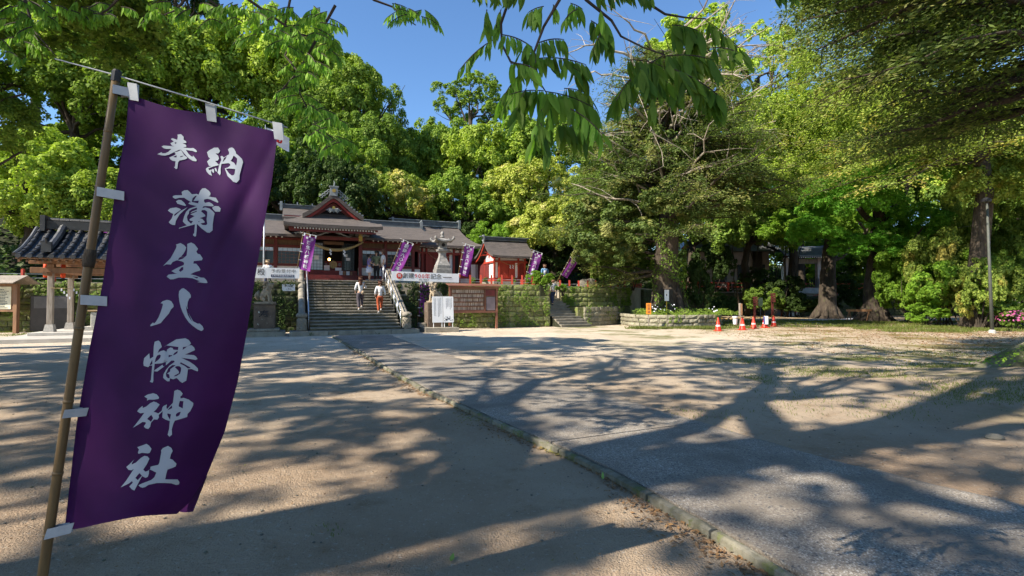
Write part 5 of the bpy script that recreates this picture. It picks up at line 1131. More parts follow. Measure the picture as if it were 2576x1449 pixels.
# ------------------------------------------------------------------ building among the right-hand trees, ramp and red railings
BX, BY = 22.0, 59.0
bld = thing('tree_screened_building', 'pale walled building with dark hipped roof half hidden behind the right-hand trees', 'building', (BX, BY, 2.3), 'W')
MB().box(19.8, 29.0, 58, 66, 2.3, 2.9).build('base', M['concrete'], bld)
MB().box(20, 29, 58.2, 66, 2.9, 7.2).build('wall', mat('pinkish_plaster', (.5, .42, .37), (.36, .3, .27), scale=1.5, rough=.8), bld)
for x in (25.4, 27.3): MB().box(x, x+1.2, 58.12, 58.19, 3.0, 5.6).build('door', M['glass'], bld)
MB().box(22.6, 24.2, 58.1, 58.19, 3.6, 5.6).build('window', M['glass'], bld)
mb = MB(); mb.add([(18.6, 56.8, 7.0), (30.2, 56.8, 7.0), (30.2, 67, 7.0), (18.6, 67, 7.0), (22.5, 61, 10.4), (26.5, 61, 10.4)], [(0, 1, 5, 4), (1, 2, 5), (2, 3, 4, 5), (3, 0, 4), (0, 3, 2, 1)]); mb.build('roof', M['copper'], bld)
mb = MB(); mb.hexa([(18.7, 57, 7.05), (19.1, 57, 7.0), (21.4, 58, 9.1), (21.0, 58, 9.2), (18.7, 57, 7.3), (19.1, 57, 7.25), (21.4, 58, 9.4), (21.0, 58, 9.5)]); mb.build('barge_board', M['wood_orange'], bld)
MB().box(29.2, 33.6, 55.0, 58.2, 2.3, 2.9).build('porch_base', M['concrete'], bld)
for x in (29.6, 33.0): MB().box(x-.25, x+.25, 55.3, 55.8, 2.9, 6.2).build('porch_column', mat('porch_plaster', (.62, .52, .47), rough=.8), bld)
MB().box(29.3, 33.3, 55.4, 55.7, 5.5, 6.0).build('porch_beam', M['wood_grey'], bld); MB().box(30.4, 31.6, 58.2, 58.3, 2.9, 5.4).build('door', M['glass_pale'], bld)
mb = MB(); mb.grid(lambda u, t: Vector((lerp(28.4, 35.0, u), 53.8+5*t, 6.25+1.3*math.sin(t*math.pi/1.4)+.15*abs(2*u-1)**4)), 8, 6, th=(0, 0, -.14)); mb.build('porch_roof', M['copper'], bld)
rafters(28.9, 34.6, 26, 53.95, 55, 6.05, 6.25, .05, .05, bld)
for x in np.linspace(31.8, 33.4, 9): MB().box(x-.02, x+.02, 55.2, 55.24, 2.9, 3.9).build('baluster', M['iron'], bld)
def wfence(lab, pts, h, step, m='bright_red'):
    t = thing('red_railing', lab, 'railing', tuple(pts[0]), 'W'); tot = []
    for a, b in zip(pts, pts[1:]):
        n = max(1, round((b-a).length/step)); tot += [a.lerp(b, i/n) for i in range(n)]
    tot.append(pts[-1]); pm_ = MB().box(-.09, .09, -.09, .09, -.1, 1).mesh('post')
    for p in tot: inst('post', pm_, tuple(p), (0, 0, 0), (1, 1, h), t, M[m])
    for a, b in zip(tot, tot[1:]):
        for r in (.9, .5): mb = MB(); mb.tube([a+Vector((0, 0, h*r)), b+Vector((0, 0, h*r))], .045, 5); mb.build('rail', M[m], t)
wfence('long red railing in front of the tree-screened building', [Vector((15, 48.3, TZ)), Vector((20, 52.4, TZ)), Vector((27, 55.4, TZ)), Vector((34, 56, TZ)), Vector((42, 56.6, TZ))], 1.0, 2.4)
# ramp
rm = thing('ramp', 'pale ramp rising to the right behind the two great trunks', 'ramp', (27, 50, 0), 'W')
ra = [Vector((26.2, 50.2, .02)), Vector((29.5, 51.6, .9)), Vector((33, 52.6, 1.8)), Vector((37, 53.4, 2.5))]
mb = MB()
for a, b in zip(ra, ra[1:]): mb.hexa([(a.x, a.y, -.1), (b.x, b.y, -.1), (b.x, b.y+2, -.1), (a.x, a.y+2, -.1), (a.x, a.y, a.z), (b.x, b.y, b.z), (b.x, b.y+2, b.z), (a.x, a.y+2, a.z)])
mb.build('slope', M['concrete'], rm)
wfence('red railing climbing along the ramp behind the trunks', [p.copy() for p in ra], 1.0, 2.2)
stone_wall('ramp_wall', 'dark rubble wall under the ramp between the two great trunks', [Vector((28.5, 51.0, 0)), Vector((33, 52.3, 0)), Vector((40, 53.4, 0)), Vector((50, 54, 0))], 0, 2.0, 3, 1.0, M['dark_wall'], depth=.3)
# ------------------------------------------------------------------ people
def person(lab, pos, yaw, H_=1.6, pose=None, top='cloth_white', legs='trousers_grey', hair='hair_black', shoe='shoe_white', long_hair=False, cap=None, sleeve='long', bag=None, skirt=None, strap=None, female=True, stripes=None, build=1.0):
    """faces +x in local frame. pose: dict of joint offsets (unit: body height 1.6 m)"""
    t = thing('person', lab, 'person', pos, 'W', rz=yaw)
    k = H_/1.6; P = lambda x, y, z: Vector((x*k, y*k, z*k)); pz = dict(la=(.05, .2, .82), ra=(.05, -.2, .82), le=(-.03, .235, 1.03), re=(-.03, -.235, 1.03), lf=(0, .09, .06), rf=(0, -.09, .06), lk=(.03, .09, .45), rk=(.03, -.09, .45), head=(.02, 0, 1.47), lean=0.)
    pz.update(pose or {}); sw = (.155 if female else .18)*build; ln = pz['lean']
    hip = P(0, 0, .84); chest = P(ln*.6, 0, 1.12); neck = P(ln, 0, 1.32); hd = P(*pz['head'])
    def arm(sy, e, h): 
        sh_ = P(ln*.9, sy*sw, 1.28); E_ = P(*e); Hn = P(*h); d = (Hn-E_).normalized(); wr = Hn - d*.02
        return sh_, E_, wr, Hn, d
    ch = [[(hip, .1), (P(ln*.3, 0, .98), .085*build), (chest, .105*build), (P(ln*.9, 0, 1.24), .09*build), (neck, .045), (hd - P(0, 0, .07), .045), (hd, .075), (hd + P(0, 0, .05), .07)]]
    arms = []
    for sy, e, h in ((1, pz['le'], pz['la']), (-1, pz['re'], pz['ra'])):
        sh_, E_, wr, Hn, d = arm(sy, e, h); arms.append((sh_, E_, wr, d))
        ch.append([(P(ln*.9, 0, 1.24), .09*build), (sh_, .048), (sh_.lerp(E_, .5), .04), (E_, .034), (E_.lerp(wr, .5), .03), (wr, .021), (wr + d*.04*k, .026)])
        pal = wr + d*.04*k; side = d.cross(Vector((0, 1, 0))) ; side = side.normalized() if side.length > .1 else Vector((1, 0, 0))
        for f in range(4):
            o = side*(f-1.5)*.018*k; l_ = (.05, .06, .057, .045)[f]*k; crl = d.cross(side)*.012*sy
            ch.append([(pal, .026), (pal + o + d*.02*k, .009), (pal + o*1.2 + d*(.02*k+l_*.6) - crl*.5, .0085), (pal + o*1.2 + d*(.02*k+l_) - crl*1.6, .007)])
        ch.append([(pal, .026), (pal + side*-.035*k + d*.005, .01), (pal + side*-.045*k + d*.04*k, .008)])
    for f_, kn, sy in ((pz['lf'], pz['lk'], 1), (pz['rf'], pz['rk'], -1)):
        F_, K_ = P(*f_), P(*kn); ch.append([(hip, .1), (P(0, sy*.09, .78), .08), (P(0, sy*.09, .78).lerp(K_, .5), .068), (K_, .052), (K_.lerp(F_, .4), .05), (F_, .034), (F_ + P(.11, 0, -.03), .03)])
    p, e, r = chainify(ch); skinned('body', p, e, [x*k for x in r], M['skin'], t, 1)
    # clothes: slightly larger skins over parts of the same skeleton
    cl = [[(P(0, 0, .8), .112), (P(ln*.3, 0, .96), .108*build), (chest, .12*build), (P(ln*.9, 0, 1.25), .1*build), (P(ln, 0, 1.31), .055)]]
    for sh_, E_, wr, d in arms:
        c_ = [(P(ln*.9, 0, 1.25), .1*build), (sh_, .06), (sh_.lerp(E_, .5), .056)]
        if sleeve == 'long': c_ += [(E_, .05), (E_.lerp(wr, .85), .04)]
        else: c_ += [(sh_.lerp(E_, .75), .055)]
        cl.append(c_)
    p, e, r = chainify(cl); skinned('shirt', p, e, [x*k for x in r], M[top], t, 1)
    if stripes:
        mb = MB()
        for i in range(7): z = .9+i*.055; mb.lathe([(.125*k*(1 if i > 1 else .98), 0), (.125*k, .012)], P(ln*.5, 0, z), 14)
    if skirt:
        mb = MB(); mb.lathe([(.13*k, .84*k), (.17*k, .7*k), (.2*k, .5*k), (.19*k, .49*k)], (0, 0, 0), 16); mb.build('skirt', M[skirt], t, smooth=True)
    elif legs:
        cl = []
        for f_, kn, sy in ((pz['lf'], pz['lk'], 1), (pz['rf'], pz['rk'], -1)):
            F_, K_ = P(*f_), P(*kn); wd = 1.25 if legs == 'trousers_grey' else 1.08
            cl.append([(P(0, 0, .86), .115), (P(0, sy*.085, .78), .098), (P(0, sy*.09, .78).lerp(K_, .5), .085*wd), (K_, .068*wd), (K_.lerp(F_, .5), .06*wd), (K_.lerp(F_, .9), .05*wd)])
        p, e, r = chainify(cl); skinned('trousers', p, e, [x*k for x in r], M[legs], t, 1)
    for f_ in (pz['lf'], pz['rf']):
        F_ = P(*f_); p, e, r = chainify([[(F_ + P(-.05, 0, -.02), .04), (F_ + P(.03, 0, -.025), .042), (F_ + P(.13, 0, -.035), .034)]]); skinned('shoe', p, e, [x*k for x in r], M[shoe], t, 1)
    # head details: face, ears, hair
    mb = MB(); mb.tube([hd+P(.07, 0, .02), hd+P(.1, 0, -.01)], [.01*k, .016*k], 6)
    for sy in (-1, 1): mb.lathe([(.003, -.02), (.015, 0), (.003, .02)], hd + P(0, sy*.078, .0), 6)
    mb.build('nose_and_ears', M['skin'], t, smooth=True)
    mb = MB()
    for sy in (-1, 1): mb.box(hd.x+.07*k, hd.x+.078*k, sy*.03-.01, sy*.03+.01, hd.z+.015, hd.z+.025)
    mb.box(hd.x+.068*k, hd.x+.076*k, -.02, .02, hd.z-.045, hd.z-.04); mb.build('eyes_and_mouth', M['ink'], t)
    hc = [[(hd + P(-.015, 0, .03), .098), (hd + P(-.02, 0, .075), .08)], [(hd + P(-.015, 0, .03), .098), (hd + P(-.05, 0, -.03), .08)]]
    if long_hair: hc[1] += [(hd + P(-.07, 0, -.12), .08), (hd + P(-.09, 0, -.24), .07), (hd + P(-.09, 0, -.33), .035)]
    p, e, r = chainify(hc); skinned('hair', p, e, [x*k for x in r], M[hair], t, 1)
    if cap:
        mb = MB(); mb.lathe([(.1*k, 0), (.104*k, .05*k), (.07*k, .1*k), (.01, .115*k)], hd + P(-.01, 0, .05), 14); mb.box(hd.x+.06*k, hd.x+.17*k, -.07*k, .07*k, hd.z+.055*k, hd.z+.068*k); mb.build('cap', M[cap], t, smooth=True)
    if bag:
        bc, bm_, bs = bag; c = P(*bc); p, e, r = chainify([[(c + P(0, -.07*bs, -.02), .09*bs), (c + P(0, 0, -.03), .1*bs), (c + P(0, .07*bs, -.02), .09*bs)]])
        skinned('bag', p, e, [(x*k*.6, x*k) for x in r], M[bm_], t, 1)
        mb = MB(); o = strap or 1; mb.tube([c + P(0, 0, .07), P(-.12, -.04*o, 1.05), P(-.09, .09*o*-1, 1.27), P(0, -.12*o, 1.33), P(.08, -.08*o, 1.25), P(.11, 0, 1.1), c + P(.06, 0, .05)], .008*k, 5); mb.build('strap', M[bm_], t)
    return t
def stair_pos(s, d): i = int((d-.02)/TR); z = ZB+(i+1)*RI; q = F(s, d, z); return (q.x, q.y, q.z)
uphill = AL + math.pi/2
def s_at(x, y, d):
    u = (950+x/2.337)/1.565; v = (720+y/2.337)/1.565; return FD(u, v, d)
s1, _ = s_at(1090, 1165, 1.9); s2, _ = s_at(1268, 1195, 1.6)
st_up = dict(lf=(-.12, .08, .08), lk=(.02, .09, .47), rf=(.16, -.08, .06+RI), rk=(.15, -.09, .56))
person('woman in loose white blouse and grey wide trousers with tan shoulder bag climbing the stairs', stair_pos(s1, 1.7), uphill, 1.62, dict(st_up, ra=(.3, -.22, 1.08), re=(.04, -.26, 1.08), la=(.1, .22, .9)), 'cloth_white', 'trousers_grey', 'hair_brown', 'shoe_white', long_hair=True, bag=((-.12, -.1, .86), 'bag_tan', 1.0), strap=-1)
person('woman in striped white top and rust trousers climbing the stairs by the right handrail', stair_pos(s2, 1.35), uphill, 1.57, dict(st_up, ra=(.05, -.24, .84)), 'cloth_white', 'trousers_rust', 'hair_brown', 'shoe_white', bag=((-.02, .2, .9), 'bag_brown', .9), strap=1)
def hallp(x, y, d, z=2.62):
    s, _ = s_at(x, y, d); q = F(s, d, z); return (q.x, q.y, z)
person('woman in violet top and short white skirt with violet bag at the stair head', hallp(1175, 880, 6.0), AL+.1, 1.55, dict(ra=(.24, -.1, 1.02), re=(.06, -.2, 1.04)), 'violet_cloth', None, 'hair_black', 'shoe_dark', sleeve='short', skirt='skirt_white', bag=((-.05, .14, .86), 'bag_violet', 1.1))
person('man in olive shirt and dark cap standing between two companions at the stair head', hallp(1245, 880, 6.1), AL-2.2, 1.72, dict(ra=(.2, -.16, 1.05), re=(.02, -.25, 1.08)), 'olive', 'black_cloth', 'hair_black', 'shoe_dark', cap='cap_dark', female=False, build=1.15, bag=((-.05, -.2, .9), 'cloth_white', .8))
person('man in white shirt and tan cap leaning by the right handrail top', hallp(1305, 880, 5.9), AL+math.pi-.2, 1.78, dict(ra=(.22, -.16, 1.0), re=(0, -.26, 1.05)), 'cloth_white', 'navy', 'hair_brown', 'shoe_dark', cap='cap_tan', sleeve='short', female=False, build=1.2, bag=((-.1, .14, .78), 'navy', 1.2))
d_ = 3.95; s_, z_ = FD(1391, 769, d_); q = F(s_, d_, 1.85+0)
zi = (int((d_-1.85)/.27)+1)*.153; person('older man in grey short-sleeved shirt and dark blue trousers on the narrow stairs', (q.x, q.y, zi), uphill, 1.62, dict(st_up), 'shirt_grey', 'navy', 'cap_tan', 'shoe_dark', sleeve='short', female=False, build=1.15)
d_ = 6.1; s_, z_ = FD(1376, 730, d_); zi = (int((d_-1.85)/.27)+1)*.153; q = F(s_, d_, zi); person('person in pale blue jacket near the top of the narrow stairs', (q.x-.15, q.y, zi-.15), uphill, 1.6, dict(st_up), 'blue_shirt', 'navy', 'cap_tan', 'shoe_dark', female=False, build=1.1, bag=((-.16, .05, 1.1), 'shirt_grey', 1.4))
s_, _ = FD(673, 668, 4.0); q = F(s_, 4.0, TZ); person('seated visitor with pale hair behind the left banner board', (q.x, q.y, TZ-.42), uphill, 1.5, dict(lf=(.4, .1, .3), lk=(.4, .1, .7), rf=(.4, -.1, .3), rk=(.4, -.1, .7)), 'cloth_white', 'navy', 'bag_tan', 'shoe_dark')
# ------------------------------------------------------------------ vegetation
def quads(name, P, U, V):
    """leaf rhombs: centres P, half-length vectors U, half-width vectors V"""
    n = len(P); co = np.empty((n, 4, 3), np.float32); co[:, 0] = P-U; co[:, 1] = P+V; co[:, 2] = P+U; co[:, 3] = P-V
    return np_mesh(name, co.reshape(-1, 3), np.arange(4*n).reshape(n, 4))
def unit(a): return a/np.maximum(np.linalg.norm(a, axis=-1, keepdims=True), 1e-9)
def leaf_axes(rg, D, leaf, asp=.42, flat=.3, n=None):
    n = len(D); nr = unit(D*(1-flat) + np.array([0, 0, flat]) + rg.normal(0, .3, (n, 3))); t = unit(np.cross(nr, rg.normal(0, 1, (n, 3))))
    b = np.cross(nr, t); s = (leaf*rg.uniform(.6, 1.25, (n, 1)))/2; return t*s, b*s*asp*1.6
def lobes_of(rg, n, R, lo=-.35, inner=.2):
    d = unit(rg.normal(0, 1, (n*3, 3))); d = d[d[:, 2] > lo][:n]; q = rg.uniform(.72, 1.0, (len(d), 1)); k = rg.random(len(d)) < inner; q[k] *= .6
    return d*q*np.array(R), d
def crown_mesh(name, seed, n_leaf, leaf, R=(4.2, 4.2, 3.4), n_lobes=64, lr=(.7, 1.25), sub=9, lo=-.35, asp=.42):
    rg = np.random.default_rng(seed); C_, D_ = lobes_of(rg, n_lobes, R, lo); n_l = len(C_); r = rg.uniform(*lr, n_l)
    sd = unit(rg.normal(0, 1, (n_l, sub, 3)) + D_[:, None]*.5 + np.array([0, 0, .55])); sc = C_[:, None] + sd*(r[:, None, None]*.72); sr = r[:, None]*rg.uniform(.3, .46, (n_l, sub))
    w = (r**2); li = rg.choice(n_l, n_leaf, p=w/w.sum()); si = rg.integers(0, sub, n_leaf)
    d = unit(rg.normal(0, 1, (n_leaf, 3)) + sd[li, si]*.7 + np.array([0, 0, .4])); q = rg.uniform(.62, 1.06, (n_leaf, 1))
    P = sc[li, si] + d*sr[li, si][:, None]*q; U, V = leaf_axes(rg, d, leaf, asp)
    me = quads(name, P, U, V); return me, C_
CROWN = [crown_mesh('crown', 10+i, 44000, .2, n_lobes=58+6*i) for i in range(4)]
CDARK = [crown_mesh('crown', 30+i, 40000, .19, n_lobes=80, lr=(.6, 1.0), sub=8) for i in range(2)]
CSHADE = [crown_mesh('crown', 60+i, 10500, .18, R=(4.6, 4.6, 2.2), n_lobes=150, lr=(.3, .62), sub=5, lo=-.9) for i in range(3)]
CLACE = [crown_mesh('crown', 40, 17000, .2, n_lobes=40, lr=(.5, .85), lo=-.6), crown_mesh('crown', 43, 24000, .2, n_lobes=52, lr=(.5, .9), lo=-.5)]
CBUSH = [crown_mesh('foliage', 50, 26000, .17, R=(2.4, 2.2, 1.9), n_lobes=46, lr=(.45, .8), lo=-.7), crown_mesh('foliage', 52, 26000, .15, R=(2.2, 2.2, 2.2), n_lobes=60, lr=(.35, .65), lo=-.8)]
def dense(pts, rads, k=6):
    P = []; Q = []
    for i in range(len(pts)-1):
        for j in range(k): P.append(Vector(pts[i]).lerp(Vector(pts[i+1]), j/k)); Q.append(lerp(rads[i], rads[i+1], j/k))
    return P + [Vector(pts[-1])], Q + [rads[-1]]
def roughen(mb, amp, sc=1.4):
    mb.v = [tuple(Vector(p) + mnoise.noise_vector(Vector((p[0]*sc, p[1]*sc, p[2]*sc*.45)))*amp + mnoise.noise_vector(Vector((p[0]*4, p[1]*4, p[2]*1.3)))*amp*.45) for p in mb.v]
def branch(mb, a, b, r0, r1, rg, n=5, bow=.15, k=6):
    a, b = Vector(a), Vector(b); L_ = (b-a).length; pts = []
    off = Vector(rg.normal(0, 1, 3))*L_*bow*.5
    for i in range(n+1): t = i/n; pts.append(a.lerp(b, t) + off*math.sin(math.pi*t) + Vector(rg.normal(0, .02, 3))*L_*(0 if i in (0, n) else 1))
    mb.tube(pts, [lerp(r0, r1, i/n) for i in range(n+1)], k, cap=False); return pts
def tree(kind, lab, x, y, zc, sx, sy, sz, m, trunk_r=.28, zb=None, mesh=None, yaw=0., nb=9, bark='bark_dark', cat='tree', group=None, show=1.0):
    """zc: height of the crown's centre; sx.. crown scale on the 4.2 m radius meshes"""
    zb = hz(x, y)-.3 if zb is None else zb; t = thing(kind, lab, cat, (x, y, zb), 'W', group=group)
    me, C_ = mesh; rg = np.random.default_rng(int(abs(x*13+y*7)) + 3); mb = MB()
    top = Vector((x + rg.normal(0, .3), y, zc - .6*sz)); lean = Vector((rg.normal(0, .5), 0, 0))
    pts = [Vector((x, y, zb-.2)) + lean*0, Vector((x, y, zb+.4)), Vector((x, y, zb)).lerp(top, .5) + lean, top]
    mb.tube(pts, [trunk_r*1.5, trunk_r*1.1, trunk_r*.85, trunk_r*.6], 10)
    c, s = math.cos(yaw), math.sin(yaw); sel = rg.permutation(len(C_))[:nb]
    for i in sel:
        q = C_[i]; e = Vector((x + (q[0]*c-q[1]*s)*sx, y + (q[0]*s+q[1]*c)*sx, zc + q[2]*sz)); st_ = pts[2].lerp(top, rg.uniform(.5, 1)); md = branch(mb, st_, e, trunk_r*.38, trunk_r*.08, rg)
        for _ in range(2): j = sel[rg.integers(len(sel))]; q2 = e + Vector(rg.normal(0, 1.0, 3))*sx*.8; branch(mb, md[3], q2, trunk_r*.14, trunk_r*.04, rg, 3)
    mb.build('trunk', M[bark], t, smooth=True)
    o = put('crown', me, t); o.location = Vector((x, y, zc)) - offset_of(t); o.rotation_euler = (0, 0, yaw); o.scale = (sx, sy, sz)
    if not me.materials: me.materials.append(L[m])
    o.material_slots[0].link = 'OBJECT'; o.material_slots[0].material = L[m]; o['kind'] = 'stuff'
    return t
def forest(u, vt, vb, Y, wpx, m, lab, ms, kind='camphor_tree', **k):
    """crown spanning v vt..vb and wpx pixels wide at depth Y"""
    a = at(u, (vt+vb)/2+8, Y); hh_ = (vb-vt)*1.12/1300*Y/2; ww = wpx*1.15/1300*Y/2
    return tree(kind, lab, a.x, Y, a.z, ww/4.7, ww/4.7, hh_/3.9, m, trunk_r=.2+.05*hh_, mesh=ms, yaw=(u*.013) % 6.28, **k)
K = CROWN; DK = CDARK; LC = CLACE
FT = [  # u, v top, v bottom, distance, width, leaves, label, mesh
 (-40, 20, 330, 44, 420, 'mid', 'dark tall tree at the upper left corner beyond the pavilion', K[1], 'camphor_tree'),
 (180, 90, 420, 46, 400, 'camphor', 'broad green tree high above the tiled pavilion roof', K[0], 'camphor_tree'),
 (60, 330, 640, 36, 330, 'bright', 'yellow-green tree low at the left edge above the pavilion', K[2], 'camphor_tree'),
 (260, 420, 640, 38, 300, 'bright', 'yellow-green tree right behind the tiled pavilion ridge', K[3], 'camphor_tree'),
 (350, 40, 330, 50, 330, 'bright', 'bright round crowned tree above the near banner crossbar', K[2], 'camphor_tree'),
 (520, 60, 400, 54, 340, 'bright', 'bright yellow-green tree over the middle of the near banner', K[0], 'camphor_tree'),
 (690, 30, 360, 58, 320, 'bright', 'tall bright tree behind the fine hanging twigs', K[1], 'camphor_tree'),
 (440, -160, 120, 62, 190, 'dark', 'dark conifer-like top rising above the bright trees at upper left', DK[0], 'evergreen_tree'),
 (620, 300, 620, 44, 300, 'camphor', 'green tree behind the lower part of the near banner', K[3], 'camphor_tree'),
 (800, 110, 420, 60, 280, 'bright', 'tall bright crown left of the open sky', K[3], 'camphor_tree'),
 (890, 170, 420, 52, 230, 'camphor', 'rounded green crown at the left border of the sky gap', K[0], 'camphor_tree'),
 (935, 280, 500, 48, 190, 'mid', 'green crown stepping down to the right above the hall roof', K[1], 'camphor_tree'),
 (740, 360, 620, 40, 240, 'dark', 'dark evergreen directly behind the left hall roof', DK[1], 'evergreen_tree'),
 (850, 400, 640, 38, 200, 'dark', 'dark evergreen close behind the porch gable', DK[0], 'evergreen_tree'),
 (1000, 330, 560, 56, 200, 'camphor', 'green tree in the dip under the sky gap', K[2], 'camphor_tree'),
 (985, 425, 600, 42, 200, 'bloom_tip', 'pale tipped tree standing behind the ridge of the main hall', K[3], 'chinquapin_tree'),
 (1110, 300, 520, 58, 230, 'camphor', 'green tree right of the sky gap on the hill', K[1], 'camphor_tree'),
 (1180, 185, 330, 64, 190, 'camphor', 'open crowned lone tree with forked trunk against the sky', LC[1], 'camphor_tree'),
 (1230, 320, 560, 54, 260, 'bright', 'broad light green tree on the slope above the side hall', K[0], 'camphor_tree'),
 (1170, 440, 620, 46, 220, 'camphor', 'green tree close above the side hall roof', K[2], 'camphor_tree'),
 (1240, 555, 680, 41, 130, 'maple', 'low fresh green maple behind the small vermilion shrine', K[3], 'maple_tree'),
 (1370, 280, 480, 60, 260, 'camphor', 'tree crown behind the tip of the big hanging leaves', K[3], 'camphor_tree'),
 (1350, 400, 590, 47, 240, 'bloom', 'chinquapin tree covered in creamy yellow blossom', K[1], 'chinquapin_tree'),
 (1400, 500, 680, 40, 230, 'bloom', 'lower blossoming chinquapin tree above the small vermilion shrine', K[0], 'chinquapin_tree'),
 (1480, 440, 700, 43, 230, 'mid', 'mid green tree filling the gap left of the great tree', K[2], 'camphor_tree'),
 (1420, 600, 730, 42, 210, 'dark', 'dark undergrowth tree behind the tiny shrine', DK[1], 'evergreen_tree'),
 (1760, 40, 280, 62, 300, 'bright', 'open bright tree top right of the dead topped trunk', LC[1], 'camphor_tree'),
 (1900, 50, 290, 58, 260, 'bright', 'lacy bright crown reaching into the right-hand sky', LC[0], 'camphor_tree'),
 (1860, 270, 520, 60, 330, 'camphor', 'green tree behind the right flank of the great tree', K[1], 'camphor_tree'),
 (2010, 280, 520, 62, 280, 'bright', 'bright tree below the right-hand patch of sky', K[3], 'camphor_tree'),
 (1990, 400, 640, 52, 260, 'bright', 'yellow-green tree above the pale walled building', K[0], 'maple_tree'),
 (1880, 480, 660, 50, 200, 'mid', 'shaded tree in front of the pale walled building roof', K[2], 'maple_tree'),
 (2140, 210, 470, 66, 280, 'camphor', 'tall green tree beneath the dark needle branches', K[2], 'camphor_tree'),
 (2260, 330, 600, 64, 300, 'bright', 'light green tree between the two great trunks and the lamp post', K[1], 'camphor_tree'),
 (2420, 300, 640, 60, 320, 'mid', 'green tree far behind the lamp post', K[3], 'camphor_tree'),
 (2560, 380, 720, 52, 300, 'mid', 'green tree at the far right edge', K[0], 'camphor_tree'),
 (2300, 580, 780, 60, 280, 'mid', 'low green tree behind the two great trunks', DK[0], 'evergreen_tree'),
 (2140, 600, 740, 66, 240, 'maple', 'low bright tree beyond the ramp railing', K[2], 'maple_tree'),

 (330, 470, 700, 37, 260, 'camphor', 'low green tree behind the pavilion roof and near banner', K[0], 'camphor_tree'),
 (560, 480, 720, 41, 280, 'dark', 'dark low tree hidden behind the near banner', DK[0], 'evergreen_tree'),
 (700, 500, 700, 44, 220, 'mid', 'mid green tree between the near banner and the hall roof', K[1], 'camphor_tree'),
 (780, 260, 480, 50, 240, 'mid', 'mid green tree above the left hall roof', K[2], 'camphor_tree'),
 (870, 330, 520, 44, 210, 'camphor', 'green tree above the porch gable', K[1], 'camphor_tree'),
 (930, 520, 690, 46, 180, 'dark', 'dark tree seen just right of the porch gable', DK[1], 'evergreen_tree'),
 (1080, 480, 660, 52, 220, 'mid', 'mid green tree directly above the side hall ridge', K[0], 'camphor_tree'),
 (1180, 560, 720, 44, 160, 'dark', 'dark tree in the notch between side hall and small shrine', DK[0], 'evergreen_tree'),
 (1300, 480, 680, 50, 240, 'camphor', 'green tree behind the small vermilion shrine roof', K[2], 'camphor_tree'),
 (1320, 600, 740, 43, 190, 'dark', 'dark undergrowth tree right behind the small vermilion shrine', DK[1], 'evergreen_tree'),
 (1570, 560, 740, 46, 260, 'dark', 'dark tree behind the left skirts of the great tree', DK[0], 'evergreen_tree'),
 (1620, 330, 600, 58, 300, 'camphor', 'green tree far behind the great dark tree', K[3], 'camphor_tree'),
 (1740, 430, 690, 52, 280, 'mid', 'mid green tree directly behind the great trunk', K[1], 'camphor_tree'),
 (1840, 560, 700, 76, 260, 'dark', 'dark low tree behind the pale walled building', DK[1], 'evergreen_tree'),
 (2420, 560, 790, 50, 300, 'mid', 'green thicket tree far behind the lamp post foot', K[2], 'camphor_tree'),
 (2570, 200, 520, 62, 340, 'camphor', 'tall green crown beyond the right edge trees', K[1], 'camphor_tree'),
 (2060, 540, 740, 70, 300, 'camphor', 'green tree far beyond the porch of the pale building', K[0], 'camphor_tree'),
 (100, -60, 200, 60, 400, 'camphor', 'high crown at the very top left behind the hanging twigs', K[3], 'camphor_tree'),
 (290, 330, 500, 60, 330, 'camphor', 'green tree filling the gap behind the near banner pole', K[1], 'camphor_tree'),
 (200, 400, 560, 58, 360, 'mid', 'mid green tree deep behind the pavilion roof', K[0], 'camphor_tree'),
]
for f in FT: forest(*f[:8], kind=f[8], zb=(2.3 if f[0] > 1700 else None))
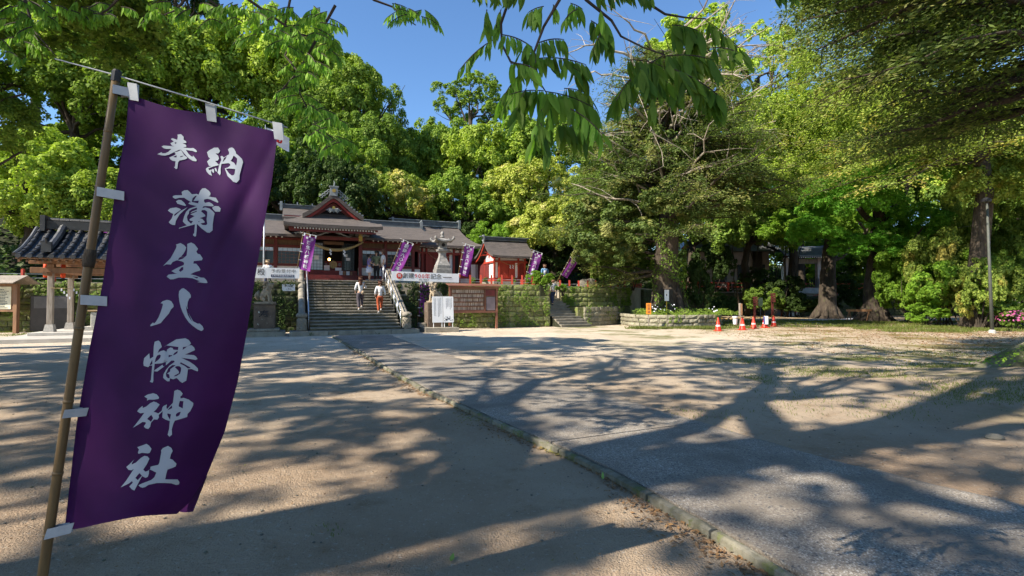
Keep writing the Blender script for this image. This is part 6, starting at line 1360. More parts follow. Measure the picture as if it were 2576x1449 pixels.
# great trees with layered sprays
def spray_tree(kind, lab, x, y, zb, trunk, R, z0, z1, m, n_br, per, leaf, seed, bark='bark', skip=None, rough=.38, dead=0, dens=1., twigs=True, az=None, prof=None, droop=.1):
    t = thing(kind, lab, 'tree', (x, y, zb), 'W'); rg = np.random.default_rng(seed); mb = MB(); Ps = []; Us = []; Vs = []
    tp_ = [Vector((x, y, zb-.2))] + [Vector((x + .25*math.sin(i*1.3+seed), y + .2*math.cos(i*1.7), lerp(zb, z1, i/7))) for i in range(0, 8)]
    if trunk: mb.tube(*dense(tp_, [trunk*1.5, trunk*1.25] + [trunk*(1-.12*i) for i in range(1, 8)], 4), 26)
    if trunk:
        for i in range(9):
            a = i*.7+.3; mb.tube([(x+math.cos(a)*trunk*1.9, y+math.sin(a)*trunk*1.9, zb-.15), (x+math.cos(a)*trunk*1.15, y+math.sin(a)*trunk*1.15, zb+.45), (x+math.cos(a)*trunk*.7, y+math.sin(a)*trunk*.7, zb+2.2)], [.16, .22*trunk+.05, .1], 7)
    roughen(mb, .16 if trunk and trunk > .6 else .05)
    dm = MB()
    for i in range(n_br):
        h = (i+rg.random())/n_br; z = lerp(z0, z1, h**.9); a = rg.uniform(*az) if az else rg.uniform(0, 2*math.pi)
        if skip and skip(h, a): continue
        pr = prof(h) if prof else math.sin(math.pi*(.12+.83*h))**.7
        Lb = R*pr*rg.uniform(.65, 1.05); rise = rg.uniform(-.05, .35)
        st_ = Vector((x, y, z - rise*Lb*.5)); d = Vector((math.cos(a), math.sin(a), 0)); e = st_ + d*Lb + Vector((0, 0, rise*Lb - droop*Lb))
        pts = branch(mb, st_, e, max(.03, trunk*.16 if trunk else .06), .015, rg, 6, .12, 6); 
        pa = np.array([tuple(p) for p in pts]); sd_ = np.array([-d.y, d.x, 0])
        n = int(per*dens*(Lb/R)); 
        tt = rg.uniform(.22, 1.03, n)**.8; ii = np.clip((tt*6).astype(int), 0, 5); fr = (tt*6-ii)[:, None]; base = pa[ii]*(1-fr)+pa[ii+1]*fr
        nt_ = 16; tw = rg.integers(0, nt_, n); twt = (tw+.5)/nt_; tt2 = .25+.78*twt; i2 = np.clip((tt2*6).astype(int), 0, 5); f2 = (tt2*6-i2)[:, None]; tb = pa[i2]*(1-f2)+pa[i2+1]*f2
        s_ = np.where(tw % 2 == 0, 1, -1)[:, None]; q = rg.uniform(0, 1, (n, 1)); wl = Lb*.34*(1-.55*twt)[:, None] + .25
        dn = np.array([d.x, d.y, 0])
        P = tb + (sd_*s_*.9 + dn*.55)*q*wl + rg.normal(0, .04+.009*Lb, (n, 3))*np.array([1, 1, .45 if rough < .5 else 1.3]) - np.array([0, 0, 1])*(q**2)*wl*.28
        dirv = unit(sd_*s_*.9 + dn*.6 + rg.normal(0, .35, (n, 3)) - np.array([0, 0, .2])); nr = unit(np.array([0, -.25, 1.]) + rg.normal(0, rough, (n, 3))); b = unit(np.cross(nr, dirv)); sz_ = leaf*rg.uniform(.6, 1.3, (n, 1))/2
        Ps.append(P); Us.append(dirv*sz_); Vs.append(b*sz_*.38)
        if twigs and i % 2 == 0:
            for k in range(0, nt_, 3):
                tt3 = .25+.78*(k+.5)/nt_; j = min(5, int(tt3*6)); f3 = tt3*6-j; p0 = Vector(pa[j]*(1-f3)+pa[j+1]*f3); w_ = Lb*.34*(1-.55*(k+.5)/nt_)+.25; v = Vector(tuple(sd_))*(1 if k % 2 == 0 else -1)*.9 + d*.55
                mb.tube([p0, p0+v*w_*.5, p0+v*w_ - Vector((0, 0, .28*w_))], [.02, .012, .005], 4, cap=False)
    for i in range(dead):
        h = rg.uniform(.3, 1.0); z = lerp(z0, z1, h); a = rg.uniform(math.pi, 2*math.pi); d = Vector((math.cos(a), math.sin(a), rg.uniform(-.1, .5))); p0 = Vector((x, y, z)); L_ = R*rg.uniform(.6, .95)
        pts = branch(dm, p0 + d*L_*.25, p0 + d*L_, .085, .014, rg, 7, .22, 6)
        for k in range(6): q = pts[rg.integers(2, 7)]; branch(dm, q, q + Vector(rg.normal(0, 1, 3))*L_*.17 + d*L_*.08, .022, .005, rg, 3, .25, 4)
    mb.build('trunk', M[bark], t, smooth=True)
    if dead: dm.build('dead_branches', M['bark_pale'], t, kind='stuff')
    me = quads('crown', np.concatenate(Ps), np.concatenate(Us), np.concatenate(Vs)); me.materials.append(L[m]); o = put('crown', me, t); o['kind'] = 'stuff'; o.location = -offset_of(t); return t
GT = at(1688, 787, 31.2)
spray_tree('great_yew_tree', 'great dark spreading tree with pale dead twigs inside the low curved wall', GT.x, 31.6, .6, .82, 7.2, 2.9, 17.0, 'yew', 240, 1250, .135, 3, dead=40, rough=.65, skip=lambda h, a: (h < .26 and (math.cos(a) > -.25 if h < .17 else math.cos(a) > .1)) or (h < .34 and math.cos(a) < -.2 and math.sin(a) < .25),
           prof=lambda h: (.72+.35*math.sin(math.pi*min(1, h*1.6))) if h < .55 else .95-(h-.55)*1.35)
gt = [o for o in S.collection.objects if o.name.startswith('great_yew_tree')][0]
for dx, dy, dz, sx, sz, ms in ((-2.5, 0, 5.2, .95, .75, DK[0]), (2.4, .5, 7.6, .85, .7, DK[1]), (0, .3, 9.5, .9, .8, DK[0]), (-3.8, -.5, 3.6, .5, .42, DK[1])):
    o = put('crown', ms[0], gt); o.location = Vector((dx, dy, dz)); o.scale = (sx, sx, sz); o['kind'] = 'stuff'; ms[0].materials or ms[0].materials.append(L['yew'])
    o.material_slots[0].link = 'OBJECT'; o.material_slots[0].material = L['yew']
# ivy and small growth clothing the great trunk
def scatter(name, lab, cat, P, D, leaf, m, kind='stuff', asp=.42, seed=1, flat=.3):
    rg = np.random.default_rng(seed); U, V = leaf_axes(rg, D, leaf, asp, flat); me = quads(name, P, U, V); me.materials.append(L[m]); o = put(name, me); o['kind'] = kind
    if lab: o['label'] = lab
    if cat: o['category'] = cat
    return o
rg = np.random.default_rng(77); n = 5200; a = rg.uniform(0, 6.28, n); z = rg.uniform(.7, 6.5, n); r = 1.02 + rg.normal(0, .06, n) + .25*(z < 1.6)*(1.6-z)
keep = (np.sin(a*3+z*1.7)+np.sin(z*2.3) > -.2); a, z, r = a[keep], z[keep], r[keep]
scatter('ivy', 'ivy clothing the trunk of the great dark tree', 'ivy', np.stack([GT.x+r*np.cos(a), 31.6+r*np.sin(a), z], 1), np.stack([np.cos(a), np.sin(a), a*0], 1), .13, 'mid', seed=4)
spray_tree('olive_conifer', 'big olive-green tree with long level sprays behind the lamp post', 25.8, 28.5, .0, .5, 11.0, 9.6, 26, 'torreya', 120, 1400, .15, 11, rough=.75, droop=.28, az=(math.pi*.62, math.pi*1.65), prof=lambda h: 1.0-.25*abs(h-.5), dead=14)
spray_tree('dark_conifer', 'dark near conifer whose boughs hang into the upper right corner', 11.2, 9.6, .2, .7, 5.6, 5.6, 13, 'yew', 95, 1700, .11, 19, rough=.6, az=(math.pi*.45, math.pi*1.3), prof=lambda h: .75+.3*h, droop=.22)
oc = [o for o in S.collection.objects if o.name.startswith('olive_conifer')][0]
for dx, dy, dz, sx, sz, ms in ((-1, 1, 11, .8, .7, K[1]), (-2, -1, 19, 1.0, .8, K[3]), (3, 0, 8, .9, .9, K[2])):
    o = put('crown', ms[0], oc); o.location = Vector((dx, dy, dz)); o.scale = (sx, sx, sz); o['kind'] = 'stuff'; ms[0].materials or ms[0].materials.append(L['torreya'])
    o.material_slots[0].link = 'OBJECT'; o.material_slots[0].material = L['torreya']
nc = [o for o in S.collection.objects if o.name.startswith('dark_conifer')][0]
for dx, dy, dz, sx, sz, ms in ((-.6, 2.2, 7.6, .42, .3, DK[0]), (-2.3, 3.0, 9.3, .4, .26, DK[1]), (1.2, 3.0, 8.6, .5, .4, DK[1])):
    o = put('crown', ms[0], nc); o.location = Vector((dx, dy, dz)); o.scale = (sx, sx, sz); o['kind'] = 'stuff'; o.material_slots[0].link = 'OBJECT'; o.material_slots[0].material = L['yew']
# two great trunks on the right
def big_trunk(kind, lab, u, v, Y, rb, ztop, crown, lean=0., zb=0.):
    p = Vector((at(u, v, Y).x, Y, zb)); t = thing(kind, lab, 'tree', tuple(p), 'W'); rg = np.random.default_rng(int(u)); mb = MB()
    pts = [p + Vector((0, 0, -.2)), p + Vector((0, 0, .25)), p + Vector((0, 0, 1.2)), p + Vector((lean*.2, 0, ztop*.4)), p + Vector((lean*.5+.2, 0, ztop*.7)), p + Vector((lean, 0, ztop))]
    mb.tube(*dense(pts, [rb*1.65, rb*1.3, rb*.98, rb*.82, rb*.72, rb*.5]), 28)
    for i in range(8):
        a = i*.79+.2; c_, s_ = math.cos(a), math.sin(a); mb.tube([p+Vector((c_*rb*2.1, s_*rb*2.1, -.12)), p+Vector((c_*rb*1.35, s_*rb*1.35, .3)), p+Vector((c_*rb*.7, s_*rb*.7, 1.4))], [.08, .2, .1], 7)
    roughen(mb, .14)
    for dx, dy, dz, r in crown[0]: branch(mb, pts[4 if r > .2 else 3], p + Vector((dx, dy, dz)), r, r*.35, rg, 6, .1, 9)
    mb.build('trunk', M['bark'], t, smooth=True)
    for (dx, dy, dz, sx, sz, ms, m) in crown[1]:
        o = put('crown', ms[0], t); o.location = Vector((dx, dy, dz)); o.rotation_euler = (0, 0, dx); o.scale = (sx, sx, sz); o['kind'] = 'stuff'
        if not ms[0].materials: ms[0].materials.append(L[m])
        o.material_slots[0].link = 'OBJECT'; o.material_slots[0].material = L[m]
    return t
big_trunk('camphor_tree', 'great camphor with scarred trunk left of the gravelled drive', 2080, 797, 44, .68, 12, ([(-4, 0, 15, .35), (3, 1, 16, .35), (-6, -1, 11, .25), (5, 0, 11.5, .2)], [(-3.5, 0, 16, 1.15, .95, K[1], 'bright'), (4, 1, 17, 1.1, .9, K[2], 'bright'), (-6.5, -1, 11.5, .75, .6, K[0], 'bright'), (-3.2, -1.5, 7.4, .7, .42, K[3], 'maple'), (2.2, -1, 7.8, .6, .45, K[1], 'maple')]), lean=1.2)
big_trunk('ginkgo_tree', 'bright green ginkgo with mottled trunk right of the gravelled drive', 2200, 808, 37, .68, 10, ([(-3, -1, 10, .25), (3, 0, 11, .3), (-2.5, -2, 7, .15), (2, -2, 6.5, .15)], [(-2.5, -1.5, 8.2, .72, .62, K[3], 'ginkgo'), (1.5, -1.5, 6.6, .55, .42, K[0], 'ginkgo'), (3.5, 0, 11, .7, .6, K[1], 'ginkgo'), (-4.6, -1, 6.2, .42, .32, K[2], 'ginkgo'), (-1.6, -1.5, 5.0, .5, .34, K[1], 'ginkgo'), (2.8, -1.2, 4.4, .55, .42, K[3], 'ginkgo')]), lean=.6)
# shrubs and thin trees on the right
def bush(lab, u, v, Y, w, h, m, ms=0, kind='shrub', zb=0., group=None, stems=5):
    p = Vector((at(u, v, Y).x, Y, zb)); t = thing(kind, lab, 'shrub', tuple(p), 'W', group=group); me, C_ = CBUSH[ms]; rg = np.random.default_rng(int(u+Y)); mb = MB(); R_ = w/2/2.9
    for i in range(stems): q = C_[rg.integers(len(C_))]; branch(mb, p + Vector((rg.normal(0, .1), rg.normal(0, .1), -.1)), p + Vector((q[0]*R_, q[1]*R_, h*.5+q[2]*h/2/2.5)), .045, .012, rg, 5, .2, 5)
    mb.build('stems', M['bark_dark'], t); o = put('foliage', me, t); o.location = (0, 0, h*.52); o.scale = (R_, R_, h/2/2.5); o.rotation_euler = (0, 0, rg.uniform(0, 6)); o['kind'] = 'stuff'
    if not me.materials: me.materials.append(L[m])
    o.material_slots[0].link = 'OBJECT'; o.material_slots[0].material = L[m]; return t
for a in (('arching green shrub just right of the ginkgo trunk', 2290, 812, 35, 4.2, 4.2, 'maple', 0), ('tall green shrub left of the lamp post', 2370, 816, 31, 4.6, 6.2, 'torreya', 1), ('olive shrub directly behind the lamp post foot', 2450, 818, 29.5, 4.4, 4.6, 'torreya', 0), ('dark leafy shrub at the right edge above the azalea', 2560, 812, 31, 5.2, 7.5, 'mid', 1),
          ('big bright green shrub between ginkgo and tall shrubs', 2300, 812, 33.5, 5.4, 5.6, 'maple', 1), ('broad yellow-green shrub left of the lamp post foot', 2405, 816, 29.8, 4.6, 4.4, 'maple', 0), ('bright shrub behind the azalea bush', 2545, 814, 29.0, 4.6, 4.6, 'camphor', 1), ('bushy green shrub in front of the olive tree trunk', 2462, 815, 27.6, 2.8, 3.6, 'torreya', 1), ('low bright shrub at the foot of the tall right-hand shrubs', 2330, 820, 30, 2.6, 1.5, 'maple', 1), ('low green shrub right of the lamp post', 2530, 822, 27.5, 2.8, 1.6, 'mid', 0), ('tall thin leaved tree rising behind the lamp post', 2440, 790, 34, 5.5, 9.0, 'torreya', 0), ('green thicket right of the ginkgo crown', 2330, 790, 38, 6, 8.0, 'maple', 1),
          ('dark shrub under the trees before the ramp wall', 2010, 800, 47, 4, 2.0, 'dark', 0), ('dark leafy shrub right of the great trunk', 1760, 780, 33, 2.4, 3.6, 'dark', 1), ('leafy shrub in front of the shaded wall', 1815, 800, 41, 2.6, 2.2, 'dark', 0), ('dark broad shrub below the pale building wall', 1900, 745, 50, 3.6, 2.6, 'dark', 1), ('dark leafy undergrowth between the two great trunks', 2145, 800, 49, 4.4, 3.6, 'dark', 0), ('dark spreading shrub under the camphor left of its trunk', 1985, 800, 47.5, 4.6, 4.0, 'dark', 1), ('green shrub behind the red signposts', 1925, 798, 48, 4.2, 3.2, 'mid', 0), ('tall leafy shrub hiding the left part of the pale building', 1795, 745, 49, 4.4, 5.2, 'dark', 0), ('drooping green shrub left of the great trunk above the wall', 1590, 735, 34.5, 4.0, 2.8, 'mid', 1), ('feathery green shrub around the half hidden banner', 1530, 735, 37.5, 3.2, 3.0, 'mid', 0)):
    bush(a[0], *a[1:5], a[5], a[6], a[7], zb=(.6 if a[1] == 1760 else 2.3 if a[1] in (1590, 1530, 1900, 1795) else 0.))
for a in (('slender tree screening the pale building wall', 1880, 790, 50, 5.0, 10.5, 'mid', 0), ('slim tree beside the roofed porch of the pale building', 1985, 790, 50, 3.0, 9.8, 'maple', 1)):
    t = bush(a[0], *a[1:5], a[5], a[6], a[7], kind='slim_tree'); 
    for o in children_of(t):
        if o.name.startswith('foliage'): o.scale.z *= .42; o.location.z = a[5]*.78
    t['category'] = 'tree'; mb = MB(); p = t.location; rg = np.random.default_rng(9)
    for k in range(4): branch(mb, (p.x-.6+.4*k, p.y, 0), (p.x-1.2+.9*k, p.y, a[5]*.75), .09, .04, rg, 6, .06, 6)
    mb.build('trunk', M['bark_dark'], t)
az_ = bush('azalea bush in pink flower at the right edge', 2552, 822, 26.5, 1.7, 1.0, 'mid', 1)
rg = np.random.default_rng(5); n = 150; d = unit(rg.normal(0, 1, (n, 3))); d[:, 2] = np.abs(d[:, 2]); P = d*np.array([.72, .7, .52]) + np.array([0, 0, .5])
U, V = leaf_axes(rg, d, .1, .8); me = quads('petals', P[:n], U, V); me.materials.append(L['azalea']); o = put('petals', me, az_); o['kind'] = 'stuff'
fl = bush('bright fern-like plant spilling over the wall beside the narrow stairs', 1358, 735, 30.6, 1.9, 1.15, 'maple', 0, kind='fern', zb=2.15)
bush('small green clump on the wall right of the narrow stairs', 1412, 742, 31.5, 1.0, .7, 'maple', 1, kind='fern', zb=1.9)
for i, (u, Y) in enumerate(((1190, 30.9), (1222, 31.1), (1257, 31.3), (1292, 31.5))): bush('weed growing round a railing post, number %s from the donor board' % ('one', 'two', 'three', 'four')[i] if 0 else ('tuft of weeds at the railing post above the brown rack', 'tuft of weeds at the railing post left of the shrine doors', 'tuft of weeds at the ivy-clad railing post under the shrine rope', 'tuft of weeds at the railing post nearest the fourth banner')[i], u, 716, Y, .4, .5, 'camphor', 1, kind='weed', zb=TZ, stems=2)
# flowers and weeds on the planter
rg = np.random.default_rng(8); n = 3600; x = rg.uniform(7.2, 13.0, n); y = rg.uniform(29.2, 31.5, n); zz_ = .7+rg.uniform(0, .38, n)*(.3+.7*np.abs(np.sin(x*2.7)))
ok = (y > 28.9+.12*np.abs(x-9.5)); scatter('weeds', 'mixed weeds on top of the low curved planter wall', 'weeds', np.stack([x, y, zz_], 1)[ok], np.tile([0, -.3, .3], (ok.sum(), 1)).astype(float), .12, 'camphor', asp=.16, seed=2, flat=.1)
n = 26; x = rg.choice([8.3, 9.0, 11.9, 11.3, 8.0], n)+rg.normal(0, .22, n); me = scatter('white_flowers', 'tiny white flowers among the planter weeds', 'flowers', np.stack([x, rg.uniform(29.3, 30, n), 1.0+rg.uniform(-.1, .3, n)], 1), np.tile([0, -1., .3], (n, 1)), .07, 'bloom', asp=.9); me.data.materials[0] = M['paper']
# hillside undergrowth, hangings over walls
rg = np.random.default_rng(12); n = 60000; s_ = rg.uniform(-45, 75, n); d_ = 18.5+rg.uniform(0, 1, n)**1.5*45; X = O0[0]+s_*ES[0]+d_*ED[0]; Y = O0[1]+s_*ES[1]+d_*ED[1]; Z = np.array([hz(a, b) for a, b in zip(X, Y)]) + rg.uniform(0, 2.2, n)*(.4+.6*np.sin(X*.8)*np.sin(Y*.7))
scatter('undergrowth', 'dark undergrowth covering the wooded slope behind the halls', 'undergrowth', np.stack([X, Y, Z], 1), np.tile([0, -.6, .5], (n, 1)), .42, 'dark', seed=9)
def wall_growth(name, lab, a, b, z0, z1, n, leaf, m, seed, off=.1):
    rg = np.random.default_rng(seed); t = rg.random(n); z = z0+(z1-z0)*rg.random(n); k = np.sin(t*23+seed)+np.sin(z*5+t*9)+np.sin(t*61) > .1-.5*(z-z0)/(z1-z0); t, z = t[k], z[k]; a = np.array(a[:2]); b = np.array(b[:2]); q = a+(b-a)*t[:, None]; nr = np.array([b[1]-a[1], a[0]-b[0]]); nr = nr/np.linalg.norm(nr)
    q = q + nr*(off+rg.random(len(t))[:, None]*.1); return scatter(name, lab, 'moss and ferns', np.column_stack([q, z]), np.tile([nr[0], nr[1], .3], (len(t), 1)), leaf, m, seed=seed)
wall_growth('wall_moss', 'moss and small ferns growing over the wall by the narrow stairs', F(7.1, 3.05), F(13.1, 2.78), .1, 2.45, 4200, .09, 'mid', 3)
wall_growth('wall_moss', 'thick creeping green over the wall right of the narrow stairs', F(14.8, 4.35), Vector((8.0, 34.9, 0)), 1.2, 2.4, 5200, .1, 'mid', 5)
wall_growth('wall_moss', 'green moss patches on the pale lower wall right of the narrow stairs', F(15.3, 2.6), Vector((7.2, 33.6, 0)), .1, 1.2, 900, .09, 'camphor', 6)
wall_growth('wall_moss', 'dark moss and leaves on the dark-coloured wall beside the main stairs', F(-5.2, 3.1), F(-.4, 3.1), .1, 2.5, 3800, .1, 'dark', 7)
wall_growth('wall_moss', 'dark moss and leaves on the wall behind the right lion-dog', F(4.4, 3.1), F(7.2, 3.05), .1, 2.5, 2600, .1, 'dark', 8)
wall_growth('wall_moss', 'moss and leaves on the wall behind the pavilion', F(-16.5, 8.35), F(-6, 8.35), .1, 2.5, 9000, .1, 'mid', 9)
wall_growth('wall_moss', 'green growth along the top of the low curved wall', Vector((8.6, 28.6, 0)), Vector((11.8, 29.8, 0)), .3, .8, 700, .09, 'camphor', 10)
# grass at the foot of walls and on the right
def grass(name, lab, polys, n, h, m='grass', seed=1):
    rg = np.random.default_rng(seed); P = []
    for (x0, x1, y0, y1, w) in polys:
        k = int(n*w); x = rg.uniform(x0, x1, k); y = rg.uniform(y0, y1, k); e = np.sin(x*1.9+y*.7)+np.sin(y*2.3-x*.6)+rg.normal(0, .5, k) > .3; P.append(np.stack([x[e], y[e]], 1))
    P = np.concatenate(P); n = len(P); hgt = h*rg.uniform(.5, 1.3, n); dr = unit(np.stack([rg.normal(0, .35, n), rg.normal(0, .35, n), np.ones(n)], 1)); gzv = np.array([gz(a, b) if b < 22 else 0 for a, b in P])
    C_ = np.column_stack([P, gzv+hgt*.45]); U = dr*hgt[:, None]*.5; V = unit(np.cross(dr, rg.normal(0, 1, (n, 3))))*h*.1; me = quads(name, C_, U, V); me.materials.append(L[m]); o = put(name, me); o['kind'] = 'stuff'; o['label'] = lab; o['category'] = 'grass'; return o
grass('grass', 'thin patches of grass on the bare ground at the right', [(4.5, 11, 8.5, 13.5, 1), (9, 20, 13, 17, .8), (6, 10, 5.5, 8.5, .35), (2, 9, 6.5, 9, .1)], 26000, .045, seed=3)
grass('grass', 'ragged grass verge below the right-hand shrubs and planter wall', [(18, 36, 24.5, 30, 1), (6, 13, 27.3, 28.5, .25), (12, 26, 29, 38, .5), (18, 32, 34, 38, .4)], 30000, .16, seed=4)
grass('grass', 'mossy grass strip before the wall left of the pavilion', [(-26, -17, 21.5, 25.5, 1)], 9000, .1, seed=5)
grass('grass', 'small grass tufts in the sand near the camera', [(-1.9, -1.7, 4.4, 4.6, .03), (-1.3, -1.1, 3.3, 3.5, .025), (.35, .5, 4.2, 4.35, .04), (3.1, 3.3, 7.9, 8.2, .1)], 1400, .03, seed=8)
# fallen leaves
def litter(name, lab, P, size, m, seed=1):
    rg = np.random.default_rng(seed); n = len(P); nr = unit(np.array([0, 0, 1.]) + rg.normal(0, .3, (n, 3))); t = unit(np.cross(nr, rg.normal(0, 1, (n, 3)))); b = np.cross(nr, t); s = size*rg.uniform(.6, 1.3, (n, 1))/2
    me = quads(name, P, t*s, b*s*.45); me.materials.append(L[m]); o = put(name, me); o['kind'] = 'stuff'; o['label'] = lab; o['category'] = 'fallen leaves'; return o
rg = np.random.default_rng(21); ys_ = 2.2+rg.uniform(0, 1, 2600)**1.4*15; xs_ = np.array([polyint(PL, y) for y in ys_]) - .07 - np.abs(rg.normal(0, .1, 2600))*(1+.8*np.sin(ys_*2.3)); litter('fallen_leaves', 'dry leaves gathered along the left kerb of the path', np.column_stack([xs_, ys_, np.array([gz(a, b) for a, b in zip(xs_, ys_)])+.012]), .042, 'litter', 3)
n = 17000; x = rg.uniform(9, 34, n); y = rg.uniform(12.5, 27, n); k = (x-9)*.06+rg.random(n)*.9 > .55; litter('fallen_leaves', 'carpet of brown leaves on the ground at the right', np.column_stack([x, y, np.array([gz(a, b) for a, b in zip(x, y)])+.015])[k], .085, 'litter', 4)
n = 6500; x = rg.uniform(-9, 9, n); y = 2+rg.uniform(0, 1, n)**1.3*15; litter('fallen_leaves', 'scattered dry leaf bits over the open sand', np.column_stack([x, y, np.array([max(gz(a, b), 0) for a, b in zip(x, y)])+.012]), .022, 'litter', 5)
# single green leaves, twigs and stones lying near
def leaf_mesh(name, L_=1., W_=.27, fold=.12, bend=.12, n=6):
    mb = MB(); pts = []
    for i in range(n+1):
        t = i/n; w = W_*.5*math.sin(math.pi*t**.85)**.9*(1 if t < 1 else 0); z = -bend*math.sin(t*math.pi)*.5
        pts.append((t*L_, w, z))
    vs = []; fs = []
    for x, w, z in pts: vs += [(x, -w, z+fold*w), (x, 0, z), (x, w, z+fold*w)]
    for i in range(n): fs += [(3*i, 3*i+1, 3*i+4, 3*i+3), (3*i+1, 3*i+2, 3*i+5, 3*i+4)]
    mb.add(vs, fs); return mb.mesh(name, smooth=True)
LM = [leaf_mesh('leaf', W_=.24), leaf_mesh('leaf', W_=.26, fold=.35, bend=.3), leaf_mesh('leaf', W_=.21, fold=-.15, bend=-.2)]
fresh = leaf_mat('fresh_leaf', (.22, .38, .07), (.2, .34, .06), .3, .1); dry = leaf_mat('dry_leaf', (.3, .24, .14), (.26, .2, .12), .1, .05)
for i, (u, v, s, yaw, mm, lab) in enumerate(((1134, 1420, .085, 1.5, fresh, 'single bright green leaf lying on the sand below the middle'), (1516, 1213, .07, 1.35, fresh, 'green leaf standing against the kerb by the trunk shadow'), (1628, 1268, .06, .2, fresh, 'small green leaf tucked under the kerb further down'), (1002, 1147, .03, .5, dry, 'small pale leaf on the sand left of the path'), (1080, 1318, .035, 2.5, dry, 'curled dry leaf bit inside the broad trunk shadow'), (405, 1352, .045, .7, dry, 'curled dark leaf on the sand beside the near banner'))):
    p = gr(u, v); o = put('fallen_leaf', LM[0].copy(), None); o.data.materials.append(mm); o.location = (p.x, p.y, gz(p.x, p.y)+.018); o.scale = (s, s*1.3, s); o.rotation_euler = (.1, -.1 if i != 1 else -.8, yaw); tag(o, lab, 'leaf')
for i, (u, v, r, lab) in enumerate(((2475, 1000, .06, 'rounded grey stone at the foot of the mossy root'), (2500, 1105, .07, 'small dark stone in the shade at the right'), (2120, 968, .06, 'weathered root knob in the bare ground'), (2290, 950, .08, 'dark stump remnant in the grass left of the root'), (2180, 955, .07, 'broken stone in the bare patch beside the stump remnant'))):
    p = gr(u, v); bm = bmesh.new(); bmesh.ops.create_icosphere(bm, subdivisions=2, radius=r)
    for q in bm.verts: q.co *= 1+.3*mnoise.noise(q.co*6+Vector((i*3, 0, 0))); 
    me = bpy.data.meshes.new('stone'); bm.to_mesh(me); bm.free(); o = put('ground_stone', me, None, M['rock']); o.location = (p.x, p.y, gz(p.x, p.y)+r*.2); o.scale = (1.3, 1, .6); tag(o, lab, 'stone')
# pebbles
n = 1500; x = rg.uniform(-8, 8, n); y = 2+rg.uniform(0, 1, n)**1.5*14; mb = MB()
for a, b in zip(x, y): r = rg.uniform(.005, .014); mb.lathe([(r*.6, 0), (r, r*.5), (.1*r, r*.9)], (a, b, gz(a, b)), 5)
mb.build('pebbles', M['rock'], None, kind='stuff'); bpy.data.objects['pebbles']['label'] = 'small pebbles strewn over the sandy ground'; bpy.data.objects['pebbles']['category'] = 'pebbles'
# mossy root flare at the right edge
rt = thing('mossy_tree', 'mossy root flare and trunk of the near tree cut off by the right edge', 'tree', (11.4, 9.3, .1), 'W')
mb = MB(); mb.tube([(11.4, 9.3, -.2), (11.3, 9.3, .5), (11.3, 9.3, 1.6), (11.6, 9.4, 3.2), (11.9, 9.5, 6)], [1.6, 1.15, .8, .65, .5], 16)
for dx, dy, ln in ((-1.35, -.15, 1), (-1.1, -.9, .9), (-1.25, .7, .8), (-.3, -1.3, 1)): mb.tube([(11.4+dx*1.8, 9.3+dy*1.8, -.02), (11.4+dx*1.35, 9.3+dy*1.35, .2), (11.4+dx*.7, 9.3+dy*.7, .8), (11.4, 9.3, 2.0)], [.1, .2, .28, .2], 9)
roughen(mb, .2, 1.1)
mb.build('trunk', mat('mossy_bark', (.2, .19, .12), (.11, .12, .045), scale=2, rough=.95, bump=.9, bscale=8, rnd=0, patch=(.14, .17, .045), patch_at=.52, pscale=3.6, patch2=(.3, .26, .2), p2_at=.6, p2scale=5), rt, smooth=True)
rg = np.random.default_rng(31); n = 2600; a = rg.uniform(math.pi*.55, math.pi*1.5, n); q = rg.uniform(0, 1, n); r = 1.05+1.5*(1-q)**2; z = 1.5*q**1.5; k = np.sin(a*5+z*3)+np.sin(a*11) > -.1; a, r, z = a[k], r[k], z[k]
scatter('ivy', 'small leaved creeper on the mossy root at the right edge', 'ivy', np.stack([11.4+r*np.cos(a), 9.3+r*np.sin(a), z+.1+np.array([gz(11.4+i*math.cos(j), 9.3+i*math.sin(j)) for i, j in zip(r, a)])], 1), np.stack([np.cos(a)*.6, np.sin(a)*.6, a*0+.8], 1), .055, 'maple', seed=14)
# ------------------------------------------------------------------ shade trees behind and left of the camera
def shade_tree(lab, x, y, r, pts, crowns, zb=0.):
    t = thing('camphor_tree', lab, 'tree', (x, y, zb), 'W'); rg = np.random.default_rng(int(abs(x*7+y*3))); mb = MB(); P_ = [Vector(p) for p in pts]
    mb.tube([Vector((x, y, -.2)), Vector((x, y, .5))] + P_, [r*1.5, r*1.15] + [r*(1-.1*i) for i in range(len(P_))], 14)
    for (cx_, cy_, cz_, sx, sz, ms, m) in crowns:
        br = min(P_, key=lambda p: abs(p.z-cz_+3)); e = Vector((cx_, cy_, cz_)); branch(mb, br, e, r*.42, r*.12, rg, 6, .12, 9)
        for _ in range(5): branch(mb, br.lerp(e, .6), e + Vector(rg.normal(0, 1.6, 3)), r*.16, .03, rg, 4, .15, 6)
        o = put('crown', ms[0], t); o.location = e - offset_of(t); o.rotation_euler = (0, 0, {(-8, -5): 1.963, (-15.5, -3.5): 2.487, (-13.5, -8.5): 3.011}.get((cx_, cy_), cx_*1.7)); o.scale = (sx, sx, sz); o['kind'] = 'stuff'
        if not ms[0].materials: ms[0].materials.append(L[m])
        o.material_slots[0].link = 'OBJECT'; o.material_slots[0].material = L[m]
    mb.build('trunk', M['bark'], t, smooth=True); return t
SH = CSHADE
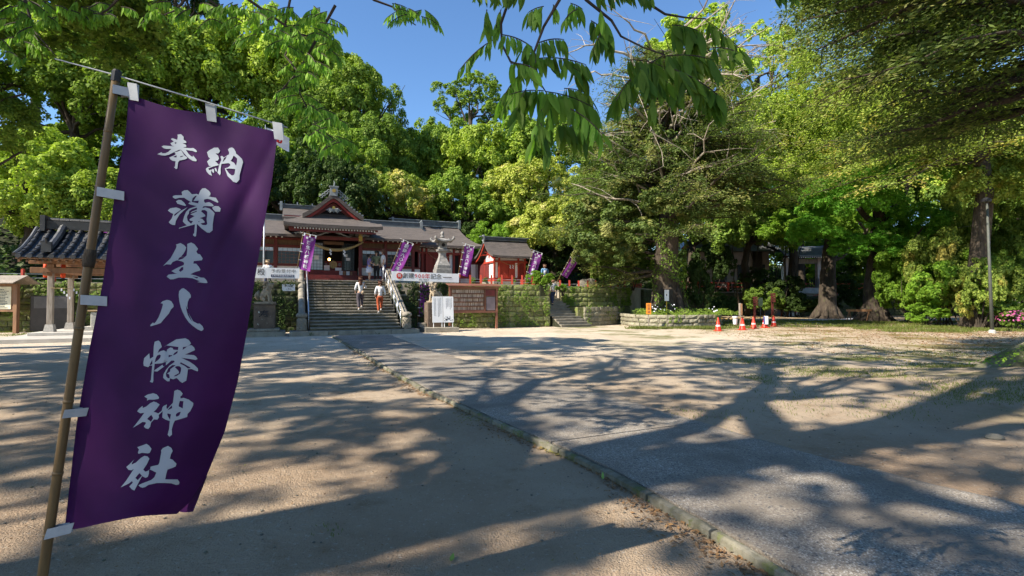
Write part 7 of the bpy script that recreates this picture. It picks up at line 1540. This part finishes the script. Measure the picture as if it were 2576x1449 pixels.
SHADE = [
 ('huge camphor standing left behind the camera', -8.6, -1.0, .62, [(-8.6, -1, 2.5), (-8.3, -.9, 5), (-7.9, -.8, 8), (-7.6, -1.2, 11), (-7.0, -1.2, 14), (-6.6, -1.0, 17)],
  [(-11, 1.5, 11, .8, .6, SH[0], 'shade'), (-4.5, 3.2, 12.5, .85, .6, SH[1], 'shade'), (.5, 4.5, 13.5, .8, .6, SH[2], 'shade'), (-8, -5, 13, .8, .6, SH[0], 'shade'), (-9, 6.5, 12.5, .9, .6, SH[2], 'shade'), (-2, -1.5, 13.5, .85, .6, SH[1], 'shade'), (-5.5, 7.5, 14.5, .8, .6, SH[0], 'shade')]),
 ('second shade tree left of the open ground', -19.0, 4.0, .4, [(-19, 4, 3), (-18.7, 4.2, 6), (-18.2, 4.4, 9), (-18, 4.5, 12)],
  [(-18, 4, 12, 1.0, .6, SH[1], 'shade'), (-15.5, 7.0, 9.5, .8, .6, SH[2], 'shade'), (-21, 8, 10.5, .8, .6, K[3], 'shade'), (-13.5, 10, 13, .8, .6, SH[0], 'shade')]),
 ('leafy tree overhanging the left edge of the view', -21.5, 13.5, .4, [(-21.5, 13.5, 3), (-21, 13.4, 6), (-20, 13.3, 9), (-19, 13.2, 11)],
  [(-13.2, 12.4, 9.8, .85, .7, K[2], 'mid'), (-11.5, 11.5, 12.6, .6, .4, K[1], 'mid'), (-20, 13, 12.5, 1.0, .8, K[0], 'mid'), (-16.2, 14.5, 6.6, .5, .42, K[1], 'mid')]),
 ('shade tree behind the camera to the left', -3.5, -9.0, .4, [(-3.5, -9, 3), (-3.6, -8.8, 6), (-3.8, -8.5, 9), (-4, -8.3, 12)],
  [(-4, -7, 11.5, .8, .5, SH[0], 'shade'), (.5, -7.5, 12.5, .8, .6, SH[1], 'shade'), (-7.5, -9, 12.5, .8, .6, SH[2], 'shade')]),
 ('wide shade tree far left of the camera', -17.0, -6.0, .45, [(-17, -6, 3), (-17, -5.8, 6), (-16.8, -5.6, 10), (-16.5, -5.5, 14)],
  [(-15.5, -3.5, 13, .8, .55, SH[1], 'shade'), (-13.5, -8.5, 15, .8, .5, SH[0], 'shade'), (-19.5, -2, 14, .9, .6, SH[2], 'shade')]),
]
for a in SHADE: shade_tree(*a)
# ------------------------------------------------------------------ hanging sprays in front of the sky
def hanging(name, lab, twigs, rach, Y0, leafL, crop, m, seed, max_parts=295, tw_r=.006, mesh_set=LM, spread=.3, lsc=1.):
    """twigs and rachises in photo-crop pixels turned into curves hanging about Y0 metres off"""
    rr = random.Random(seed); tp0 = at(*crop(*twigs[0][0]), Y0); t = thing(name, lab, 'branch', tuple(tp0), 'W'); mb = MB(); cnt = 0; extra = []
    def P(x, y, Y): return at(*crop(x, y), Y)
    for tw in twigs:
        yy = Y0 + rr.uniform(-spread, spread)*.6; pts = [P(x, y, yy + .05*math.sin(i)) for i, (x, y) in enumerate(tw)]; up = pts[0] + (pts[0]-pts[1]).normalized()*.5 + Vector((0, 0, .25)); pts = [up] + pts
        mb.tube(pts, [lerp(tw_r*1.5, tw_r*.5, i/(len(pts)-1)) for i in range(len(pts))], 6)
    for (a, b, n, L_) in rach:
        n = int(n*2.1+.5)
        yy = Y0 + rr.uniform(-spread, spread); pa, pb = P(*a, yy), P(*b, yy + rr.uniform(-.1, .1)*spread*3); sag = Vector((0, 0, .06*(pb-pa).length)); pts = [pa.lerp(pb, i/5) + sag*math.sin(math.pi*i/5) for i in range(6)]
        mb.tube(pts, [tw_r*.45]*5 + [tw_r*.2], 4, cap=False); d = (pb-pa).normalized(); per = yy/1300/crop_scale(crop)
        for i in range(n):
            q = (i+.5)/n; p = pts[min(4, int(q*5))].lerp(pts[min(5, int(q*5)+1)], q*5-int(q*5)); L1 = lsc*L_*per*rr.uniform(.95, 1.4)
            dr = (Vector((0, 0, -1)) + d*rr.uniform(-.1, .6) + Vector((rr.gauss(0, .22), rr.gauss(0, .3), 0))).normalized()
            zz = Vector((0, -1, 0)); zz = (zz - dr*zz.dot(dr)).normalized(); yy_ = zz.cross(dr); rot = Matrix((dr, yy_, zz)).transposed().to_4x4() @ Matrix.Rotation(rr.choice((0, math.pi)) + rr.gauss(0, .65), 4, 'X')
            if cnt < max_parts:
                o = put('leaf', mesh_set[cnt % 3], t)
                if not o.data.materials: o.data.materials.append(L[m])
                o.material_slots[0].link = 'OBJECT'; o.material_slots[0].material = L[m]
                o.matrix_local = Matrix.Translation(p - offset_of(t)) @ rot @ Matrix.Diagonal((L1, L1, L1, 1))
            else: extra.append((p, rot, L1))
            cnt += 1
    mb.build('twigs', M['twig'], t, kind='stuff')
    if extra:
        vs = []; fs = []; src = mesh_set[0]
        for p, rot, L1 in extra:
            k = len(vs); mm = Matrix.Translation(p - offset_of(t)) @ rot @ Matrix.Diagonal((L1, L1, L1, 1)); vs += [tuple(mm @ v.co) for v in src.vertices]; fs += [tuple(i+k for i in f.vertices) for f in src.polygons]
        me = bpy.data.meshes.new('leaves'); me.from_pydata(vs, [], fs); me.materials.append(L[m]); o = put('leaves', me, t); o['kind'] = 'stuff'
    return t
def cropA(x, y): return ((1600+x/1.61)/1.565, y/1.61/1.565)
def cropB(x, y): return (x/2.3714, y/2.3714)
def crop_scale(c): return (1.61*1.565) if c is cropA else 2.3714
hanging('hanging_branch', 'near drooping branch with long glossy leaves at top centre',
 [[(650, 0), (600, 150), (605, 280), (660, 390), (760, 430), (830, 440)], [(970, 0), (870, 170), (810, 330), (820, 430), (850, 530), (885, 585)], [(1140, 0), (1300, 130), (1360, 230), (1500, 300), (1640, 350)], [(1500, 0), (1640, 90), (1760, 110), (1900, 120)]],
 [((545, 255), (330, 450), 9, 95), ((510, 60), (500, 170), 4, 120), ((600, 60), (560, 210), 4, 120), ((610, 220), (800, 300), 7, 105), ((870, 40), (770, 80), 5, 120), ((930, 30), (950, 60), 3, 110), ((1080, 60), (1000, 130), 5, 95), ((1040, 20), (1120, 60), 4, 110),
  ((840, 270), (1000, 250), 7, 110), ((830, 370), (1140, 410), 15, 115), ((660, 400), (820, 440), 9, 130), ((720, 470), (600, 640), 9, 130), ((870, 575), (650, 600), 10, 165), ((885, 580), (1200, 690), 14, 160), ((1040, 690), (1240, 850), 9, 140), ((860, 690), (800, 900), 12, 125), ((900, 600), (900, 860), 8, 135),
  ((1230, 60), (1300, 300), 9, 120), ((1170, 130), (1310, 260), 7, 130), ((1630, 350), (1320, 620), 13, 150), ((1640, 355), (1950, 380), 15, 165), ((1680, 160), (1860, 200), 12, 170), ((1480, 430), (1560, 600), 8, 150), ((1700, 440), (2020, 640), 16, 165), ((1900, 130), (2140, 340), 8, 120), ((1940, 300), (2100, 330), 6, 120),
  ((1200, -30), (1560, -20), 12, 95), ((760, -40), (560, -20), 6, 90), ((420, -30), (590, -30), 6, 70), ((1400, 380), (1620, 420), 9, 140), ((1420, 500), (1330, 640), 8, 140), ((1560, 470), (1700, 560), 8, 150), ((1840, 540), (1960, 660), 8, 150), ((1000, 560), (1160, 600), 9, 150), ((760, 560), (700, 700), 8, 150), ((960, 780), (1130, 840), 8, 140), ((850, 780), (900, 930), 8, 130), ((1240, 200), (1180, 330), 7, 120), ((720, 330), (840, 350), 7, 110), ((1060, 430), (1140, 500), 6, 120), ((1560, 700), (1560, 620), 3, 130), ((2320, -50), (2480, -40), 6, 90)], 1.75, .09, cropA, 'fg', 3, spread=.25, tw_r=.0042)
rr = random.Random(8); RB = []
def sprays(cx_, cy_, w, h, n, l_=46):
    for _ in range(n):
        x = cx_+rr.uniform(-w, w); y = cy_+rr.uniform(-h, h); s = rr.choice((-1, 1)); RB.append(((x, y), (x+s*rr.uniform(50, 120), y+rr.uniform(15, 70)), rr.randint(7, 11), l_*rr.uniform(.85, 1.15)))
sprays(1330, 60, 90, 60, 12); sprays(1560, 120, 120, 90, 16); sprays(1830, 110, 140, 100, 20); sprays(1780, 300, 110, 120, 20); sprays(1800, 520, 90, 120, 18); sprays(1900, 720, 90, 90, 15); sprays(1990, 830, 50, 60, 7); sprays(2420, 60, 130, 45, 9); sprays(1960, 270, 80, 90, 9)
hanging('hanging_branch', 'fine leaved drooping twigs left of the open sky',
 [[(1730, 0), (1700, 150), (1770, 200), (1700, 330), (1770, 420), (1790, 560), (1860, 700), (1960, 860)], [(1770, 200), (1900, 230), (2000, 290)], [(1250, 0), (1330, 60), (1450, 130)], [(2230, 0), (2340, 40), (2420, 110), (2480, 150)], [(1780, 430), (1660, 560), (1640, 620)]], RB, 4.6, .08, cropB, 'fg', 5, spread=.5, tw_r=.009, lsc=1.0)
RB = []; sprays(300, 60, 280, 60, 24, 50); sprays(120, 220, 130, 120, 16, 50); sprays(1050, 40, 180, 40, 12, 50); sprays(620, 60, 110, 50, 10, 50)
hanging('hanging_branch', 'shaded leafy twigs drooping across the upper left corner', [[(150, 0), (200, 180), (330, 330)], [(700, 0), (640, 60), (560, 100)], [(1100, 0), (1050, 60), (980, 90)]], RB, 5.2, .08, cropB, 'fg', 9, spread=.6, tw_r=.012)
# ------------------------------------------------------------------ the near banner
fb = thing('banner', 'large near purple banner with white brush lettering on a leaning bamboo pole', 'banner', tuple(at(72, 1686, 2.1)*1), 'W')
EL = [(237, 324), (318, 318), (505, 286), (564, 279), (703, 260), (883, 224), (1063, 193), (1325, 163)]
ER = [(332, 699), (465, 683), (525, 671), (703, 641), (837, 621), (960, 598), (1084, 566), (1197, 520), (1264, 476), (1293, 445)]
ET = [(324, 237), (429, 271), (532, 289), (620, 314), (699, 332)]
EB = [(163, 1321), (187, 1331), (260, 1316), (352, 1299), (445, 1293)]
def smooth_at(pts, t):
    """Catmull-Rom through pts by index parameter t 0..1"""
    n = len(pts)-1; x = min(n-1e-6, max(0, t*n)); i = int(x); f = x-i; g = lambda k: pts[max(0, min(n, k))]
    p0, p1, p2, p3 = g(i-1), g(i), g(i+1), g(i+2)
    return tuple(.5*((2*b)+(-a+c)*f+(2*a-5*b+4*c-d)*f*f+(-a+3*b-3*c+d)*f**3) for a, b, c, d in zip(p0, p1, p2, p3))
def u_edge(E_, v): return interp(v, [(a, b) for a, b in E_])
def depth(u, v):
    a = (u-u_edge(EL, v))/max(60, u_edge(ER, v)-u_edge(EL, v)); a = max(-.1, min(1.15, a)); b = max(0, min(1.1, (v-280)/1030))
    return 2.10 + .012*math.sin(4.5*a+2.2*b) + .006*math.sin(17*a-5*b+1)*a + .16*(max(0, a-.55)/.45)**2*b**2.2 + .012*math.sin(9*b)*a - .02*math.sin(math.pi*a)*b + .02*max(0, a-.72)*math.sin(26*a)*b + .0045*math.sin(21*a+9*b)*math.exp(-((a-.8)/.35)**2)*(1-b*.5) + .003*math.sin(34*b-12*a)*math.exp(-(a/.16)**2) + .006*math.exp(-((a+b*.9-1.05)/.04)**2)*(a > .5)
el = [(u, v) for v, u in EL]; er = [(u, v) for v, u in ER]
def cloth(a, b):
    L_ = smooth_at(el, 0); 
    vv = lambda E_, t: None
    # arc-like parametrisation by v on both sides
    vl = lerp(237, 1321, b); vr = lerp(332, 1293, b); pl = (u_edge(EL, vl), vl); pr = (u_edge(ER, vr), vr); t_ = smooth_at(ET, a); bo = smooth_at(EB, a)
    c00, c10, c01, c11 = (324, 237), (699, 332), (163, 1321), (445, 1293)
    def cn(k): return (1-a)*pl[k]+a*pr[k]+(1-b)*t_[k]+b*bo[k]-((1-a)*(1-b)*c00[k]+a*(1-b)*c10[k]+(1-a)*b*c01[k]+a*b*c11[k])
    u, v = cn(0), cn(1); return at(u, v, depth(u, v))
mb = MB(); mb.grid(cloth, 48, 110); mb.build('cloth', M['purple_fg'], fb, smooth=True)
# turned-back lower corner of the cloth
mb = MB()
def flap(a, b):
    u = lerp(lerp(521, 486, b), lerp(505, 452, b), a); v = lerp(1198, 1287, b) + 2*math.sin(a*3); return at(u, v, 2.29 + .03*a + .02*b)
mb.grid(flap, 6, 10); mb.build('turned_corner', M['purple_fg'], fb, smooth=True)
pole_p = lambda v, Y=2.085: at(lerp(294, 107, (v-181)/1269), v, Y)
mb = MB(); vs_ = [1686, 1450, 1200, 900, 650, 400, 181]; mb.tube([pole_p(v, 2.085) for v in vs_], [.0185, .018, .017, .0162, .016, .015, .0142], 12); mb.build('pole', M['bamboo'], fb, smooth=True)
for v, r in ((1560, .0205), (1345, .0198), (1190, .019), (1010, .018), (826, .0178), (648, .0215), (470, .0168), (330, .0158)):
    a, b = pole_p(v-4), pole_p(v+4)
    if v == 648: a, b = pole_p(628), pole_p(672)
    mb = MB(); mb.tube([a, a.lerp(b, .3), a.lerp(b, .7), b], [r*.93, r, r, r*.93], 12); mb.build('node_ring', M['bamboo'] if v != 648 else M['bark_dark'], fb, smooth=True)
mb = MB(); mb.tube([pole_p(205), pole_p(181), pole_p(176)], [.0165, .017, .012], 10); mb.build('pole_cap', M['iron'], fb)
mb = MB(); mb.tube([at(139, 148, 2.11), at(291, 189, 2.09), at(520, 257, 2.085), at(723, 321, 2.1)], [.0026, .003, .0029, .0028], 8); mb.build('crossbar', M['tape'], fb, smooth=True)
def ribbon(u0, v0, u1, v1, w, Y0=2.062, Y1=None, sk=0.):
    """white cloth tab round the pole and stitched to the cloth"""
    mb = MB(); a = at(u0, v0, Y0); Y1 = Y1 or depth(u1, v1)-.006; b = at(u1, v1, Y1); h = Vector((0, 0, w/1300*2.1/2)); hx = Vector((sk/1300*2.1/2, 0, 0))
    bk = a + Vector((0, .045, 0))
    vs = [bk-h-hx, a-h-hx, b-h-hx, b+h+hx, a+h+hx, bk+h+hx]; mb.add(vs, [(0, 1, 4, 5), (1, 2, 3, 4)]); mb.add([p + Vector((0, .0012, 0)) for p in vs], [(5, 4, 1, 0), (4, 3, 2, 1)])
    # back half returning behind the pole
    mb.add([bk-h-hx, bk+h+hx, b+h+hx+Vector((0, .01, 0)), b-h-hx+Vector((0, .01, 0))], [(0, 1, 2, 3)])
    return mb.build('tab', M['tape'], fb)
ribbon(283, 223, 326, 232, 22); ribbon(243, 481, 312, 493, 23); ribbon(202, 754, 269, 758, 24); ribbon(159, 1042, 220, 1036, 21, sk=6); ribbon(114, 1345, 182, 1328, 26, sk=8)
for u, v, r in ((335, 231, 24), (531, 284, 24), (700, 330, 24)):
    mb = MB(); w = r/1300*2.1/2; h = 22/1300*2.1; c = at(u, v, depth(u, v+14)-.007); x = Vector((w, 0, -w*.18)); z = Vector((-.004, 0, h))
    mb.hexa([c-x-z+Vector((0, -.001, 0)), c+x-z+Vector((0, -.001, 0)), c+x-z+Vector((0, .0, 0)), c-x-z, c-x+z+Vector((0, -.003, 0)), c+x+z+Vector((0, -.003, 0)), c+x+z+Vector((0, .012, 0)), c-x+z+Vector((0, .012, 0))]); mb.build('tab', M['tape'], fb)
GL = {
 '奉': (600, 500, 6.0375, [[(595,180),(680,170),(745,235),(742,300),(800,340),(810,378),(715,385),(790,420),(808,450),(800,475),(735,478),(750,490),(900,505),(970,498),(1040,545),(1062,590),(1030,598),(960,570),(795,545),(860,640),(925,700),(975,705),(960,665),(1055,785),(1040,818),(960,805),(880,755),(830,710),(700,560),(680,542),(640,540),(510,600),(400,655),(300,680),(230,675),(115,645),(215,600),(240,625),(310,622),(380,590),(450,520),(330,522),(270,505),(218,462),(270,440),(400,450),(520,462),(460,440),(428,382),(510,350),(440,285),(470,268),(520,280),(590,305),(605,230)],
        [(520,605),(610,580),(680,548),(740,640),(750,665),(820,715),(830,740),(790,765),(640,800),(610,840),(592,985),(560,1002),(510,950),(538,945),(550,812),(490,808),(430,770),(400,725),(520,675),(560,640)], '-', [(525,375),(545,362),(575,368),(565,395),(545,398)], [(490,710),(575,670),(575,722),(540,722)], [(650,720),(670,692),(735,682),(740,692),(690,712)]]),
 '納': (600, 500, 6.0375, [[(1298,600),(1340,560),(1470,490),(1560,490),(1610,570),(1570,628),(1500,628),(1560,680),(1585,750),(1550,800),(1490,808),(1585,905),(1440,940),(1330,985),(1345,1025),(1400,1015),(1395,1090),(1418,1160),(1350,1130),(1290,1060),(1270,995),(1300,965),(1400,930),(1345,920),(1300,820),(1370,750),(1330,710)],
        [(1400,1025),(1440,990),(1465,1020),(1465,1092),(1430,1075)], [(1475,985),(1510,970),(1530,1020),(1535,1065),(1500,1045)], [(1618,700),(1655,685),(1700,725),(1770,680),(1820,650),(1825,600),(1795,540),(1830,500),(1890,485),(1940,515),(1985,600),(1985,628),(2060,690),(2130,760),(2155,830),(2110,1000),(2070,1150),(2068,1250),(2000,1325),(1920,1300),(1865,1240),(1790,1170),(1720,985),(1800,960),(1850,915),(1850,880),(1810,858),(1640,878),(1620,1000),(1622,1100),(1605,1150),(1545,1080),(1570,1000),(1590,900),(1640,780)], '-', [(1665,842),(1700,740),(1770,690),(1740,760)], [(1860,808),(1905,740),(1930,680),(1960,700),(2015,750),(2010,830),(1990,920),(1940,850)], [(1745,995),(1830,985),(1968,1000),(1955,1110),(1930,1145),(1885,1152),(1820,1100)]]),
 '蒲': (640, 720, 6.585, [[(495,235),(560,195),(650,188),(700,230),(760,298),(880,285),(935,305),(980,200),(1030,145),(1110,138),(1200,205),(1245,265),(1235,325),(1190,345),(1270,370),(1380,385),(1450,500),(1425,515),(1350,480),(1240,430),(1160,412),(1080,430),(1070,470),(1100,518),(1210,498),(1290,545),(1328,595),(1290,608),(1150,600),(1060,605),(1030,655),(1110,635),(1220,665),(1300,730),(1350,790),(1325,900),(1300,1080),(1298,1230),(1220,1292),(1150,1285),(1080,1230),(1010,1180),(930,1100),(890,1060),(885,1240),(865,1385),(830,1388),(790,1360),(795,1325),(820,1310),(840,1075),(720,1105),(425,1185),(425,1168),(630,1100),(570,1050),(525,1000),(560,870),(610,750),(690,670),(890,600),(750,570),(668,540),(690,510),(740,500),(640,440),(560,385),(440,385),(330,415),(265,375),(265,345),(320,322),(510,320)],
        [(345,480),(410,440),(480,445),(560,510),(608,580),(590,598),(500,575),(375,535),(380,515)], [(135,715),(200,660),(350,635),(430,660),(478,690),(400,750),(310,810),(295,870),(350,830),(470,720),(560,680),(650,630),(560,710),(440,820),(380,920),(340,1000),(325,1092),(260,1090),(200,1060),(160,1020),(240,920),(280,800),(220,780)],
        [(1285,640),(1350,600),(1450,605),(1508,665),(1490,745),(1370,745),(1320,700)], '-', [(780,400),(850,335),(890,330),(800,470),(940,460),(925,530),(755,495)], [(690,730),(760,680),(890,640),(895,690),(770,740),(680,810)], [(630,890),(650,830),(700,790),(890,720),(885,745),(720,815),(830,860),(700,940),(705,975),(790,990),(740,1060),(650,980),(640,920)], [(1000,740),(1020,705),(1100,705),(1160,745),(1155,850),(1140,940),(1160,1070),(1120,1095),(1030,1090),(985,1050),(1090,1030),(1090,1000),(1030,935),(965,912),(1110,865),(1095,820)], [(925,1005),(955,985),(955,1015),(935,1018)]]),
 '生': (620, 940, 7.625, [[(550,178),(690,128),(800,190),(862,260),(835,350),(780,450),(700,540),(820,548),(875,500),(890,380),(895,250),(895,155),(1010,112),(1110,165),(1220,300),(1165,385),(1210,455),(1275,465),(1358,590),(1330,645),(1090,670),(1075,745),(1160,748),(1240,840),(1290,930),(1260,960),(1120,1000),(990,1065),(1150,1105),(1300,1165),(1400,1170),(1470,1240),(1505,1320),(1460,1332),(1370,1325),(1190,1300),(1280,1275),(1050,1185),(880,1165),(640,1165),(480,1215),(385,1220),(275,1135),(335,1075),(600,1045),(540,1035),(415,970),(600,870),(790,785),(800,720),(740,680),(590,645),(535,665),(450,700),(400,775),(270,765),(165,820),(390,590),(480,430),(560,280),(575,205)], '-', [(640,950),(720,855),(775,848),(775,930),(690,995)], [(1055,1130),(1130,1140),(1225,1150),(1190,1195),(1110,1160)], [(690,548),(820,552),(760,600),(620,640),(640,580)]]),
 '八': (560, 1120, 7.246, [[(520,540),(580,480),(700,438),(770,450),(830,480),(890,575),(895,640),(820,710),(760,830),(680,920),(600,1010),(530,1100),(400,1145),(235,1195),(232,1155),(310,1080),(320,1105),(350,1105),(400,1050),(470,930),(530,780),(575,640),(590,570),(575,540)], [(1040,300),(1055,190),(1120,120),(1180,105),(1260,160),(1350,240),(1388,310),(1385,380),(1340,400),(1300,500),(1285,620),(1300,700),(1280,690),(1245,600),(1260,720),(1300,870),(1370,990),(1440,1080),(1400,1000),(1310,800),(1400,960),(1450,1050),(1580,1118),(1640,1115),(1720,1190),(1750,1260),(1735,1300),(1685,1325),(1580,1280),(1440,1180),(1330,1080),(1230,940),(1150,780),(1100,650),(1060,480)]]),
 '幡': (540, 1310, 6.9, [[(450,380),(475,245),(580,210),(630,260),(672,385),(600,450),(555,550),(640,500),(720,475),(800,515),(815,455),(900,400),(960,410),(985,460),(1110,470),(1120,385),(800,345),(720,390),(860,300),(1060,180),(1310,150),(1400,195),(1465,290),(1380,370),(1245,390),(1235,465),(1400,345),(1480,340),(1550,400),(1572,470),(1400,550),(1300,590),(1540,608),(1600,650),(1642,712),(1590,738),(1420,710),(1200,680),(1430,790),(1560,880),(1650,970),(1655,1030),(1640,1050),(1560,1020),(1480,985),(1380,990),(1360,1150),(1335,1300),(1225,1362),(1160,1320),(1100,1250),(1070,1230),(975,1265),(890,1235),(880,1318),(820,1320),(740,1260),(705,1220),(720,1120),(790,1000),(880,890),(1020,790),(1000,755),(930,755),(800,870),(620,1000),(545,1055),(460,1045),(470,1020),(640,900),(830,770),(700,820),(640,832),(475,845),(440,1150),(440,1310),(415,1358),(345,1330),(375,1280),(400,1000),(410,890),(340,890),(300,935),(180,900),(170,820),(190,690),(330,560),(345,710),(440,650)], '-', [(475,810),(500,700),(540,620),(610,590),(645,620),(620,690),(560,750)], [(850,670),(860,600),(910,610),(960,600),(940,630)], [(970,610),(1010,550),(1100,490),(1095,550),(1020,600)], [(780,1110),(850,960),(950,880),(1050,880),(900,990),(895,1050),(810,1110),(870,1130),(885,1230),(840,1238),(790,1190)], [(1020,930),(1080,905),(1150,910),(1195,950),(1190,1040),(1165,1110),(1080,1170),(1010,1190),(1010,1165),(1130,1100),(1140,1070),(1110,1020)], [(1165,840),(1180,800),(1280,850),(1440,940),(1450,965),(1370,965),(1290,900)], [(340,860),(410,735),(415,850),(360,885)]]),
 '神': (500, 1520, 6.586, [[(450,270),(540,218),(680,185),(770,215),(832,290),(820,330),(700,352),(570,350),(515,378),(530,325)], [(265,655),(310,590),(405,510),(405,570),(500,530),(600,445),(690,400),(760,420),(848,478),(760,600),(690,672),(740,680),(810,710),(900,640),(920,550),(950,515),(1035,475),(1020,540),(1035,600),(1190,435),(1215,250),(1228,125),(1310,92),(1380,120),(1445,190),(1420,245),(1385,265),(1385,322),(1470,305),(1600,350),(1720,440),(1715,500),(1640,650),(1570,720),(1562,800),(1400,850),(1240,895),(1200,980),(1160,1120),(1168,1260),(1100,1312),(1055,1260),(1095,1100),(1110,905),(1000,870),(915,815),(925,650),(820,750),(830,810),(790,870),(700,865),(620,950),(605,1050),(550,1110),(480,1095),(435,1045),(490,970),(480,935),(400,930),(290,1000),(150,1082),(220,1000),(320,870),(450,690),(340,705)], '-', [(520,855),(560,810),(630,745),(680,830),(620,930),(580,890)], [(1050,630),(1100,560),(1165,495),(1170,570)], [(1345,470),(1370,385),(1465,390),(1445,580),(1340,525)], [(1040,720),(1060,710),(1140,730),(1115,870),(1060,780)], [(1265,770),(1270,725),(1330,680),(1395,665),(1360,760),(1290,795)]]),
 '社': (450, 1730, 6.586, [[(595,200),(740,150),(835,115),(900,160),(965,245),(920,345),(870,362),(720,345),(630,375),(612,340),(640,260)], [(310,715),(400,640),(515,520),(450,620),(455,650),(560,600),(690,480),(780,425),(860,440),(912,500),(840,650),(750,780),(800,835),(850,825),(935,770),(940,710),(1000,690),(1140,660),(1170,600),(1200,430),(1220,330),(1210,290),(1260,225),(1390,168),(1480,220),(1515,300),(1470,380),(1440,500),(1510,525),(1612,630),(1590,700),(1500,740),(1380,780),(1345,900),(1320,1035),(1640,1038),(1692,1110),(1675,1165),(1600,1180),(1480,1140),(1300,1128),(1100,1130),(880,1180),(800,1235),(740,1252),(680,1240),(625,1190),(700,1150),(960,1050),(1040,980),(1090,860),(940,785),(900,790),(895,890),(870,970),(810,998),(720,950),(640,1100),(560,1250),(520,1325),(450,1290),(390,1220),(480,1120),(460,1080),(380,1140),(165,1245),(300,1080),(420,900),(505,765),(440,800),(370,790)], '-', [(545,1000),(600,930),(655,872),(715,940),(610,1055)]]),
}
def pip(pt, poly):
    x, y = pt; c = False
    for i in range(len(poly)):
        (x1, y1), (x2, y2) = poly[i], poly[i-1]
        if (y1 > y) != (y2 > y) and x < (x2-x1)*(y-y1)/(y2-y1)+x1: c = not c
    return c
for ch, (ox, oy, sc_, polys) in GL.items():
    k = polys.index('-') if '-' in polys else len(polys); outs, holes = polys[:k], polys[k+1:]
    vs = []; ed = []
    for pl_ in outs + holes:
        n0 = len(vs); q = []
        for i in range(len(pl_)):   # soften corners a little
            a, b = pl_[i-1], pl_[i]; q += [tuple(lerp(a[j], b[j], .5) for j in (0, 1)), b]
        vs += [Vector(p) for p in q]; m_ = len(q); ed += [(n0+i, n0+(i+1) % m_) for i in range(m_)]
    xs = [p.x for p in vs]; ys = [p.y for p in vs]; g_ = 90
    x = min(xs)+37
    while x < max(xs):
        y = min(ys)+31
        while y < max(ys): vs.append(Vector((x, y))); y += g_
        x += g_
    r_ = delaunay_2d_cdt(vs, ed, [], 0, 1e-4); co = []; fs = []
    for f in r_[2]:
        cx_ = sum(r_[0][i].x for i in f)/len(f); cy_ = sum(r_[0][i].y for i in f)/len(f)
        if any(pip((cx_, cy_), o_) for o_ in outs) and not any(pip((cx_, cy_), h_) for h_ in holes): fs.append(tuple(f))
    for p in r_[0]: u, v = (ox+p.x/sc_)/1.565, (oy+p.y/sc_)/1.565; co.append(at(u, v, depth(u, v)-.0025))
    mb = MB(); mb.v = [tuple(p) for p in co]; mb.f = fs; me = mb.mesh('lettering', offset_of(fb)); put('lettering', me, fb, M['letters'])
